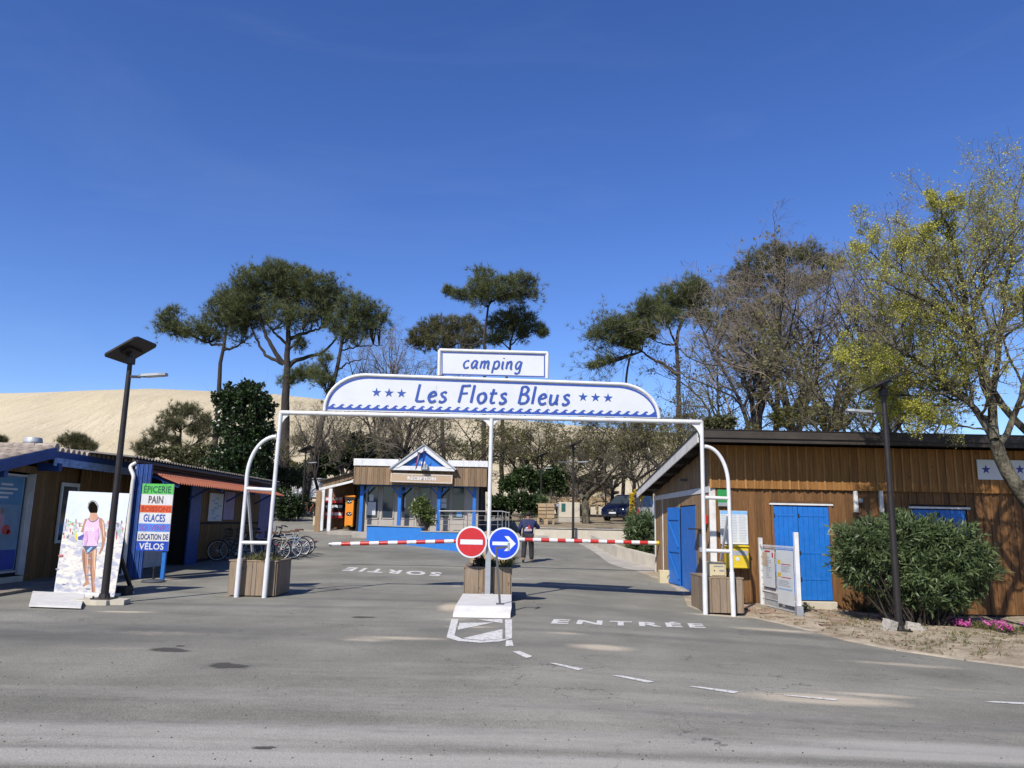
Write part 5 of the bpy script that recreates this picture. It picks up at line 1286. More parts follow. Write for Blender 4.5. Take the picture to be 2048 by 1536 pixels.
# ================================================================== reception
RY = 38.0
def Rp(px, py, dy=0.0): return at(px, py, RY+dy)
zf_ = Rp(730, 1063, .6).z
rc = thing('reception', 'wooden reception building with white gable blue posts and white lettered sign', 'building', (Rp(840, 1000).x, RY+3, zf_))
def rbx(name, px0, px1, py0, py1, d0_, d1_, mat, parent=rc):
    a, b_ = Rp(px0, py1, d0_), Rp(px1, py0, d0_); mb = MB(); mb.bx(a.x, b_.x, RY+d0_, RY+d1_, a.z, b_.z); return mb.build(name, mat, parent)
xl, xr = Rp(707, 960, -.6).x, Rp(974, 960, -.6).x
zpt, zpb = Rp(840, 931, -.6).z, Rp(840, 971, -.6).z
mb = MB(); mb.bx(Rp(714, 1000, .7).x, Rp(962, 1000, .7).x, RY+.75, RY+7, zf_-1, zpt); mb.bx(xl+.03, xr-.03, RY-.56, RY+7, zpb+.05, zpt-.02); mb.build('wall', DARKIN, rc)
n = 22; m_ = MB(); w = (xr-xl)/n; m_.cbx(-w/2+.012, w/2-.012, -.03, 0, 0, zpt-zpb, .004); me = new_mesh('board', [tuple(v) for v in m_.v], m_.f, WDR)
m_ = MB(); m_.bx(-.03, .03, -.03, 0, 0, zpt-zpb-.01); me2 = new_mesh('batten', [tuple(v) for v in m_.v], m_.f, WDR)
for k in range(n):
    put('board', me, rc, (xl+w*(k+.5), RY-.56-rnd.uniform(0, .004), zpb)); put('batten', me2, rc, (xl+w*k+.03, RY-.585, zpb+.005))
# boards on the left return of the parapet
hb_n = 12
m_ = MB(); m_.cbx(-.03, 0, -.17, .17, 0, zpt-zpb, .004); me3 = new_mesh('board', [tuple(v) for v in m_.v], m_.f, WDR)
for k in range(hb_n): put('board', me3, rc, (xl+.03, RY-.4+k*.35, zpb))
rbx('roof_edge', 707, 797, 918.5, 930.5, -.66, 6, WHITE); rbx('roof_edge', 896, 976, 922, 932.5, -.66, 6, WHITE)
# gable
ap, gl, gr_ = (848, 890), (783, 934), (908, 938)
def gb(name, pts, d_, th, mat, parent=rc): mb = MB(); mb.prism([Rp(x, y, d_) for x, y in pts], Vector((0, th, 0))); return mb.build(name, mat, parent)
gbl = gb('gable', [(787, 941), (848, 896), (905, 942)], -.72, .1, BLUE)
gb('gable_beam', [(781, 931), (909, 934), (909, 942.5), (781, 939.5)], -.90, .16, WHITE)
gb('rake_board', [(781, 935), (848, 890), (848, 902), (797, 935)], -.92, .16, WHITE); gb('rake_board', [(849, 890), (910, 937), (895, 937), (849, 902)], -.92, .16, WHITE)
mb = MB(); mb.prism([Rp(778, 936, -.98), Rp(848, 888, -.98), Rp(848, 890, -.98), Rp(780, 938, -.98)], Vector((0, 4, 0))); mb.prism([Rp(848.3, 888, -.98), Rp(913, 938, -.98), Rp(911, 940, -.98), Rp(848.3, 890, -.98)], Vector((0, 4, 0))); mb.build('gable_roof', GALV, rc)
# sign
sg = thing('reception_sign', 'tan wooden sign with white word over the reception porch', 'sign', Rp(843, 966, -.8))
a, b_ = Rp(781, 967, -.78), Rp(905, 948, -.78)
mb = MB(); mb.prism([Rp(781, 945.5, -.78), Rp(905.5, 950, -.78), Rp(904.5, 968, -.78), Rp(780, 964, -.78)], Vector((0, .05, 0))); so = mb.build('board', M('sign_tan', (.46, .33, .21), .6, var=.06, stretch=(1, 1, 10), bump=0), sg)
bq = [(783, 947.5), (904, 951.8), (903, 966.3), (782, 962.4)]
mb = MB(); 
for k in range(4): mb.beam(Rp(*bq[k], -.785), Rp(*bq[(k+1) % 4], -.785), .012, .025)
mb.build('border', WHITE, so)
mb = MB(); o_ = Rp(815, 959.5, -.79); text_on(mb, 'RÉCEPTION', o_, Rp(872, 961.3, -.79)-o_, Rp(815, 951, -.79)-o_, .045, 1.06); q = mb.build('lettering', WHITE, so); q['kind'] = 'stuff'
# flags holder, flags and lamp on the gable
fh = thing('flag_bracket', 'white bracket with drooping flags on the reception gable', 'flag', Rp(845, 930, -1))
mb = MB(); mb.cbx(Rp(839, 925, -1.05).x, Rp(851, 925, -1.05).x, RY-1.05, RY-.93, Rp(845, 929, -1.05).z, Rp(845, 923, -1.05).z, .02); mb.build('holder', WHITE, fh)
for (a, b_, mats) in (((838, 926), (835, 900), [REDP, WHITE, NAVY]), ((846, 926), (847.5, 897), [NAVY, NAVY, NAVY])):
    p, q = Rp(*a, -1.0), Rp(*b_, -1.35); mb = MB(); mb.tube([p, q], .014, 6); mb.build('flagpole', GREYMET, fh)
    for k in range(3):
        mb = MB(); u = q.lerp(p, .12); v = Vector((.04*(k+.2), .05*k, 0)); wq = Vector((.04*(k+1.1), .05*(k+1), -.03))
        V = []
        for j in range(6):
            dz = -.17*j*(1-.06*k); V += [u+v*(1-.1*j)+Vector((-.05*j*.3, .03*math.sin(j), dz)), u+wq*(1-.1*j)+Vector((-.05*j*.3, .03*math.cos(j), dz-.02))]
        mb.add(V, [(2*j, 2*j+1, 2*j+3, 2*j+2) for j in range(5)]); mb.build('flag_stripe', mats[k], fh, True)
rl = thing('gable_floodlight', 'grey floodlight hanging under the flags on the reception gable', 'floodlight', Rp(849, 939, -1))
mb = MB(); p = Rp(849, 934, -1.0); mb.cbx(p.x-.16, p.x+.16, p.y-.08, p.y+.04, p.z-.14, p.z+.12, .02); mb.build('housing', GALV, rl)
# posts, beam, braces
zb_m = Rp(840, 971.5, -.1).z
mb = MB(); mb.bx(Rp(719, 975).x, Rp(953, 975).x, RY-.06, RY+.09, zpb-.02, zpb+.08); mb.build('beam', BLUE, rc)
for i, px in enumerate((723.5, 799.5, 878, 949)):
    p = Rp(px, 1000); zb2 = (Rp(720, 1067).z if i == 0 else zf_-.0)
    mb = MB(); mb.cbx(p.x-.085, p.x+.085, RY-.075, RY+.095, zb2, zpb-.03, .01); mb.build('post', BLUE, rc)
    for s in ((1,) if i == 0 else (-1,) if i == 3 else (-1, 1)):
        mb = MB(); mb.beam((p.x+s*.06, RY, zpb-.42), (p.x+s*.42, RY, zpb-.03), .06, .08); mb.build('knee_brace', BLUE, rc)
# joinery
GD = .62
rbx('joinery', 728, 958, 971, 1064, GD+.02, GD+.1, TAUPE)
for (a, b_) in ((733.5, 757), (764.5, 787), (803.5, 829), (836, 860.5), (882, 899.5), (905.5, 928)):
    w_ = rbx('window', a, b_, 974, 1036, GD-.004, GD+.018, GLASSB)
    for f in ((a-1.5, a, 972.5, 1037.5), (b_, b_+1.5, 972.5, 1037.5), (a, b_, 1036, 1037.5), (a, b_, 972.5, 974)): rbx('frame', f[0], f[1], f[2], f[3], GD-.02, GD+.017, TAUPE, w_)
    rbx('door_panel', a+1, b_-1, 1041, 1060, GD-.012, GD+.018, TAUPE)
for (a, b_, c_, d_) in ((738.5, 747.5, 989, 1002), (734, 752, 1004, 1030), (881.5, 893, 997, 1005), (881.5, 893, 1007, 1016), (913, 924, 1023, 1033), (808, 812, 994, 1015)):
    t = thing('window_notice', {738.5: 'small white notice high in the left reception window', 734: 'large pale blue notice low in the left reception window', 881.5: 'white notice in the right reception window'+(', upper one' if c_ < 1000 else ', lower one'), 913: 'small bright blue notice low in the rightmost reception window', 808: 'narrow white notice in the middle reception window'}[a], 'notice', Rp((a+b_)/2, d_, GD-.01))
    rbx('sheet', a, b_, c_, d_, GD-.012, GD-.006, LBLUE if a == 913 else PAPER, t)
# terrace slab and blue ramp walls
mb = MB(); a, b_ = Rp(716, 1066, -.2), Rp(990, 1066, -.2); mb.cbx(a.x, b_.x+2.5, RY-1.6, RY+2, zf_-.5, zf_-.005, .01); tag(mb.build('terrace', CONC), 'pale concrete terrace under the reception porch', 'terrace', kind='structure')
w0_ = gp(733, 1074); w0_.y = max(w0_.y, 33); A_ = at(733, 1072, 35.0); B_ = at(842, 1072, 32.6); C_ = at(1002, 1118, 29.0)
bw_ = thing('ramp_wall', 'bright blue rendered ramp wall stepping down in front of reception', 'wall', (B_.x, B_.y, g(B_.x, B_.y)))
zA, zB = at(733, 1051, 35.0).z, at(842, 1055, 32.6).z; zC0, zC1 = at(836, 1063.5, 32.7).z, at(930, 1064, 30.4).z
mb = MB(); mb.prism([Vector((A_.x, A_.y, g(A_.x, A_.y)-.2)), Vector((B_.x, B_.y, g(B_.x, B_.y)-.2)), Vector((B_.x, B_.y, zB)), Vector((A_.x, A_.y, zA))], Vector((.08, .16, 0))); mb.build('wall', BLUEWALL, bw_)
mb = MB(); mb.prism([Vector((B_.x+.002, B_.y-.003, g(B_.x, B_.y)-.2)), Vector((C_.x, C_.y, g(C_.x, C_.y)-.2)), Vector((C_.x, C_.y, zC1)), Vector((B_.x+.002, B_.y-.003, zC0))], Vector((.08, .16, 0))); mb.build('wall', BLUEWALL, bw_)
mb = MB(); mb.beam(Vector((A_.x-.02, A_.y+.08, zA+.02)), Vector((B_.x+.03, B_.y+.08, zB+.02)), .22, .04); mb.build('coping', CONC, bw_)
mb = MB(); mb.beam(Vector((B_.x+.06, B_.y+.08, zC0+.02)), Vector((C_.x, C_.y+.08, zC1+.02)), .22, .04); mb.build('coping', CONC, bw_)
mb = MB(); mb.prism([A_+Vector((0, 1.2, -A_.z+zA-.5)), C_+Vector((0, .2, -C_.z+zC1-.42)), Vector((C_.x+.3, RY-1.62, zf_-.02)), Vector((A_.x, RY-1.62, zf_-.02))], Vector((0, 0, -.15)))
tag(mb.build('ramp', CONC), 'concrete ramp surface behind the blue wall', 'ramp', kind='structure')
# steel handrail
hr = thing('handrail', 'brushed steel handrail along the reception ramp', 'handrail', Rp(930, 1064, -3))
HYd = -3.2
H = lambda px, py: Rp(px, py, HYd)
mb = MB(); mb.tube([H(878, 1022), H(1004, 1022.5), H(1019, 1026)], .024, 8); mb.build('top_rail', STEEL, hr, True)
for yy_ in (1031, 1040, 1049): mb = MB(); mb.tube([H(880, yy_), H(1003, yy_+.6)], .010, 6); mb.build('cable_rail', STEEL, hr, True)
for px in (879.5, 935, 996, 1005, 1012, 1018): mb = MB(); mb.tube([H(px, 1023), H(px-.5, 1064 if px < 990 else 1058)], .020, 8); mb.build('post', STEEL, hr, True)
# orange token machine
tq = Rp(700, 1052, .9)
tm = thing('vending_totem', 'bright orange machine with round lid under the reception side porch', 'vending machine', tq)
x0_, x1_ = Rp(691.5, 1000, .6).x, Rp(708, 1000, .6).x
zt0 = Rp(700, 1053, .6).z
mb = MB(); mb.cbx(x0_, x1_, RY+.6, RY+1.05, zt0+.04, Rp(700, 1000, .6).z, .02); bdy = mb.build('body', ORANGE, tm)
mb = MB(); mb.cbx(x0_-.04, x1_+.06, RY+.56, RY+1.1, Rp(700, 999.5, .6).z, Rp(700, 995, .6).z, .01); mb.build('display_strip', DARKIN, tm)
mb = MB(); mb.cbx(x0_-.05, x1_+.07, RY+.55, RY+1.11, Rp(700, 994.8, .6).z, Rp(700, 990.5, .6).z, .03); mb.build('lid', ORANGE, tm)
for py, mt in ((1003.5, SM['lime']), (1028, REDP)):
    c = Rp(698, py, .595); mb = MB(); fig2 = [(c.x+.16*math.cos(a), RY+.596, c.z+.10*math.sin(a)) for a in np.linspace(0, 6.28, 15)[:-1]]; mb.flat(fig2); mb.build('badge', BLACK, bdy)
    for k in range(4):
        mb = MB(); mb.flat([(c.x-.10+.065*k+.026*math.cos(a), RY+.592, c.z+(.02 if k % 2 else -.02)+.03*math.sin(a)) for a in np.linspace(0, 6.28, 9)[:-1]]); mb.build('badge_dot', [mt, WHITE, YEL, WHITE][k], bdy)
for s in (x0_+.05, x1_-.05): mb = MB(); mb.cbx(s-.05, s+.05, RY+.62, RY+1.0, zt0-.0, zt0+.038, .01); mb.build('foot', YEL, tm)
# side hut
su = thing('side_porch', 'low wooden lean-to porch with white posts left of the reception', 'building', Rp(680, 1055, .5))
za_, zb3 = Rp(640, 975, .9), Rp(706, 947, -.2)
Q = lambda px, py, d_: Rp(px, py, d_)
mb = MB(); mb.bx(Q(650, 1000, 3).x, Q(712, 1000, 3).x, RY+2.6, RY+4, zf_-.3, Q(700, 960, 2.6).z); mb.build('wall', WDF, su)
for k in range(6):
    a, b_ = Q(654+k*9, 1000, 2.55).x, Q(654+k*9+8.6, 1000, 2.55).x; mb = MB(); mb.bx(a, b_, RY+2.55, RY+2.59, zf_-.2, Q(700, 966, 2.55).z); mb.build('board', WDB, su)
nb = 7
for k in range(nb):
    f0, f1 = k/nb, (k+1)/nb; pa0, pa1 = (645+f0*61, 963-f0*19+.6), (645+f1*61-.6, 963-f1*19)
    mb = MB(); mb.prism([Q(pa0[0], pa0[1]+13-f0*.5, .1), Q(pa1[0], pa1[1]+13-f1*.5, .1), Q(*pa1, .1), Q(*pa0, .1)], Vector((0, .04, 0))); mb.build('parapet_board', WDR, su)
mb = MB(); mb.prism([Q(638, 976, .05), Q(706, 960, .05), Q(706, 964.5, .05), Q(638, 981, .05)], Vector((0, .16, 0))); mb.build('white_beam', WHITEOLD, su)
mb = MB(); mb.prism([Q(636, 962.5, -.05), Q(706, 943.5, -.05), Q(706, 945, -.05), Q(636, 964, -.05)], Vector((0, 3, 0))); mb.build('roof', WDF, su)
for px in (646.5, 661): mb = MB(); p = Q(px, 1000, .15 if px > 650 else 1.2); mb.cbx(p.x-.085, p.x+.085, p.y-.08, p.y+.08, zf_-.02, Q(px, 977, 0).z, .01); mb.build('post', WHITE, su)
for k in range(4): mb = MB(); p = Q(636+k*2.3, 1000, 1.0+k*.55); mb.bx(p.x-.1, p.x+.1, p.y, p.y+.03, g(p.x, p.y), Q(640, 980, 1).z); mb.build('board', WDS, su)
mb = MB(); a, b_ = Q(655, 1062, -.3), Q(722, 1062, -.3); mb.cbx(a.x, b_.x, RY-.3, RY+4, g(a.x, RY)-.2, zf_+.0, .01); mb.build('floor_slab', CONC, su)
r6 = random.Random(9)
dsp = thing('toy_dispenser', 'row of red and white toy dispensers in the dark side porch', 'dispenser', Q(670, 1050, 2))
for i in range(4):
    for j in range(3):
        p = Q(656+i*8.5, 1000+j*15, 2.2); mb = MB(); mb.cbx(p.x-.14, p.x+.14, RY+2.1, RY+2.4, p.z-.16, p.z+.16, .01); o = mb.build('box', [REDP, DARKIN, REDP][j], dsp)
        mb = MB(); mb.bx(p.x-.09, p.x+.09, RY+2.09, RY+2.098, p.z-.02, p.z+.12); mb.build('window', PAPER if r6.random() < .6 else BEIGEP, o)
c = Q(628, 1044, 6); bn = thing('cream_bin', 'small cream box standing behind the side porch corner', 'bin', (Q(631, 1044, 4).x, RY+4, g(Q(631, 1044, 4).x, RY+4)))
p = W[bn.name]; mb = MB(); mb.cbx(p.x-.14, p.x+.14, p.y, p.y+.4, p.z, p.z+.5, .02); mb.build('body', CREAM, bn)

# ================================================================== terrace and low walls on the right
TZ = at(1180, 1059, 38).z
TX0 = at(1070, 1060, 38).x
def tfn(x, y): return np.maximum(gz(x, y)+.03, TZ-.03+.028*(y-38)+.02*np.sin(x*2)*np.sin(y*1.7))
tag(grid_sheet('upper_terrace', lambda y: np.linspace(TX0+.1-(y-38)*.12, 30, 60), np.arange(38.1, 70, .8), tfn, SANDG), 'upper sandy terrace with dead leaves and parked cars', 'terrace')
tw = thing('retaining_wall', 'long cream rendered retaining wall along the upper terrace', 'wall', (TX0+4, 38, g(TX0+4, 38)))
mb = MB(); mb.cbx(TX0, 16, 37.85, 38.1, .3, TZ, .015); mb.build('wall', CREAMW, tw)
mb = MB(); mb.cbx(TX0-.03, 16, 37.80, 38.14, TZ+.002, TZ+.05, .01); mb.build('coping', CONC, tw)
e = at(1014, 1060, 43); mb = MB(); mb.prism([Vector((TX0+.02, 38.0, .3)), Vector((TX0+.02, 38.0, TZ-.02)), Vector((e.x, 43.0, g(e.x, 43)+.12)), Vector((e.x, 43.0, g(e.x, 43)-.3))], Vector((.18, .05, 0))); mb.build('side_wall', CREAMW, tw)
pw_ = thing('parapet_wall', 'low cream rendered parapet beside the drive under the barrier', 'wall', (4.2, 30, g(4.2, 30)))
pts = [gp(1186, 1088), gp(1240, 1116), gp(1322, 1139), gp(1352, 1146)]
for k in range(3):
    a, b_ = pts[k], pts[k+1]; a = Vector((a.x, a.y, g(a.x, a.y))); b_ = Vector((b_.x, b_.y, g(b_.x, b_.y))); a.z += .16; b_.z += .16
    mb = MB(); mb.beam(a, b_, .22, .5); mb.build('wall_section', CREAMW, pw_)

# ================================================================== more solar lamps further back
def far_lamp(label, px, ptop, Y, pbase=None, both=False, ad=(1, 0)):
    t = at(px, ptop, Y); zb4 = float(tfn(np.array([t.x]), np.array([Y]))[0]) if (t.x > TX0 and Y > 38) else g(t.x, Y)
    o = solar_lamp(label, (t.x, Y, zb4), t.z-zb4, math.radians(84), math.radians(-26), pw=1.1, pd=.85, armz=.75, arm_dir=ad)
    if both:
        mb = MB(); mb.cbx(t.x-.75, t.x-.1, Y-.08, Y+.08, t.z-.78, t.z-.72, .01); mb.build('lamp_head', GREYMET, o)
far_lamp('dark solar lamp standing behind the cream retaining wall', 1147, 894, 37.5, both=True)
far_lamp('thin distant solar lamp left of the double headed lamp', 1083, 914, 50)
far_lamp('thin distant solar lamp between trunks left of the reception', 612, 902, 48)
far_lamp('distant solar lamp whose blue panel shows above the side porch', 684, 936, 52)
far_lamp('distant solar lamp half hidden by the ivy covered tree', 436, 872, 52, ad=(1, 0))
far_lamp('slim dark lamp pole behind the forked tree near the blue van', 1211, 930, 56)

# ================================================================== letterbox rack, cabinet, cabins, caravan
rk = thing('letterbox_rack', 'pale wooden rack of eight letterboxes on legs right of the man', 'letterbox rack', gp(1092, 1049))
ky = 45.0; K = lambda px, py, d_=0: at(px, py, ky+d_)
for i in range(2):
    for j in range(4):
        a, b_ = K(1076.5+i*16.5, 1017-6.8+j*6.8+3.6), K(1092.3+i*16.5, 1007+j*6.8); 
        mb = MB(); mb.cbx(a.x, b_.x, ky, ky+.4, a.z-.05, b_.z, .01); o = mb.build('letterbox', WDT, rk)
        mb = MB(); mb.bx(b_.x-.14, b_.x-.06, ky-.006, ky-.001, (a.z+b_.z)/2-.0, (a.z+b_.z)/2+.03); mb.build('lock_plate', GALV, o)
for px in (1077, 1090, 1094, 1107): mb = MB(); a = K(px, 1034); mb.cbx(a.x-.06, a.x+.06, ky+.05, ky+.3, float(tfn(np.array([a.x]), np.array([ky]))[0])-.05, a.z-.03, .01); mb.build('leg', WDTZ, rk)
cbn = thing('utility_cabinet', 'cream utility cabinet with green door behind the letterbox rack', 'cabinet', at(1134, 1030, 48))
a, b_ = at(1118, 1028, 48), at(1160, 1005, 48)
mb = MB(); mb.cbx(a.x, b_.x, 48, 49.2, a.z-.2, b_.z, .02); mb.build('body', CREAMW, cbn)
mb = MB(); mb.cbx(at(1131, 1, 48).x, at(1138, 1, 48).x, 47.97, 48.0, at(1131, 1023, 48).z, at(1131, 1007, 48).z, .005); mb.build('green_door', M('dark_green_paint', (.01, .10, .09), .5), cbn)
mb = MB(); mb.bx(at(1122, 1, 48).x, at(1127, 1, 48).x, 47.985, 47.998, at(1131, 1013, 48).z, at(1131, 1008, 48).z); mb.build('notice', GREYTXT, cbn)
mb = MB(); mb.cbx(a.x-.02, b_.x+.02, 47.9, 49.25, a.z-.6, a.z-.21, .02); mb.build('plinth', CONC, cbn)
def cabin(label, px0, px1, pyr, pye, pyb, Y, gable=True):
    a, b_ = at(px0, pyb, Y), at(px1, pyb, Y); ze, zr_ = at(px0, pye, Y).z, at((px0+px1)/2, pyr, Y).z; zb5 = (a.z+b_.z)/2
    t = thing('wooden_cabin', label, 'cabin', ((a.x+b_.x)/2, Y+2, zb5-1), 'wooden cabins on stilts at the dune foot')
    mb = MB(); mb.prism([(a.x, Y, zb5), (b_.x, Y, zb5), (b_.x, Y, ze), ((a.x+b_.x)/2, Y, zr_), (a.x, Y, ze)], Vector((0, 5, 0))); mb.build('wall', M('cabin_cladding', (.34, .26, .15), .8, var=.15, stretch=(1, 1, 12)) if 'cabin_cladding' not in bpy.data.materials else bpy.data.materials['cabin_cladding'], t)
    m2 = (a.x+b_.x)/2
    for xx in (a.x-.25, b_.x+.25):
        mb = MB(); mb.prism([(xx, Y-.3, ze-.08), (m2, Y-.3, zr_+.08), (m2, Y-.3, zr_+.18), (xx, Y-.3, ze+.02)], Vector((0, 5.5, 0))); mb.build('roof', GREYMET, t)
    mb = MB(); mb.cbx(a.x-.4, b_.x+.4, Y-1, Y+5, zb5-.22, zb5-.01, .02); mb.build('floor_deck', WDT, t)
    for k in range(5):
        xx = a.x+(b_.x-a.x)*k/4; mb = MB(); mb.bx(xx-.08, xx+.08, Y-.2, Y-.04, g(xx, Y)-.3, zb5-.23); mb.build('stilt', WDTZ, t)
cabin('pale wooden cabin on stilts behind the forked tree', 1163, 1226, 944, 954, 982, 66)
cabin('pale wooden cabin on stilts left of the lamp behind shrubs', 1086, 1152, 950, 958, 985, 68)
fc = thing('plank_fence', 'low pale wooden plank fence at the foot of the cabins', 'fence', at(1170, 1010, 60))
for k in range(10):
    px = 1095+k*14; a = at(px, 1009, 60); mb = MB(); mb.bx(a.x-.07, a.x+.07, 60, 60.12, a.z-.4, a.z+.62); mb.build('post', WDTZ, fc)
    if k < 9:
        for j in range(3):
            a, b_ = at(px, 1007-j*5, 60), at(px+13.6, 1007.3-j*5, 60); mb = MB(); mb.beam(a+Vector((0, -.03, 0)), b_+Vector((0, -.03, 0)), .03, .15); mb.build('plank', WDT, fc)
mb = MB(); c = at(1200, 1000, 63)
V = []; F = []; n1, n2 = 24, 8
for i in range(n2):
    for k in range(n1):
        a = 2*math.pi*k/n1; r_ = 2.6*(1-i/(n2-.7))*(1+.12*math.sin(3*a)+.05*math.sin(7*a)); V.append((c.x+r_*math.cos(a), c.y+r_*.8*math.sin(a), c.z-.5+1.15*(i/(n2-1))**.8+.04*math.sin(a*9+i)))
F = [(i*n1+k, i*n1+(k+1) % n1, (i+1)*n1+(k+1) % n1, (i+1)*n1+k) for i in range(n2-1) for k in range(n1)]
mb.add(V, F); tag(mb.build('sand_pile', DUNE, None, True), 'heap of pale sand in front of the stilt cabin', 'sand pile')
cv = thing('caravan', 'white mobile home with dark windows behind the tree trunks at left', 'mobile home', at(600, 985, 56))
a, b_ = at(545, 994, 56), at(640, 994, 56); zt5 = at(590, 958, 56).z
mb = MB(); mb.cbx(a.x, b_.x, 56, 59, a.z, zt5, .06); mb.build('body', WHITE, cv)
mb = MB(); mb.cbx(a.x-.1, b_.x+.1, 55.9, 59.1, zt5+.003, zt5+.10, .03); mb.build('roof', WHITEOLD, cv)
for p0_, p1_ in ((577, 601), (616, 625), (552, 566)): mb = MB(); mb.bx(at(p0_, 1, 56).x, at(p1_, 1, 56).x, 55.97, 55.998, at(1, 984, 56).z*0+at(590, 984, 56).z, at(590, 974, 56).z); mb.build('window', GLASS, cv)
def gpost(label, px, pyb, pyt, Y, w=.14, mat=WDTZ):
    a, b_ = at(px, pyb, Y), at(px, pyt, Y); mb = MB(); mb.cbx(a.x-w, a.x+w, Y-w, Y+w, min(a.z, g(a.x, Y)), b_.z, .02); tag(mb.build('wooden_post', mat), label, 'post')
gpost('square brown wooden gate post at the end of the left hedge', 591, 1036, 1001, 46, .16, WDS)
gpost('short brown wooden board behind the bicycles at the hedge end', 535, 1036, 1005, 36, .22, WDS)
# ================================================================== bicycles
def make_bike(label, frame_mat, guard_mat, rack=True, basket=False):
    """built along +x (front wheel at +x), standing on z = 0, origin at the ground between the wheels"""
    t = thing('bicycle', label, 'bicycle', (0, 0, 0), 'hire bicycles parked by the shed')
    R_ = .34; wb = .54
    for s, nm in ((-1, 'rear'), (1, 'front')):
        c = Vector((s*wb, 0, R_))
        ring = lambda r, n=28: [c+Vector((r*math.cos(a), 0, r*math.sin(a))) for a in np.linspace(0, 2*math.pi, n+1)[:-1]]
        mb = MB(); mb.tube(ring(R_-.018), .019, 6, close=True); wh = mb.build('wheel', BLACK, t, True)
        mb = MB(); mb.tube(ring(R_-.045), .010, 5, close=True); mb.build('rim', ALU, wh, True)
        mb = MB()
        for k in range(16):
            a = k*2*math.pi/16; mb.tube([c+Vector((0, .03*(-1)**k, 0)), c+Vector(((R_-.05)*math.cos(a), 0, (R_-.05)*math.sin(a)))], .003, 3, caps=False)
        q = mb.build('spokes', ALU, wh); q['kind'] = 'stuff'
        mb = MB(); mb.lathe([(.03, -.05), (.03, .05)], c, 10, 'y'); mb.build('hub', GALV, wh)
        mb = MB(); a0, a1 = (math.radians(20), math.radians(195)) if s < 0 else (math.radians(-15), math.radians(140))
        if s < 0: a0, a1 = math.radians(-20)+0, math.radians(190)
        P = [c+Vector((-(R_+.02)*math.cos(a)*(-s), 0, (R_+.02)*math.sin(a))) for a in np.linspace(math.radians(25), math.radians(185), 16)]
        if s < 0: P = [c+Vector(((R_+.02)*math.cos(a), 0, (R_+.02)*math.sin(a))) for a in np.linspace(math.radians(35), math.radians(190), 16)]
        V = [];
        for p in P: V += [p+Vector((0, -.028, -.008)), p, p+Vector((0, .028, -.008))]
        mb.add(V, [(3*i+j, 3*i+j+1, 3*i+3+j+1, 3*i+3+j) for i in range(15) for j in (0, 1)]); mb.build('mudguard', guard_mat, t, True)
    bb = Vector((-.08, 0, .29)); st = Vector((-.24, 0, .74)); hd = Vector((.36, 0, .84)); hl = Vector((.40, 0, .66)); rx_, fx = Vector((-wb, 0, R_)), Vector((wb, 0, R_))
    mb = MB(); mb.tube([bb, st], .017, 8); mb.tube([hd, hl], .020, 8); mb.tube(ipath([hl, Vector((.15, 0, .40)), bb], 5), .020, 8); mb.tube([hd-Vector((0, 0, .05)), Vector((.1, 0, .52)), st*.55+bb*.45], .016, 8)
    for s in (-.05, .05): mb.tube([bb, rx_+Vector((0, s, 0))], .011, 6); mb.tube([st-Vector((0, 0, .05)), rx_+Vector((0, s, 0))], .009, 6); mb.tube([hl, fx+Vector((0, s, 0))], .012, 6)
    mb.build('frame', frame_mat, t, True)
    mb = MB(); mb.tube([st, st+Vector((-.04, 0, .16))], .013, 8); mb.build('seat_post', ALU, t, True)
    mb = MB(); c = st+Vector((-.05, 0, .19)); P = [(-.14, .085), (-.10, .10), (0, .06), (.14, .02), (.15, 0), (.14, -.02), (0, -.06), (-.10, -.10), (-.14, -.085)]
    mb.prism([c+Vector((x, y, 0)) for x, y in P], Vector((0, 0, -.05))); mb.build('saddle', M('saddle_brown', (.11, .035, .02), .5) if 'saddle_brown' not in bpy.data.materials else bpy.data.materials['saddle_brown'], t)
    mb = MB(); mb.tube([hd, hd+Vector((-.04, 0, .16))], .014, 8); mb.tube(ipath([hd+Vector((-.20, -.29, .17)), hd+Vector((-.04, -.22, .20)), hd+Vector((-.03, 0, .16)), hd+Vector((-.04, .22, .20)), hd+Vector((-.20, .29, .17))], 6), .011, 6); mb.build('handlebar', GREYMET, t, True)
    for s in (-.29, .29): mb = MB(); mb.tube([hd+Vector((-.10, s*.93, .185)), hd+Vector((-.21, s, .17))], .018, 8); mb.build('grip', BLACK, t, True)
    mb = MB(); mb.lathe([(.09, -.012), (.09, .012)], bb+Vector((0, -.06, 0)), 16, 'y'); mb.beam(bb+Vector((0, -.09, 0)), bb+Vector((.12, -.09, -.11)), .015, .02); mb.beam(bb+Vector((0, .09, 0)), bb+Vector((-.12, .09, .11)), .015, .02); mb.build('crank', GALV, t)
    for s, d in ((-.12, (.12, -.11)), (.12, (-.12, .11))): mb = MB(); mb.cbx(bb.x+d[0]-.04, bb.x+d[0]+.04, s-.05, s+.05, bb.z+d[1]-.012, bb.z+d[1]+.012, .004); mb.build('pedal', BLACK, t)
    if rack:
        mb = MB()
        for s in (-.06, 0, .06): mb.tube([(-.30, s, .72), (-.80, s, .71)], .008, 5)
        for x in (-.38, -.55, -.78): mb.tube([(x, -.065, .715), (x, .065, .715)], .007, 5)
        for s in (-.07, .07): mb.tube([(-.60, s, .71), (-wb, s, R_)], .008, 5); mb.tube([(-.76, s, .71), (-wb, s, R_)], .008, 5)
        mb.build('rear_rack', guard_mat, t, True)
    mb = MB(); mb.cbx(-.92, -.88, -.04, .04, .50, .55, .008); mb.build('rear_lamp', REDP, t)
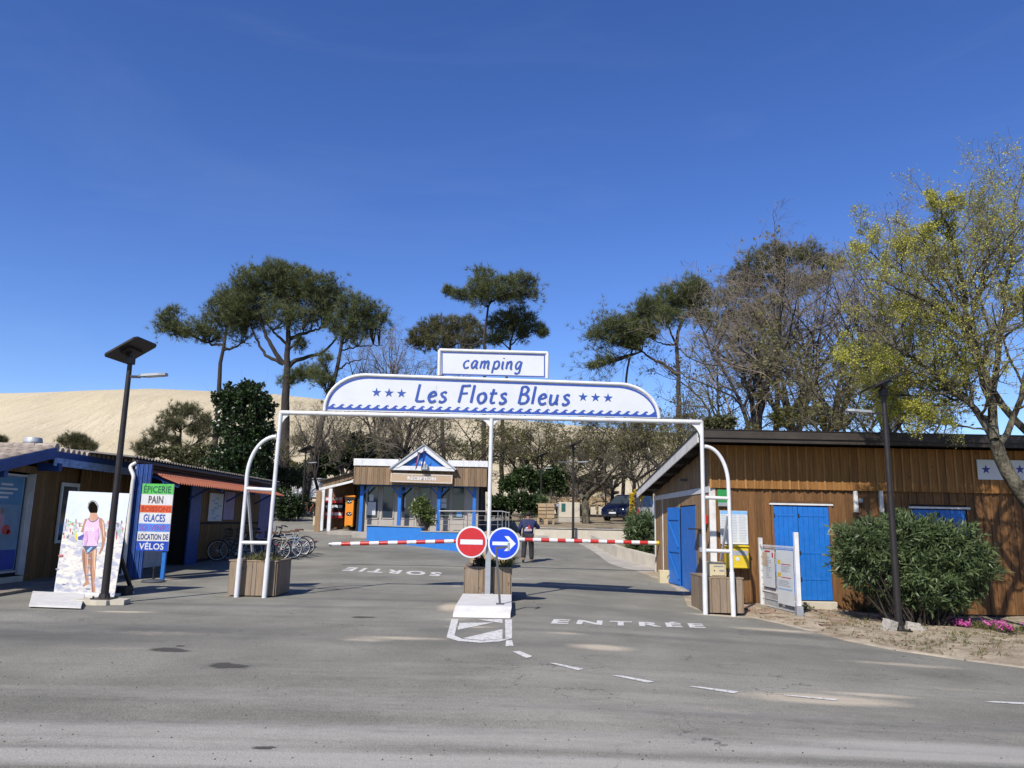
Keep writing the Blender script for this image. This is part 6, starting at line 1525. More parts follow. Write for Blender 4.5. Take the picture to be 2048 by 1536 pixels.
    if basket:
        mb = MB()
        for k in range(9):
            a = 2*math.pi*k/9; mb.tube([(.62+.10*math.cos(a), .13*math.sin(a), .76), (.63+.14*math.cos(a), .17*math.sin(a), 1.0)], .006, 4)
        for z, f in ((.76, .75), (.88, .88), (1.0, 1.02)): mb.tube([(.625+.14*f*math.cos(a), .17*f*math.sin(a), z) for a in np.linspace(0, 6.283, 17)[:-1]], .006, 4, close=True)
        mb.build('basket', BLACK, t)
    return t
CREAMG = M('cream_mudguard', (.60, .56, .44), .4, bump=0); LB2 = M('pale_blue_rack', (.42, .55, .72), .4, bump=0); DKF = M('dark_frame', (.018, .020, .026), .4, bump=0); SILV = ALU
def park(b, x, y, yaw, lean=0):
    b.location = (x, y, g(x, y)+.01); b.rotation_euler = (lean, 0, yaw)
B = [make_bike('bicycle with cream mudguard and rack, its rear wheel out in the sun', DKF, CREAMG), make_bike('bicycle with pale blue rear rack beside the cream mudguard bicycle', DKF, LB2), make_bike('rightmost bicycle of the row with dark mudguard', DKF, BLACK, False),
     make_bike('bicycle nearest the planter in the shade with front basket', DKF, SILV, True, True)]
yawb = math.radians(192)
park(B[3], -8.6, 25.9, yawb, .08); park(B[0], -8.1, 26.0, yawb+.10, .07); park(B[1], -7.9, 26.7, yawb+.05, .07); park(B[2], -7.8, 27.4, yawb, .07)
for src, lab, x, y, dy in ((B[2], 'dark bicycle in deep shade left of the planter against the shed', -8.85, 25.5, .05), (B[3], 'bicycle with basket second from the left in the shade', -8.35, 26.3, .02), (B[2], 'farthest dark bicycle at the end of the row', -7.85, 28.2, -.05)):
    c = copy_tree(src); c['label'] = lab; park(c, x, y, yawb+dy, .07)
far = make_bike('small orange bicycle leaning by the hedge under the pine trunks', M('rust_orange', (.42, .13, .05), .5), BLACK, False)
fb = gp(616, 1036); park(far, at(616, 1030, 47).x, 47, math.radians(70), .1)

# ================================================================== person walking away
def skin(name, J, E, mat, parent, sub=2, root=None):
    names = list(J); me = bpy.data.meshes.new(name)
    me.from_pydata([J[n][0] for n in names], [(names.index(a), names.index(b)) for a, b in E], [])
    o = bpy.data.objects.new('tmp', me); COL.objects.link(o)
    md = o.modifiers.new('s', 'SKIN'); md.use_smooth_shade = True
    for i, n in enumerate(names):
        r = J[n][1]; me.skin_vertices[0].data[i].radius = r if isinstance(r, tuple) else (r, r)
        me.skin_vertices[0].data[i].use_root = (n == (root or names[0]))
    ss = o.modifiers.new('u', 'SUBSURF'); ss.levels = sub; ss.render_levels = sub
    bpy.context.view_layer.update()
    m2 = bpy.data.meshes.new_from_object(o.evaluated_get(bpy.context.evaluated_depsgraph_get()))
    bpy.data.objects.remove(o); m2.name = name; m2.materials.clear(); m2.materials.append(mat)
    m2.polygons.foreach_set('use_smooth', np.ones(len(m2.polygons), bool))
    return put(name, m2, parent, W[parent.name])
feet = gp(1055, 1126)
pm = thing('person', 'person in dark blue jacket with logo and dark trousers walking away up the drive', 'person', feet)
SKN = M('skin_tone', (.30, .16, .10), .6, bump=0); TRO = M('dark_trousers', (.018, .018, .021), .85, var=.4, scale=12, bump=.4); JKT = M('navy_jacket', (.012, .020, .085), .8, var=.3, scale=9, bump=.3); SHO = M('brown_shoes', (.035, .028, .022), .6)
V3 = lambda x, y, z: (x, y, z)
J = {'pelvis': (V3(0, 0, .93), (.15, .11)), 'waist': (V3(0, .01, 1.10), (.12, .085)), 'chest': (V3(0, .03, 1.30), (.12, .08)), 'neck': (V3(.0, .05, 1.49), .055), 'head0': (V3(0, .08, 1.58), .08), 'head1': (V3(0, .09, 1.66), .095), 'head2': (V3(0, .085, 1.74), .075),
     'shl': (V3(-.18, .03, 1.37), .05), 'ell': (V3(-.30, .02, 1.13), .042), 'wrl': (V3(-.26, .20, .98), .034), 'hal': (V3(-.25, .26, .95), .035),
     'shr': (V3(.18, .04, 1.37), .05), 'elr': (V3(.37, .14, 1.20), .042), 'wrr': (V3(.30, .34, 1.22), .034), 'har': (V3(.26, .38, 1.24), .035),
     'hil': (V3(-.10, 0, .90), .10), 'knl': (V3(-.13, -.04, .50), .068), 'anl': (V3(-.15, -.22, .14), .045), 'tol': (V3(-.16, -.13, .03), .035),
     'hir': (V3(.10, 0, .90), .10), 'knr': (V3(.13, .08, .48), .068), 'anr': (V3(.14, .05, .08), .045), 'tor': (V3(.16, .19, .03), .035)}
E = [('pelvis', 'waist'), ('waist', 'chest'), ('chest', 'neck'), ('neck', 'head0'), ('head0', 'head1'), ('head1', 'head2'), ('chest', 'shl'), ('shl', 'ell'), ('ell', 'wrl'), ('wrl', 'hal'), ('chest', 'shr'), ('shr', 'elr'), ('elr', 'wrr'), ('wrr', 'har'),
     ('pelvis', 'hil'), ('hil', 'knl'), ('knl', 'anl'), ('anl', 'tol'), ('pelvis', 'hir'), ('hir', 'knr'), ('knr', 'anr'), ('anr', 'tor')]
skin('body', J, E, SKN, pm)
Jt = {k: J[k] for k in ('pelvis', 'hil', 'knl', 'hir', 'knr')}
Jt['pelvis'] = (J['pelvis'][0], (.18, .14)); Jt['hil'] = (J['hil'][0], .125); Jt['hir'] = (J['hir'][0], .125); Jt['knl'] = (J['knl'][0], .095); Jt['knr'] = (J['knr'][0], .095); Jt['anl'] = ((-.15, -.20, .15), .085); Jt['anr'] = ((.14, .055, .11), .085)
skin('trousers', Jt, [('pelvis', 'hil'), ('hil', 'knl'), ('knl', 'anl'), ('pelvis', 'hir'), ('hir', 'knr'), ('knr', 'anr')], TRO, pm)
Jj = {'hem': ((0, 0, .86), (.21, .15)), 'waist': ((0, .0, 1.08), (.20, .145)), 'chest': ((0, .02, 1.31), (.24, .165)), 'col': ((0, .045, 1.47), .10), 'shl': ((-.20, .02, 1.385), .105), 'ell': ((-.30, .02, 1.13), .075), 'wrl': ((-.27, .18, 1.0), .055), 'shr': ((.20, .03, 1.385), .105), 'elr': ((.37, .14, 1.20), .075), 'wrr': ((.32, .31, 1.215), .055)}
skin('jacket', Jj, [('hem', 'waist'), ('waist', 'chest'), ('chest', 'col'), ('chest', 'shl'), ('shl', 'ell'), ('ell', 'wrl'), ('chest', 'shr'), ('shr', 'elr'), ('elr', 'wrr')], JKT, pm)
skin('hair', {'a': ((0, .05, 1.575), .095), 'b': ((0, .065, 1.68), .128), 'c': ((0, .08, 1.75), .095)}, [('a', 'b'), ('b', 'c')], HAIR, pm)
skin('shoe', {'a': ((-.15, -.235, .13), .05), 'b': ((-.155, -.17, .06), .05), 'c': ((-.16, -.12, .035), .038)}, [('a', 'b'), ('b', 'c')], SHO, pm)
skin('shoe', {'a': ((.14, .03, .06), .055), 'b': ((.15, .12, .045), .05), 'c': ((.16, .21, .035), .04)}, [('a', 'b'), ('b', 'c')], SHO, pm)
for (nm, hx, hy, hz, sx) in (('hand', -.25, .26, .95, -1), ('hand', .26, .38, 1.24, 1)):
    for k in range(5):
        a = Vector((hx+.014*(k-2), hy+.01, hz)); d = Vector((-.02*sx*(k == 0)*3, .05, -.035+.004*k)); 
        J5 = {'a': (tuple(a), .013), 'b': (tuple(a+d*.6), .011), 'c': (tuple(a+d+Vector((0, -.005, -.02))), .009)}
        skin('finger', J5, [('a', 'b'), ('b', 'c')], SKN, pm, 1)
wp = W[pm.name]; ly = -.168
def lg(nm, pts, mat, k): mb = MB(); mb.flat([wp+Vector((x, ly-.002*k, z)) for x, z in pts]); return mb.build(nm, mat, pm)
lg('logo_triangle', [(-.03, 1.17), (.09, 1.17), (.03, 1.31)], REDP, 1); lg('logo_arc', [(-.10, 1.17), (-.02, 1.17), (.0, 1.215), (-.04, 1.22), (-.08, 1.20)], WHITE, 2)
lg('logo_band', [(-.12, 1.08), (.12, 1.085), (.12, 1.155), (-.12, 1.155)], WHITE, 1)
for k in range(5): lg('logo_block', [(-.10+.044*k, 1.095), (-.07+.044*k, 1.095), (-.07+.044*k, 1.143), (-.10+.044*k, 1.143)], REDP if k % 2 == 0 else JKT, 2)

# ================================================================== vehicles on the upper terrace
def loft(rings, mats, name, parent):
    n = len(rings[0]); mb = MB(); V = [p for r_ in rings for p in r_]
    mb.add(V, [(i*n+k, i*n+(k+1) % n, (i+1)*n+(k+1) % n, (i+1)*n+k) for i in range(len(rings)-1) for k in range(n)]+[tuple(range(n-1, -1, -1)), tuple((len(rings)-1)*n+k for k in range(n))])
    return mb.build(name, mats, parent, True)
def sect(y, zs):     # zs: list of (half width, z) from bottom to top
    return [Vector((-w, y, z)) for w, z in zs] + [Vector((w, y, z)) for w, z in reversed(zs)]
def wheels(t, ys, hw, R_=.33):
    for y in ys:
        for s in (-1, 1):
            c = Vector((s*(hw-.10), y, R_)); mb = MB(); mb.lathe([(R_*.6, -.10), (R_*.95, -.11), (R_, -.08), (R_, .08), (R_*.95, .11), (R_*.6, .10)], c, 20, 'x'); w_ = mb.build('wheel', BLACK, t, True)
            mb = MB(); mb.lathe([(R_*.6, -.108), (R_*.2, -.09), (R_*.2, .09), (R_*.6, .108)], c, 16, 'x'); mb.build('rim', GALV, w_, True)
# built along y, nose at -y
CARB = M('dark_blue_car_paint', (.003, .005, .024), .2, var=.05, bump=0, spec=.7); CARS = M('silver_car_paint', (.50, .51, .53), .3, metal=.4, var=.04, bump=0); LAMPG = glass('lamp_glass', (.55, .58, .62)); LAMPR = M('tail_lamp_red', (.45, .01, .015), .2, bump=0)
van = thing('parked_van', 'dark blue van parked facing the drive on the upper terrace', 'van', (0, 0, 0))
S_ = [(-2.15, [(.72, .35), (.80, .55), (.78, .72), (.66, .80)]), (-2.05, [(.84, .28), (.90, .55), (.88, .80), (.74, .92)]), (-1.7, [(.88, .26), (.92, .6), (.90, .95), (.78, 1.05)]), (-1.15, [(.88, .26), (.93, .6), (.91, 1.02), (.80, 1.16)]), (-.45, [(.88, .26), (.93, .6), (.92, 1.05), (.70, 1.72)]), (-.1, [(.88, .26), (.93, .6), (.92, 1.05), (.70, 1.80)]), (1.9, [(.88, .26), (.93, .6), (.92, 1.05), (.72, 1.82)]), (2.2, [(.86, .28), (.92, .6), (.90, 1.05), (.70, 1.70)])]
loft([sect(y, z) for y, z in S_], CARB, 'body', van)
mb = MB(); mb.flat([(-.72, -1.18, 1.155), (.72, -1.18, 1.155), (.62, -.52, 1.70), (-.62, -.52, 1.70)]); V_ = [v+Vector((0, -.012, .012)) for v in mb.v]; mb.v = V_; mb.build('windscreen', GLASS, van)
for s in (-1, 1):
    mb = MB(); mb.flat([(s*.93, -.75, 1.07), (s*.93, 1.7, 1.08), (s*.745, 1.6, 1.68), (s*.745, -.2, 1.68)]); mb.build('side_window', GLASS, van)
    mb = MB(); mb.prism([(s*.88, -1.92, .66), (s*.42, -2.13, .66), (s*.44, -2.05, .80), (s*.87, -1.72, .90)], Vector((0, -.02, .012))); mb.build('headlight', LAMPG, van)
    mb = MB(); mb.cbx(s*1.0-.09, s*1.0+.09, -.95, -.85, 1.05, 1.22, .03); mb.build('door_mirror', CARB, van)
    mb = MB(); mb.lathe([(.06, 0), (.06, -.02)], (s*.66, -2.10, .42), 10, 'y'); mb.build('fog_lamp', LAMPG, van)
mb = MB(); mb.cbx(-.40, .40, -2.175, -2.10, .66, .76, .01); mb.build('grille', BLACK, van)
mb = MB(); mb.cbx(-.66, .66, -2.17, -2.10, .30, .44, .01); mb.build('lower_grille', BLACK, van)
mb = MB(); mb.cbx(-.26, .26, -2.185, -2.15, .49, .60, .004); mb.build('number_plate', WHITE, van)
mb = MB(); mb.prism([(-.06, -2.185, .68), (0, -2.185, .74), (.06, -2.185, .68), (0, -2.185, .71)], Vector((0, -.01, 0))); mb.build('badge', ALU, van)
wheels(van, (-1.35, 1.35), .93)
vy = 50.0; vp = at(1236, 1035, vy)
van.location = (vp.x+1.0, vy+2.4, float(tfn(np.array([vp.x]), np.array([vy]))[0])+.02); van.rotation_euler = (0, 0, math.radians(-36))
pk = thing('parked_pickup', 'silver pickup seen from behind through the shrub at the building corner', 'pickup', (0, 0, 0))
S_ = [(-2.5, [(.80, .45), (.86, .6), (.86, 1.0), (.82, 1.08)]), (-2.4, [(.86, .42), (.92, .6), (.92, 1.02), (.86, 1.10)]), (-.7, [(.88, .40), (.93, .6), (.92, 1.02), (.86, 1.10)]), (-.62, [(.88, .40), (.93, .6), (.92, 1.08), (.72, 1.76)]), (.6, [(.88, .40), (.93, .6), (.92, 1.08), (.72, 1.80)]), (1.2, [(.88, .40), (.93, .6), (.92, 1.08), (.82, 1.18)]), (2.4, [(.84, .42), (.90, .6), (.86, .95), (.76, 1.0)])]
loft([sect(y, z) for y, z in S_], CARS, 'body', pk)
for s in (-1, 1):
    mb = MB(); mb.cbx(s*.84-.09, s*.84+.09, -2.53, -2.38, .72, 1.02, .02); mb.build('tail_lamp', LAMPR, pk)
    mb = MB(); mb.flat([(s*.925, -.5, 1.12), (s*.925, .95, 1.12), (s*.76, .55, 1.66), (s*.76, -.5, 1.66)]); mb.build('side_window', GLASS, pk)
    mb = MB()
    for y in (-1.45, 1.5): mb.tube([(s*.94, y+.42*math.cos(a), .36+.42*math.sin(a)) for a in np.linspace(.1, 3.04, 11)], .05, 6)
    mb.build('wheel_arch', BLACK, pk, True)
mb = MB(); mb.flat([(-.66, -.64, 1.14), (.66, -.64, 1.14), (.60, -.64, 1.66), (-.60, -.64, 1.66)]); mb.v = [v+Vector((0, -.02, 0)) for v in mb.v]; mb.build('rear_window', GLASS, pk)
mb = MB(); mb.cbx(-.80, .80, -2.62, -2.50, .38, .56, .03); mb.build('bumper', GALV, pk)
wheels(pk, (-1.45, 1.5), .95, .37)
ky2 = 44.0; kp = at(1302, 1046, ky2)
pk.location = (kp.x+1.55, ky2+2.0, float(tfn(np.array([kp.x]), np.array([ky2]))[0])+.02); pk.rotation_euler = (0, 0, math.radians(-38))
# ================================================================== vegetation
R8 = np.random.default_rng(42)
def unit(v): return v/np.maximum(np.linalg.norm(v, axis=-1, keepdims=True), 1e-9)
class Tree:
    def __init__(s): s.V = []; s.F = []; s.n = 0
    def tubes(s, P, R, sides):                       # P (N,m,3), R (N,m)
        N, m, _ = P.shape
        if N == 0: return
        T = np.empty_like(P); T[:, 1:-1] = P[:, 2:]-P[:, :-2]; T[:, 0] = P[:, 1]-P[:, 0]; T[:, -1] = P[:, -1]-P[:, -2]; T = unit(T)
        a = np.where(np.abs(T[:, :1, 2:3]) < .9, np.array([0, 0, 1.]), np.array([1., 0, 0])); A = unit(np.cross(T, np.broadcast_to(a, T.shape))); Bn = np.cross(T, A)
        c = 2*np.pi*np.arange(sides)/sides
        V = P[:, :, None, :] + (A[:, :, None, :]*np.cos(c)[None, None, :, None]+Bn[:, :, None, :]*np.sin(c)[None, None, :, None])*R[:, :, None, None]
        i = np.arange(m-1)[:, None]; k = np.arange(sides)[None, :]; l = (k+1) % sides
        q = np.stack([i*sides+k, i*sides+l, (i+1)*sides+l, (i+1)*sides+k], -1).reshape(-1, 4)
        F = (q[None]+(np.arange(N)*m*sides)[:, None, None]).reshape(-1, 4)+s.n
        s.V.append(V.reshape(-1, 3)); s.F.append(F); s.n += N*m*sides
    def mesh(s, name, mat): return np.concatenate(s.V), np.concatenate(s.F)
def spawn(P, R, k, t0, t1, ang, lmin, lmax, rr, m=5, wob=.18, up=.15, rmin=.004, rng=R8, flat=0.0):
    """k side branches on each parent path"""
    N, M_, _ = P.shape
    t = (t0+(t1-t0)*((np.arange(k)[None, :]+rng.random((N, k)))/k)); f = t*(M_-1); i = np.minimum(f.astype(int), M_-2); u = (f-i)[..., None]
    n_ = np.arange(N)[:, None]
    base = P[n_, i]*(1-u)+P[n_, i+1]*u; r0 = (R[n_, i]*(1-u[..., 0])+R[n_, i+1]*u[..., 0])
    T = unit(P[n_, i+1]-P[n_, i]); L = np.linalg.norm(P[:, -1]-P[:, 0], axis=-1)[:, None]
    q = rng.normal(size=T.shape); q[..., 2] *= (1-flat); q = unit(q-T*np.sum(q*T, -1, keepdims=True))
    a = np.radians(ang*(.7+.6*rng.random((N, k))))[..., None]; d = unit(T*np.cos(a)+q*np.sin(a))
    ln = L*(lmin+(lmax-lmin)*rng.random((N, k)))*(1.08-.45*(t-t0)/(max(t1-t0, 1e-3))); K = N*k
    d = d.reshape(K, 3); ln = ln.reshape(K); p = base.reshape(K, 3); out = np.empty((K, m, 3)); out[:, 0] = p
    for j in range(1, m):
        d = unit(d+rng.normal(size=d.shape)*wob+np.array([0, 0, up])); p = p+d*(ln/(m-1))[:, None]; out[:, j] = p
    r1 = np.maximum(r0.reshape(K)*rr, rmin); Rn = r1[:, None]*np.linspace(1, .35, m)[None, :]
    return out, np.maximum(Rn, rmin*.6)
def resample(pts, m):
    P = np.array([tuple(p) for p in ipath(pts, 6)]); s = np.concatenate([[0], np.cumsum(np.linalg.norm(np.diff(P, axis=0), axis=1))]); t = np.linspace(0, s[-1], m)
    return np.stack([np.interp(t, s, P[:, i]) for i in range(3)], 1)
def leaves(P, size, n_var=.4, aspect=.45, updir=None, rng=R8, fold=.0):
    """one diamond leaf at each point"""
    N = len(P); d = unit(rng.normal(size=(N, 3))) if updir is None else unit(updir+rng.normal(size=(N, 3))*.35)
    s_ = unit(np.cross(d, rng.normal(size=(N, 3)))); L = size*(1-n_var+2*n_var*rng.random(N))[:, None]
    V = np.stack([P, P+d*L*.5+s_*L*aspect*.5, P+d*L, P+d*L*.5-s_*L*aspect*.5], 1).reshape(-1, 3)
    F = np.arange(N*4).reshape(-1, 4); return V, F
def tufts(C, axis, n, L, w, rng=R8, spread=.75):
    """needle bursts: n blades from each point round an axis"""
    N = len(C); d = unit(axis[:, None, :]+rng.normal(size=(N, n, 3))*spread); s_ = unit(np.cross(d, rng.normal(size=(N, n, 3))))*w
    ln = L*(.6+.6*rng.random((N, n, 1))); B_ = np.broadcast_to(C[:, None, :], d.shape)
    V = np.stack([B_-s_*.5, B_+s_*.5, B_+d*ln], 2).reshape(-1, 3); F = np.arange(N*n*3).reshape(-1, 3); return V, F
def ball(n, rng=R8, shell=.5):
    d = unit(rng.normal(size=(n, 3))); r = (shell+(1-shell)*rng.random((n, 1)))**.6; return d*r, d
def tree_thing(label, cat, base, group=None, name='tree'):
    return thing(name, label, cat, base, group)
def px3(L, Y, jit=0, rng=R8): return [at(q[0], q[1], Y+(q[2] if len(q) > 2 else 0)) for q in L]
def pine(label, Y, limbs, clumps, dens=1.0, needle=None, depth=1.0, group='maritime pines behind the gate', twigs=True):
    """limbs: (pixel path, radius at base, radius at tip); clumps: (px, py, radius px)"""
    rng = np.random.default_rng(int(abs(hash(label)) % 9973) if False else sum(map(ord, label)))
    b0 = at(limbs[0][0][0][0], limbs[0][0][0][1], Y); b0.z = min(b0.z, g(b0.x, Y)); 
    t = tree_thing(label, 'pine tree', (b0.x, b0.y, g(b0.x, Y)), group, 'pine_tree')
    T = Tree(); allp = []
    for li, (path, r0, r1) in enumerate(limbs):
        pts = px3(path, Y)
        if li == 0: pts = [Vector((b0.x, Y, g(b0.x, Y)-.2))]+[p for p in pts if p.z > g(b0.x, Y)+.2]
        if li > 0:
            dd = rng.uniform(-1.6, 1.6)
            pts = [p+Vector((0, dd*k/(len(pts)-1), 0)) for k, p in enumerate(pts)]
        P = resample(pts, 16); R_ = np.linspace(r0, r1, 16); P[1:-1] += rng.normal(size=(14, 3))*.035
        T.tubes(P[None], R_[None], 9 if r0 > .1 else 6); allp.append(P[3:])
    allp = np.concatenate(allp); k_ = Y/FPX
    NV = []; NF = []; nn = 0
    for cx, cy, cr_ in clumps:
        r = cr_*k_; c = np.array(at(cx, cy, Y+rng.uniform(-1, 1)*depth*r*1.0))
        # a few boughs from the nearest limb into the clump
        dist = np.linalg.norm(allp-c, axis=1)-.6*np.maximum(0, c[2]-allp[:, 2]); j = allp[np.argmin(dist)]
        ends = []
        for q in range(4):
            e = c+np.array(ball(1, rng)[0][0])*r*np.array([.8, .8, .45]); mid = (j+e)/2+rng.normal(size=3)*.12*r+np.array([0, 0, -.12*r])
            P = resample([Vector(j), Vector(mid), Vector(e)], 7); ends.append(P); T.tubes(P[None], np.linspace(.055, .022, 7)[None], 5)
        E_ = np.stack(ends); P2, R2 = spawn(E_, np.full(E_.shape[:2], .025), 7, .3, 1., 45, .45, .85, .8, 4, .2, .1, .012, rng); T.tubes(P2, R2, 3)
        tp = P2[:, -1]; v, f = tufts(np.repeat(tp, 2, 0)+rng.normal(size=(len(tp)*2, 3))*.15, unit(tp-c+np.array([0, 0, .3])).repeat(2, 0), 15, .45, .024*max(.9, k_*24), rng); NV.append(v); NF.append(f+nn); nn += len(v)
        n = int(220*dens*max(r, .5)**2); pts, dr = ball(n, rng, .35)
        keep = rng.random(n) < np.where(pts[:, 2] > -.25, 1, .35); pts = pts[keep]; dr = dr[keep]
        lump = 1+.22*np.sin(dr[:, :1]*5+cx)+.18*np.sin(dr[:, 2:]*7+cy)+.15*np.sin(dr[:, 1:2]*6)
        C = c+pts*lump*r*np.array([1.16, 1.2, .98])
        v, f = tufts(C, unit(dr*.7+np.array([0, 0, .75])), 17, .45*min(1.15, max(.8, k_*25)), .024*max(.9, k_*24), rng)
        NV.append(v); NF.append(f+nn); nn += len(v)
    V, F = T.mesh('', None); build_np('trunk', V, F, BARKP, t, True)
    build_np('crown', np.concatenate(NV), np.concatenate(NF), needle or NEEDLE, t)
    return t
pine('slender pine with a long bare trunk and sparse bough reaching left', 60, [([(428, 930), (432, 860), (438, 770), (443, 715), (449, 685), (455, 650), (458, 625)], .30, .09), ([(447, 690), (420, 686), (385, 672), (350, 655), (335, 645)], .11, .04), ([(447, 700), (470, 692), (490, 672)], .12, .04)],
     [(335, 640, 17), (326, 657, 12), (352, 662, 17), (345, 625, 12), (385, 662, 20), (405, 668, 18), (425, 648, 24), (440, 618, 26), (462, 608, 28), (455, 645, 24), (480, 668, 24), (425, 672, 18), (365, 672, 12)], 1.0)
pine('largest pine with broad rounded crown left of the gate sign', 58, [([(566, 930), (570, 850), (572, 790), (574, 740), (575, 700), (577, 650), (578, 600)], .50, .12), ([(568, 728), (548, 700), (530, 655), (518, 610)], .20, .06), ([(566, 728), (530, 708), (508, 668), (500, 640)], .15, .05), ([(576, 735), (590, 718), (640, 700), (668, 668)], .20, .06), ([(576, 680), (600, 665), (640, 650)], .18, .06), ([(577, 700), (605, 680), (625, 650)], .10, .04), ([(575, 690), (545, 660), (530, 640)], .12, .05), ([(576, 770), (600, 750), (640, 742)], .10, .04)],
     [(470, 600, 30), (492, 570, 32), (520, 558, 32), (548, 550, 30), (575, 552, 32), (603, 565, 30), (632, 570, 32), (655, 600, 28), (500, 610, 36), (540, 595, 38), (580, 590, 38), (620, 605, 36), (650, 630, 28), (480, 640, 26), (515, 640, 28), (560, 635, 32), (600, 640, 30), (470, 622, 24), (668, 585, 16), (590, 752, 16), (612, 748, 18), (632, 744, 14), (572, 765, 13), (600, 690, 14)], 1.25)
pine('leaning dark trunked pine between the large pine and the sign', 56, [([(612, 985), (625, 920), (640, 860), (655, 800), (668, 760), (680, 710), (688, 665), (700, 640)], .30, .09), ([(675, 740), (700, 725), (735, 720)], .08, .03), ([(683, 700), (720, 690), (760, 685)], .07, .03), ([(670, 760), (650, 750), (630, 745)], .08, .03), ([(690, 660), (720, 645), (740, 625)], .10, .04)],
     [(700, 612, 27), (725, 618, 26), (748, 630, 20), (690, 640, 26), (718, 645, 26), (740, 655, 18), (670, 655, 20), (715, 668, 20), (690, 672, 18), (650, 720, 12), (640, 755, 14), (655, 765, 12), (762, 640, 10)], 1.0)
pine('tall thin central pine with tiered crown above the camping sign', 60, [([(966, 1000), (968, 900), (968, 800), (969, 700), (968, 660), (974, 630), (978, 605), (986, 590)], .24, .07), ([(978, 608), (1000, 598), (1040, 590)], .10, .03), ([(980, 598), (950, 590), (900, 585)], .08, .03), ([(968, 680), (940, 690), (900, 680)], .08, .03)],
     [(895, 583, 10), (915, 592, 13), (938, 590, 18), (962, 575, 24), (965, 552, 20), (985, 585, 24), (1010, 572, 22), (1035, 565, 22), (1055, 570, 18), (1062, 590, 15), (1030, 595, 18), (960, 600, 18), (1005, 595, 18)], 1.2)
pine('second central pine whose lower crown fills right of the tall one', 62, [([(1003, 1010), (1004, 900), (1006, 820), (1014, 740), (1020, 690), (1028, 660)], .22, .07), ([(1022, 690), (1050, 670), (1085, 662)], .07, .03), ([(1020, 700), (1000, 680), (985, 670)], .07, .03)],
     [(990, 650, 16), (1010, 640, 22), (1035, 632, 20), (1055, 645, 20), (1075, 660, 16), (1030, 660, 20), (1005, 672, 16), (1088, 668, 8), (1045, 672, 12), (985, 685, 14)], 1.1)
pine('low wide pine left behind the camping sign panel', 68, [([(886, 960), (885, 860), (885, 760), (886, 700), (888, 670)], .25, .10), ([(886, 710), (860, 690), (835, 680)], .1, .04), ([(887, 700), (915, 685), (945, 675)], .1, .04)],
     [(838, 672, 20), (862, 658, 22), (890, 652, 24), (915, 655, 22), (938, 650, 18), (955, 668, 18), (850, 690, 20), (880, 685, 24), (910, 688, 24), (940, 690, 18), (825, 685, 12)], 1.0, NEEDLE2)
pine('wind shaped pine with crown stepping down to the left of the bare trees', 60, [([(1362, 960), (1360, 860), (1358, 790), (1357, 740), (1353, 690), (1362, 650), (1382, 615)], .30, .10), ([(1356, 750), (1330, 728), (1310, 715), (1288, 698)], .18, .07), ([(1352, 690), (1330, 688), (1310, 680)], .10, .04), ([(1353, 690), (1340, 670), (1325, 640)], .10, .05)],
     [(1190, 672, 18), (1210, 662, 23), (1235, 655, 27), (1262, 660, 27), (1240, 680, 21), (1272, 682, 21), (1282, 645, 27), (1290, 615, 21), (1310, 625, 30), (1335, 605, 30), (1335, 640, 27), (1362, 590, 30), (1385, 580, 25), (1372, 620, 30), (1400, 600, 25), (1300, 665, 18), (1185, 735, 10), (1202, 730, 14), (1218, 722, 11), (1410, 640, 23), (1392, 572, 16)], 1.25)
pine('thin pine trunk leaning under the wind shaped crown', 61, [([(1246, 960), (1248, 860), (1251, 770), (1256, 730), (1263, 705), (1268, 690)], .17, .07), ([(1262, 708), (1240, 715), (1215, 727)], .05, .025)], [(1258, 680, 15), (1275, 688, 14)], 1.0)
pine('big dark pine half hidden behind the bare trees on the right', 66, [([(1552, 960), (1553, 860), (1556, 760), (1560, 660), (1562, 590), (1565, 540)], .35, .12), ([(1558, 640), (1520, 610), (1490, 580)], .14, .05), ([(1560, 620), (1610, 580), (1650, 550)], .14, .05)],
     [(1450, 600, 24), (1478, 560, 28), (1510, 530, 28), (1545, 510, 26), (1580, 520, 30), (1615, 510, 26), (1650, 530, 24), (1500, 580, 30), (1545, 560, 34), (1590, 570, 30), (1640, 565, 24), (1460, 640, 22), (1500, 630, 24), (1545, 610, 26), (1680, 530, 16)], 1.0, NEEDLE2)
pine('second dark pine trunk rising left of the big hidden pine', 64, [([(1518, 960), (1520, 860), (1523, 760), (1527, 690), (1530, 640)], .26, .10)], [(1515, 640, 20), (1540, 650, 18), (1480, 670, 20), (1440, 660, 18)], .9, NEEDLE2)
pine('small sparse young pine growing on the dune slope left', 55, [([(360, 960), (362, 900), (361, 850), (362, 825)], .14, .04), ([(362, 880), (340, 860), (330, 845)], .06, .025), ([(361, 890), (330, 885), (300, 885)], .05, .025), ([(361, 860), (390, 850), (410, 840)], .05, .025)],
     [(362, 822, 17), (345, 830, 15), (380, 826, 16), (400, 838, 15), (415, 850, 10), (330, 850, 15), (350, 850, 16), (312, 870, 13), (325, 880, 14), (295, 890, 11), (280, 900, 9), (385, 862, 14), (345, 885, 14), (405, 875, 12), (370, 900, 16)], .8, NEEDLE2, .8)
pine('tiny windswept pine on the dune above the shop roof', 70, [([(140, 935), (150, 905), (160, 890)], .08, .03), ([(150, 905), (130, 898), (125, 890)], .04, .02), ([(155, 900), (175, 895), (184, 892)], .04, .02)], [(130, 885, 8), (145, 880, 9), (160, 879, 9), (172, 890, 9), (183, 896, 7), (155, 893, 8)], 1.4, NEEDLE2, .6)
pine('stub of a dark pine at the very left edge above the roof', 70, [([(-10, 930), (-5, 900), (2, 885)], .06, .03)], [(2, 882, 7), (-6, 890, 8)], 1.4, NEEDLE2, .6)

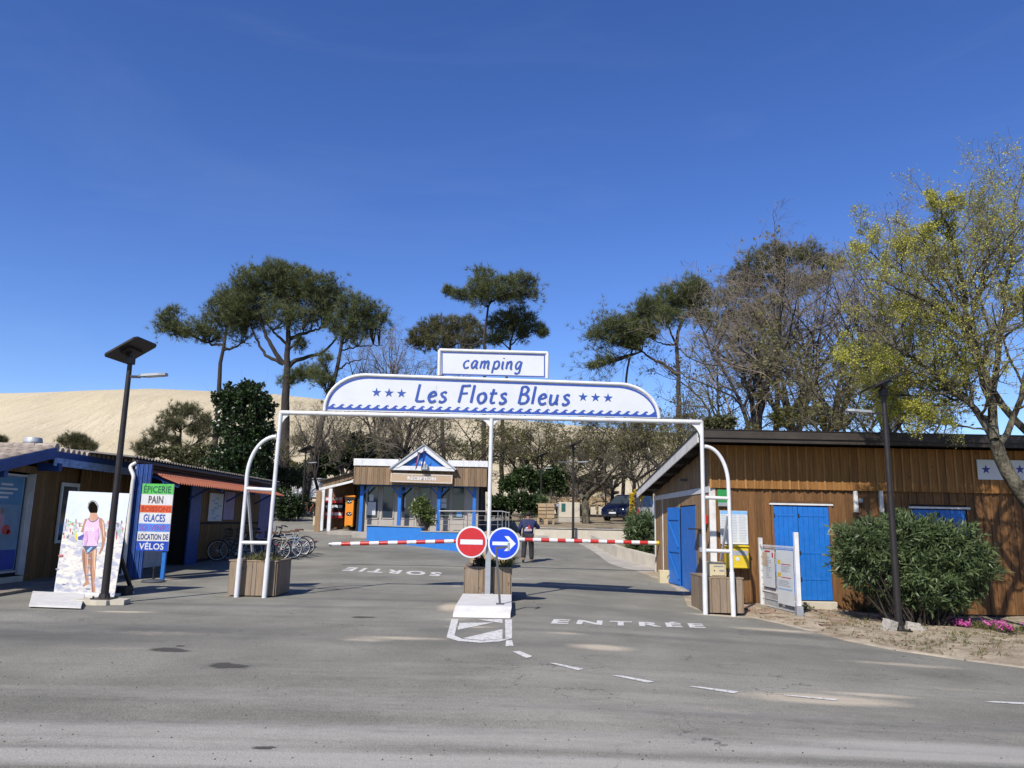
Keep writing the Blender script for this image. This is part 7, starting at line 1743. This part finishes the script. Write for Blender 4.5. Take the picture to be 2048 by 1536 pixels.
# ---- broadleaf shrubs and the ivy covered tree
def shrub(label, cat, name, base, lobes, nleaf, size, mat, aspect=.42, stems=6, stem_mat=None, up=.35, group=None, shell=.55, spread=1.0):
    """lobes: (centre Vector, radii) in the place; leaves in whorls at shoot tips"""
    rng = np.random.default_rng(sum(map(ord, label)))
    t = thing(name, label, cat, base, group)
    tot = sum(l[1][0]*l[1][1]+l[1][1]*l[1][2]+l[1][0]*l[1][2] for l in lobes); LV = []; LF = []; n0 = 0; T = Tree()
    for c, rad in lobes:
        n = int(nleaf*(rad[0]*rad[1]+rad[1]*rad[2]+rad[0]*rad[2])/tot); k = 9; ns = max(4, n//k)
        p, d = ball(ns, rng, shell); lump = 1+.13*np.sin(d[:, :1]*7+c[0])+.12*np.sin(d[:, 2:]*8+c[2]*3)
        tip = np.array(c)+p*lump*np.array(rad)
        tip = np.where((tip[:, 2] < base[2]+.03)[:, None], tip+np.array([0, 0, .1]), tip)
        sd_ = unit(d+np.array([0, 0, up])+rng.normal(size=d.shape)*.25)
        a = rng.random((ns, k))*.9; P = tip[:, None, :]-sd_[:, None, :]*(a[..., None]*size*1.6)
        dv_ = unit(sd_[:, None, :]*(.9-.5*a[..., None])+unit(rng.normal(size=(ns, k, 3)))*.8*spread)
        v, f = leaves(P.reshape(-1, 3), size, .35, aspect, dv_.reshape(-1, 3), rng); LV.append(v); LF.append(f+n0); n0 += len(v)
        bz = np.array(base)
        for q in range(stems):
            e = np.array(c)+ball(1, rng, .3)[0][0]*np.array(rad)*.85; b_ = bz+np.array([rng.normal()*.12, rng.normal()*.12, -.05]); b_[:2] += (np.array(c)-bz)[:2]*.35
            P = resample([Vector(b_), Vector((b_+e)/2+rng.normal(size=3)*.08), Vector(e)], 6); T.tubes(P[None], np.linspace(.022, .008, 6)[None]*max(1, rad[0]), 5)
            P2, R2 = spawn(P[None], np.full((1, 6), .01)*max(1, rad[0]), 7, .3, 1, 40, .3, .6, .7, 4, .2, .2, .004, rng); T.tubes(P2, R2, 3)
    V, F = T.mesh('', None); build_np('stems', V, F, stem_mat or BARKG, t, True)
    build_np('foliage', np.concatenate(LV), np.concatenate(LF), mat, t); return t
# big oleander
oy = 16.2; O = lambda px, py, dy=0: at(px, py, oy+dy); k_ = oy/FPX
ob = O(1835, 1232); ob.z = g(ob.x, oy)+.05
shrub('wide dense oleander bush in front of the blue shuttered window', 'bush', 'oleander_bush', ob, [(O(1735, 1090), (.72, .75, .62)), (O(1800, 1085, .1), (.85, .8, .70)), (O(1870, 1095), (.88, .8, .72)), (O(1925, 1125, .1), (.66, .7, .60)), (O(1840, 1150, -.1), (.95, .75, .50)), (O(1722, 1130, .1), (.55, .6, .48)), (O(1850, 1195, .1), (.8, .6, .30)), (O(1790, 1185, .2), (.6, .5, .28)), (O(1905, 1180, .2), (.6, .5, .36))], 46000, .145, OLEA, .20, 9, STEMD, up=.25, shell=.35)
# oleander by the parapet
py_ = 29.5; Pq = lambda px, py, dy=0: at(px, py, py_+dy); b_ = Pq(1290, 1120); b_.z = g(b_.x, py_)
shrub('loose oleander shrub behind the low parapet by the building corner', 'bush', 'oleander_bush', b_, [(Pq(1285, 1050), (.72, .7, .62)), (Pq(1312, 1070), (.7, .7, .8)), (Pq(1275, 1090), (.62, .6, .55)), (Pq(1310, 1112), (.6, .6, .4)), (Pq(1265, 1062), (.4, .5, .45))], 8200, .19, OLEA, .20, 8, shell=.3)
# reception tub plant
ty = 36.2; Tq = lambda px, py, dy=0: at(px, py, ty+dy); b_ = Tq(848, 1058)
shrub('bright green potted shrub beside the reception door', 'potted plant', 'potted_shrub', b_, [(Tq(847, 1022), (.50, .45, .42)), (Tq(838, 1015), (.36, .4, .5)), (Tq(853, 1038), (.42, .4, .38)), (Tq(845, 1003), (.28, .3, .3))], 3400, .16, OLEA2, .34, 6, shell=.3)
pt = bpy.data.objects['potted_shrub']; p = W[pt.name]; mb = MB(); mb.lathe([(.16, -.10), (.24, .26), (.26, .28), (.22, .27)], p, 16); mb.build('pot', BLACK, pt, True)
# ivy covered dark tree
iy = 46; Iq = lambda px, py, dy=0: at(px, py, iy+dy); b_ = Iq(485, 1000); b_.z = g(b_.x, iy)
shrub('dense dark ivy covered tree between the young pine and the gate', 'tree', 'ivy_tree', b_, [(Iq(462, 800), (1.0, 1.2, .95)), (Iq(500, 790), (1.0, 1.2, .85)), (Iq(525, 815), (.75, 1, .8)), (Iq(480, 850), (1.55, 1.3, 1.4)), (Iq(500, 905), (1.5, 1.3, 1.2)), (Iq(455, 920), (1.2, 1.2, 1.1)), (Iq(520, 870), (1.0, 1, 1.1)), (Iq(480, 960), (1.6, 1.3, 1.1))], 26000, .20, IVY, .62, 3, up=.1, shell=.45)
# hedges and evergreen masses: (label, Y, list of (px, py, rx px, ry px), leaves, size, mat)
def bushpx(label, Y, L, n, size, mat, cat='bush', name='bush', aspect=.55, stems=4, group=None, up=.2):
    q = lambda px, py: at(px, py, Y); kk = Y/FPX; bx_ = sum(l[0] for l in L)/len(L); b_ = q(bx_, 1000); b_.z = g(b_.x, Y)
    return shrub(label, cat, name, b_, [(q(l[0], l[1])+Vector((0, R8.uniform(-.4, .4), 0)), (l[2]*kk, max(.6, l[2]*kk*.7), l[3]*kk)) for l in L], n, size, mat, aspect, stems, up=up, group=group, shell=.5)
bushpx('clipped green hedge behind the bicycles left of the wooden gate post', 44, [(548, 1003, 26, 26), (575, 1010, 24, 27), (560, 1020, 30, 20), (595, 1015, 14, 22)], 9000, .13, HEDGE, 'hedge', 'hedge')
bushpx('dark hedge under the pine trunks right of the wooden gate post', 49, [(612, 1012, 20, 22), (640, 1015, 18, 20)], 3500, .15, HEDGE, 'hedge', 'hedge')
bushpx('dark evergreen shrubs filling the slope left of the reception roof', 62, [(625, 940, 30, 26), (660, 925, 30, 28), (700, 915, 30, 28), (735, 925, 26, 24), (640, 905, 22, 18)], 15000, .24, IVY)
bushpx('dark evergreen clump behind the reception roof left of the gable', 64, [(740, 890, 30, 26), (770, 905, 28, 30), (715, 880, 22, 18), (790, 890, 16, 22)], 9000, .24, IVY)
bushpx('olive green scrub below the ivy covered tree', 50, [(540, 945, 26, 24), (560, 960, 26, 26), (520, 960, 20, 22), (590, 955, 22, 20)], 6000, .2, SCRUB)
bushpx('grey green scrub above the corrugated shed roof', 52, [(330, 905, 30, 14), (370, 918, 34, 18), (410, 910, 28, 26), (300, 905, 20, 10), (440, 915, 22, 28)], 7000, .2, SCRUB)
bushpx('bright olive scrub behind the white mobile home', 64, [(575, 935, 24, 18), (600, 945, 20, 14)], 3000, .22, OLIVE)
bushpx('dense dark hedge right of the reception handrail', 47, [(1015, 1010, 22, 22), (1045, 1005, 24, 22), (1070, 1010, 16, 20), (990, 1012, 16, 22)], 8000, .16, HEDGE, 'hedge', 'hedge')
bushpx('dark leafy tree mass behind the hedge right of the reception', 54, [(1050, 955, 28, 22), (1080, 965, 28, 24), (1110, 950, 24, 22), (1120, 975, 18, 16), (1020, 968, 22, 18)], 9000, .24, HEDGE, 'tree', 'leafy_tree')
bushpx('spiky agave like plant above the letterbox rack', 46.5, [(1084, 1001, 9, 6)], 500, .35, OLEA, 'plant', 'plant', .12)
bushpx('olive scrub above the building roof left end', 46, [(1420, 850, 24, 14), (1450, 845, 24, 18)], 3000, .2, SCRUB)
bushpx('green scrub rising above the dark roof near the bare trunks', 46, [(1560, 835, 26, 24), (1600, 825, 24, 28), (1640, 830, 26, 26), (1680, 840, 24, 22)], 5200, .22, OLIVE, aspect=.3, up=.8)

bushpx('olive brown budding thicket below the right half of the crossbar', 63, [(1010, 905, 34, 22), (1060, 915, 30, 20), (1110, 900, 34, 24), (1160, 895, 34, 26), (1210, 905, 30, 26), (1040, 880, 26, 16)], 9000, .15, OLIVE, aspect=.5, stems=9, up=.5)
bushpx('olive thicket between the blue van and the brown building', 57, [(1260, 880, 34, 28), (1300, 890, 30, 30), (1340, 865, 30, 30), (1375, 850, 26, 26), (1290, 850, 26, 18)], 9500, .14, SCRUB, aspect=.5, stems=9, up=.5)
bushpx('low green pine scrub between the bare trunks left of the reception', 66, [(600, 880, 22, 16), (680, 880, 24, 18), (850, 905, 24, 20), (900, 890, 26, 20), (940, 900, 24, 24)], 7000, .22, NEEDLE2, aspect=.25, stems=5, up=.5)
# ---- bare trees: three prototypes shared by copies
def bare_mesh(seed, h, r0, forks=4, lv=(7, 6, 5), leaf=0, leafsize=.12, spread=38, up=.16, lean=(0, 0)):
    rng = np.random.default_rng(seed); T = Tree()
    th = h*.32
    trunk = resample([Vector((0, 0, -.2)), Vector((rng.normal()*.1*h*.2+lean[0]*.3, rng.normal()*.1, th*.5)), Vector((lean[0]*.6+rng.normal()*.15, lean[1]*.6, th))], 9)
    T.tubes(trunk[None], np.linspace(r0, r0*.75, 9)[None], 8)
    P = []; 
    for k in range(forks):
        a = 2*math.pi*(k+rng.random()*.6)/forks; s_ = math.tan(math.radians(spread*(.55+.6*rng.random()))); L = h*(.50+.22*rng.random()); d = np.array([math.cos(a)*s_+lean[0]*.15, math.sin(a)*s_, 1.]); d /= np.linalg.norm(d)
        e = trunk[-1]+d*L; m = trunk[-1]+d*L*.45+rng.normal(size=3)*.06*L; P.append(resample([Vector(trunk[-1]-np.array([0, 0, .1])), Vector(m), Vector(e)], 10))
    P = np.stack(P); R_ = np.linspace(r0*.58, r0*.10, 10)[None].repeat(forks, 0); P[:, 2:-1] += rng.normal(size=P[:, 2:-1].shape)*.02*h*.3
    T.tubes(P, R_, 6)
    P1, R1 = spawn(P, R_, lv[0], .18, 1, 48, .34, .62, .62, 6, .22, up, .006, rng); T.tubes(P1, R1, 5)
    nf0 = sum(len(f) for f in T.F)
    P2, R2 = spawn(P1, R1, lv[1], .2, 1, 50, .34, .62, .6, 5, .24, up*.35, .006, rng); T.tubes(P2, R2, 3)
    P3, R3 = spawn(P2, R2, lv[2], .2, 1, 48, .4, .75, .7, 4, .26, 0, .006, rng); T.tubes(P3, np.maximum(R3, .0055), 3)
    V, F = T.mesh('', None); lv_ = None; MI = np.zeros(len(F), np.int32); MI[nf0:] = 1
    if leaf:
        pts = P3[:, 1:].reshape(-1, 3); pts = pts[rng.random(len(pts)) < leaf]; pts = np.repeat(pts, 3, 0)+rng.normal(size=(len(pts)*3, 3))*.05
        lv_ = leaves(pts, leafsize, .4, .6, None, rng)
    return V, F, lv_, MI
protos = []
for i, (seed, h, r0, forks, lv, leaf, sp, up) in enumerate([(3, 10, .17, 5, (10, 7, 6), 0, 30, .16), (8, 10, .15, 5, (9, 7, 6), .10, 36, .12), (21, 10, .13, 6, (8, 7, 5), .25, 46, .08), (34, 10, .19, 5, (10, 8, 6), .03, 34, .14)]):
    V, F, lf, MI = bare_mesh(seed, h, r0, forks, lv, leaf, .13, sp, up)
    hm = np.percentile(V[:, 2], 99.3); hm = np.percentile(V[:, 2], 97.5); V[:, 2] = np.where(V[:, 2] > hm, hm+(V[:, 2]-hm)*.35, V[:, 2]); hm = V[:, 2].max()*.985; protos.append((new_mesh('trunk', V*(10.2/hm), F, [BARKB, TWIG if i in (0, 3) else TWIGL], False, MI), new_mesh('buds', lf[0]*(10.2/hm), lf[1], OLIVE) if lf else None))
def bare(label, px, pyb, pyt, Y, proto, yaw, wide=1.0, group='bare winter trees in front of the dune'):
    top = at(px, pyt, Y); zb6 = g(top.x, Y); h = top.z-zb6; s_ = h/10.2
    t = thing('bare_tree', label, 'bare tree', (top.x, Y, zb6), group)
    me, bud = protos[proto]
    o = put('trunk', me, t, (top.x, Y, zb6)); 
    if bud: q = put('buds', bud, t, (top.x, Y, zb6)); q['kind'] = 'stuff'
    t.rotation_euler = (0, 0, yaw); t.scale = (s_*wide, s_*wide, s_)
    return t
bare('bare twisted tree with two dark stems left of the reception', 640, 1000, 790, 52, 0, .4, 1.0)
bare('bare tree between the leaning pine and the side porch', 700, 1000, 800, 58, 1, 1.5, 1.2)
bare('tall bare tree with fine twigs rising behind the sign left end', 765, 1000, 640, 66, 0, 2.2, .8)
bare('brown twiggy tree behind the left half of the sign panel', 825, 1000, 668, 70, 3, 4.0, .9)
bare('pale trunked bare tree right behind the reception gable', 822, 1000, 770, 54, 3, .9, 1.2)
bare('spreading budding tree right of the reception gable', 930, 1000, 800, 56, 2, 2.9, 1.5)
bare('budding shrub tree below the centre of the crossbar', 1075, 1000, 812, 60, 2, .2, 1.6)
bare('olive budding tree under the right half of the sign', 1160, 1000, 820, 62, 2, 3.6, 1.6)
bare('grey twiggy tree behind the two distant solar lamps', 1120, 1000, 838, 64, 1, 5.0, 1.5)
bare('wide budding tree filling the gap left of the brown building', 1270, 1000, 790, 54, 2, 1.1, 1.5)
bare('bare tree left of the rake of the brown building', 1330, 1000, 770, 50, 1, 2.0, 1.25)
bare('twiggy grey tree behind the blue van', 1225, 1000, 850, 58, 1, 4.4, 1.5)
bare('thorny bare thicket behind the left corner of the dark roof', 1400, 1000, 810, 48, 2, .6, 1.4)
bare('bare thicket above the ivy tree right side', 545, 1000, 840, 54, 1, 3.1, 1.3)
G2 = 'tall bare trees behind the brown building'
bare('tallest grey bare tree with forked trunk behind the dark roof', 1560, 900, 480, 48, 3, .3, .86, G2)
bare('tall bare tree left of the forked grey trunk', 1500, 900, 520, 50, 0, 1.9, 1.05, G2)
bare('tall bare tree right of the forked grey trunk', 1650, 900, 470, 50, 3, 3.3, .85, G2)
bare('slim bare tree behind the spring green tree', 1740, 900, 440, 46, 0, 5.2, .85, G2)
bare('shorter bare tree nearest the pine on the left', 1450, 900, 650, 62, 1, 2.6, 1.0, G2)
bare('budding low tree over the dark roof right of centre', 1690, 900, 620, 42, 2, .8, 1.2, G2)
bare('budding low tree over the roof beside the right street lamp', 1790, 900, 640, 40, 2, 4.1, 1.1, G2)

# ---- forked tree on the terrace by the blue van
fy = 46.5; Fq = lambda px, py, d=0: at(px, py, fy+d)
b_ = Fq(1172, 1043); T = Tree()
ft = thing('forked_tree', 'bare forked tree with Y shaped trunk on the sandy terrace', 'bare tree', (b_.x, fy, b_.z-.1))
main = [resample([b_-Vector((0, 0, .2)), Fq(1171, 1015), Fq(1170, 996)], 8)]
T.tubes(main[0][None], np.linspace(.26, .2, 8)[None], 9)
lim = [[(1169, 998), (1156, 985), (1150, 968), (1138, 940)], [(1171, 998), (1188, 978), (1205, 968), (1218, 950), (1240, 925)], [(1192, 973), (1191, 958), (1206, 950), (1222, 940)], [(1153, 975), (1150, 950), (1165, 925)], [(1214, 955), (1235, 955), (1270, 950)]]
Pl = np.stack([resample([Fq(x, y, R8.uniform(-.3, .3)+.8*i*(-1)**j) for i, (x, y) in enumerate(l)], 10) for j, l in enumerate(lim)]); Rl = np.stack([np.linspace(r, r*.3, 10) for r in (.16, .19, .10, .10, .08)])
T.tubes(Pl, Rl, 7); P1, R1 = spawn(Pl, Rl, 7, .3, 1, 45, .4, .7, .55, 6, .22, .12, .01); T.tubes(P1, R1, 4); P2, R2 = spawn(P1, R1, 6, .2, 1, 42, .4, .7, .6, 5, .22, .05, .008); T.tubes(P2, R2, 3); P3, R3 = spawn(P2, R2, 5, .2, 1, 42, .4, .7, .7, 4, .22, .0, .007); T.tubes(P3, R3, 3)
V, F = T.mesh('', None); build_np('trunk', V, F, BARKS, ft, True)
# yellow flowering branch and ribbon like palm by the pickup
my = 40; Mq = lambda px, py, d=0: at(px, py, my+d); b_ = Mq(1265, 1040); b_.z = float(tfn(np.array([b_.x]), np.array([my]))[0])
shrub('yellow blossoming mimosa spray by the corner of the white rake board', 'plant', 'mimosa', b_, [(Mq(1277, 985), (.26, .3, .20)), (Mq(1264, 1000), (.12, .2, .5)), (Mq(1263, 1020), (.10, .15, .35)), (Mq(1282, 992), (.15, .2, .2))], 2600, .09, MIMOSA, .5, 4, shell=.2)

# ---- the big spring tree leaning in from the right edge
sy_ = 14.6
Sq = lambda px, py, d=0: at(px, py, sy_+d)
sb = Vector((11.6, sy_+.2, g(11.6, sy_)))
stt = thing('spring_tree', 'large leaning tree with fresh yellow green leaves at the right edge', 'tree', sb)
T = Tree()
tr = [resample([sb-Vector((0, 0, .2)), Sq(2140, 1110), Sq(2060, 1010), Sq(2010, 935), Sq(1992, 885)], 16), resample([sb+Vector((.1, .2, -.2)), Sq(2190, 1020, .6), Sq(2090, 900, .7), Sq(2020, 830, .8), Sq(1985, 780, .9)], 16)]
T.tubes(tr[0][None], np.linspace(.19, .115, 16)[None], 12); T.tubes(tr[1][None], np.linspace(.125, .065, 16)[None], 10)
lim = [([(1992, 890), (1972, 850), (1945, 815), (1905, 780), (1860, 745), (1800, 700), (1740, 650)], .105, .6), ([(1990, 880), (1985, 840), (1975, 780), (1950, 700), (1930, 620), (1915, 520), (1905, 420)], .13, .4), ([(1985, 840), (1960, 830), (1920, 790), (1880, 770), (1830, 760), (1760, 750)], .07, 1.0),
       ([(1985, 780), (1960, 720), (1920, 640), (1860, 560), (1800, 500)], .085, .8), ([(1985, 785), (2000, 700), (2010, 600), (2025, 480), (2030, 370)], .09, .5), ([(1995, 895), (2040, 820), (2060, 700), (2075, 560), (2080, 420)], .09, -.3), ([(1950, 700), (1900, 640), (1840, 600), (1770, 570), (1720, 560)], .06, -.6), ([(1940, 640), (1970, 560), (1975, 470), (1965, 400)], .06, .9), ([(1975, 860), (1930, 850), (1870, 835), (1800, 825)], .03, .7), ([(1945, 815), (1930, 740), (1880, 660), (1820, 620)], .06, .2), ([(2005, 640), (2060, 600), (2110, 560)], .05, 0), ([(1905, 785), (1850, 790), (1790, 790), (1735, 800)], .04, 1.1), ([(1860, 745), (1800, 735), (1740, 720), (1690, 712)], .04, .4), ([(1860, 560), (1790, 540), (1750, 510), (1720, 470)], .04, .2), ([(1915, 520), (1890, 450), (1880, 390)], .045, -.5), ([(1930, 620), (1870, 520), (1830, 450)], .05, -.2)]
Pl = np.stack([resample([Sq(x, y, d*1.4*i/(len(l)-1)+.15*math.sin(i*2+d)) for i, (x, y) in enumerate(l)], 14) for l, r, d in lim]); Rl = np.stack([np.linspace(r*.72, r*.12, 14) for l, r, d in lim]); Pl[:, 2:] += R8.normal(size=Pl[:, 2:].shape)*.03
T.tubes(Pl, Rl, 7)
P1, R1 = spawn(Pl, Rl, 13, .15, 1, 44, .26, .50, .50, 6, .18, .10, .005); T.tubes(P1, R1, 5)
P2, R2 = spawn(P1, R1, 11, .2, 1, 44, .32, .66, .6, 5, .22, .05, .004); T.tubes(P2, R2, 4)
P3, R3 = spawn(P2, R2, 6, .25, 1, 42, .4, .75, .7, 4, .22, .03, .0035); T.tubes(P3, np.maximum(R3, .003), 3)
V, F = T.mesh('', None); nfm = sum(len(f) for f in T.F[:4]); MI = np.zeros(len(F), np.int32); MI[nfm:] = 1; build_np('trunk', V, F, [BARKS, TWIGL], stt, True, MI)
pts = P3[:, 1:].reshape(-1, 3)
# leaves come out mostly on the lower and outer right part of the crown
u_ = np.array([1024, 768]); 
prob = np.clip(.56-.065*(pts[:, 2]-3.6)+.06*(pts[:, 0]-7), .06, .68); pts = pts[R8.random(len(pts)) < prob]
nL = 5; q = np.repeat(pts, nL, 0)+R8.normal(size=(len(pts)*nL, 3))*.028
v, f = leaves(q, .031, .45, .6, unit(R8.normal(size=(len(q), 3))+np.array([0, 0, .5]))); build_np('spring_leaves', v, f, SPRING, stt)

# ---- plants in the planters
def grass_clump(label, c, rx, ry_, n, L, mat, cat='plant', name='grass_plant', lean=.6, w=.012):
    rng = np.random.default_rng(sum(map(ord, label))); t = thing(name, label, cat, c)
    B_ = np.array(c)+np.stack([rng.uniform(-rx, rx, n), rng.uniform(-ry_, ry_, n), np.zeros(n)], 1); d = unit(np.stack([rng.normal(size=n)*lean, rng.normal(size=n)*lean, np.ones(n)], 1)); s_ = unit(np.cross(d, rng.normal(size=(n, 3))))*w; ln = L*(.5+.7*rng.random((n, 1)))
    m = B_+d*ln*.55; e = B_+d*ln+np.stack([d[:, 0]*.4, d[:, 1]*.4, -.35*np.ones(n)], 1)*ln*.5
    V = np.stack([B_-s_, B_+s_, m+s_*.8, m-s_*.8, m-s_*.8, m+s_*.8, e+s_*.1, e-s_*.1], 1).reshape(-1, 3); F = np.arange(n*8).reshape(-1, 4); build_np('blades', V, F, mat, t); return t
grass_clump('long arching green grass growing in the left planter', (PL_L[0]+.1, PL_L[1]-.2, PL_L[2]), .30, .35, 170, .32, GRASS)
shrub('small red leaved plant with green shoots in the centre planter', 'plant', 'plant', (PL_C[0]-.1, PL_C[1]-.3, PL_C[2]), [(Vector((PL_C[0]-.18, PL_C[1]-.4, PL_C[2]+.16)), (.14, .2, .14)), (Vector((PL_C[0]+.02, PL_C[1]-.3, PL_C[2]+.12)), (.2, .3, .10))], 700, .07, HEDGE, .4, 4)
shrub('few crimson leaves among the green in the centre planter', 'plant', 'plant', (PL_C[0]-.15, PL_C[1]-.45, PL_C[2]), [(Vector((PL_C[0]-.20, PL_C[1]-.45, PL_C[2]+.22)), (.10, .12, .10))], 110, .06, REDF, .5, 2)
grass_clump('trailing grass drooping over the right rim of the centre planter', (PL_C[0]+.36, PL_C[1]-.35, PL_C[2]+.05), .08, .2, 70, .42, OLIVE)
shrub('low dry tuft beside the cream letterbox in the right planter', 'plant', 'plant', (PL_R[0]+.25, PL_R[1]-.3, PL_R[2]+.03), [(Vector((PL_R[0]+.22, PL_R[1]-.35, PL_R[2]+.08)), (.12, .15, .08))], 160, .06, SCRUB, .5, 2)
# ---- verge plants
V = []; F = []
def scat(label, regions, n, L, mat, name, w=.006, lean=.7):
    rng = np.random.default_rng(sum(map(ord, label))); pts = []
    for (px0, px1, py0, py1, wgt) in regions:
        for k in range(int(n*wgt)):
            p = gp(rng.uniform(px0, px1), rng.uniform(py0, py1))
            if p.x > xedge(p.y)+.15: pts.append((p.x, p.y, p.z+.012+.045*min(1, max(0, (p.x-xedge(p.y))/.8))))
    B_ = np.repeat(np.array(pts), 7, 0); m_ = len(B_); B_ = B_+rng.normal(size=(m_, 3))*np.array([.03, .03, 0])
    d = unit(np.stack([rng.normal(size=m_)*lean, rng.normal(size=m_)*lean, np.ones(m_)], 1)); s_ = unit(np.cross(d, rng.normal(size=(m_, 3))))*w; ln = L*(.4+.9*rng.random((m_, 1)))
    V = np.stack([B_-s_, B_+s_, B_+d*ln], 1).reshape(-1, 3); o = build_np(name, V, np.arange(m_*3).reshape(-1, 3), mat); return tag(o, label, 'grass', kind='stuff')
scat('sparse dry grass tufts dotted over the sandy verge', [(1690, 2048, 1255, 1320, .55), (1640, 1740, 1230, 1262, .2), (1480, 1700, 1225, 1265, .1), (1900, 2048, 1230, 1300, .25)], 420, .07, GRASS, 'dry_grass')
LIT = M('dead_leaves', (.17, .115, .06), .9, var=.5, scale=30, bump=0); rng = np.random.default_rng(77); pts = []
for k in range(900):
    p = gp(rng.uniform(1420, 2048), rng.uniform(1215, 1325))
    if p.x > xedge(p.y)+.12: pts.append((p.x, p.y, p.z+.028+.045*min(1, max(0, (p.x-xedge(p.y))/.8))))
v, f = leaves(np.array(pts), .055, .5, .5, np.tile(np.array([[1., 0, .12]]), (len(pts), 1))*rng.choice([-1, 1], (len(pts), 1)), rng); tag(build_np('leaf_litter', v, f, LIT), 'brown dead leaves scattered over the sandy verge', 'leaf litter', kind='stuff')
for lab, px, py, n, rx in (('pink flowering mat nearest the lamp on the sandy verge', 1955, 1262, 1700, .50), ('pink flowering mat cut by the right picture edge', 2045, 1272, 1500, .42)):
    c = gp(px, py); c.z += .05
    t = shrub(lab, 'flowers', 'flower_patch', c, [(c+Vector((-.25, .1, .05)), (rx*.6, .28, .10)), (c+Vector((.15, -.1, .05)), (rx*.7, .30, .10))], n, .06, GRASS, .2, 2, up=.6, shell=.3)
    pts = np.array(c)+np.stack([rng.uniform(-rx, rx, 260), rng.uniform(-.36, .3, 260), rng.uniform(.09, .17, 260)], 1); pts = pts[(np.sin(pts[:, 0]*9+px)+np.sin(pts[:, 1]*11)) > .45]
    v, f = leaves(np.repeat(pts, 4, 0), .045, .3, .8, None, rng); build_np('petals', v, f, PINK, t)
for lab, px, py in (('dark weedy tuft at the foot of the oleander left side', 1745, 1232), ('small green weed at the foot of the fence post', 1612, 1228)):
    c = gp(px, py); c.z += .05; shrub(lab, 'weeds', 'weed', c, [(c+Vector((0, 0, .07)), (.32 if px > 1700 else .15, .2, .09))], 420 if px > 1700 else 160, .07, SCRUB, .25, 2)
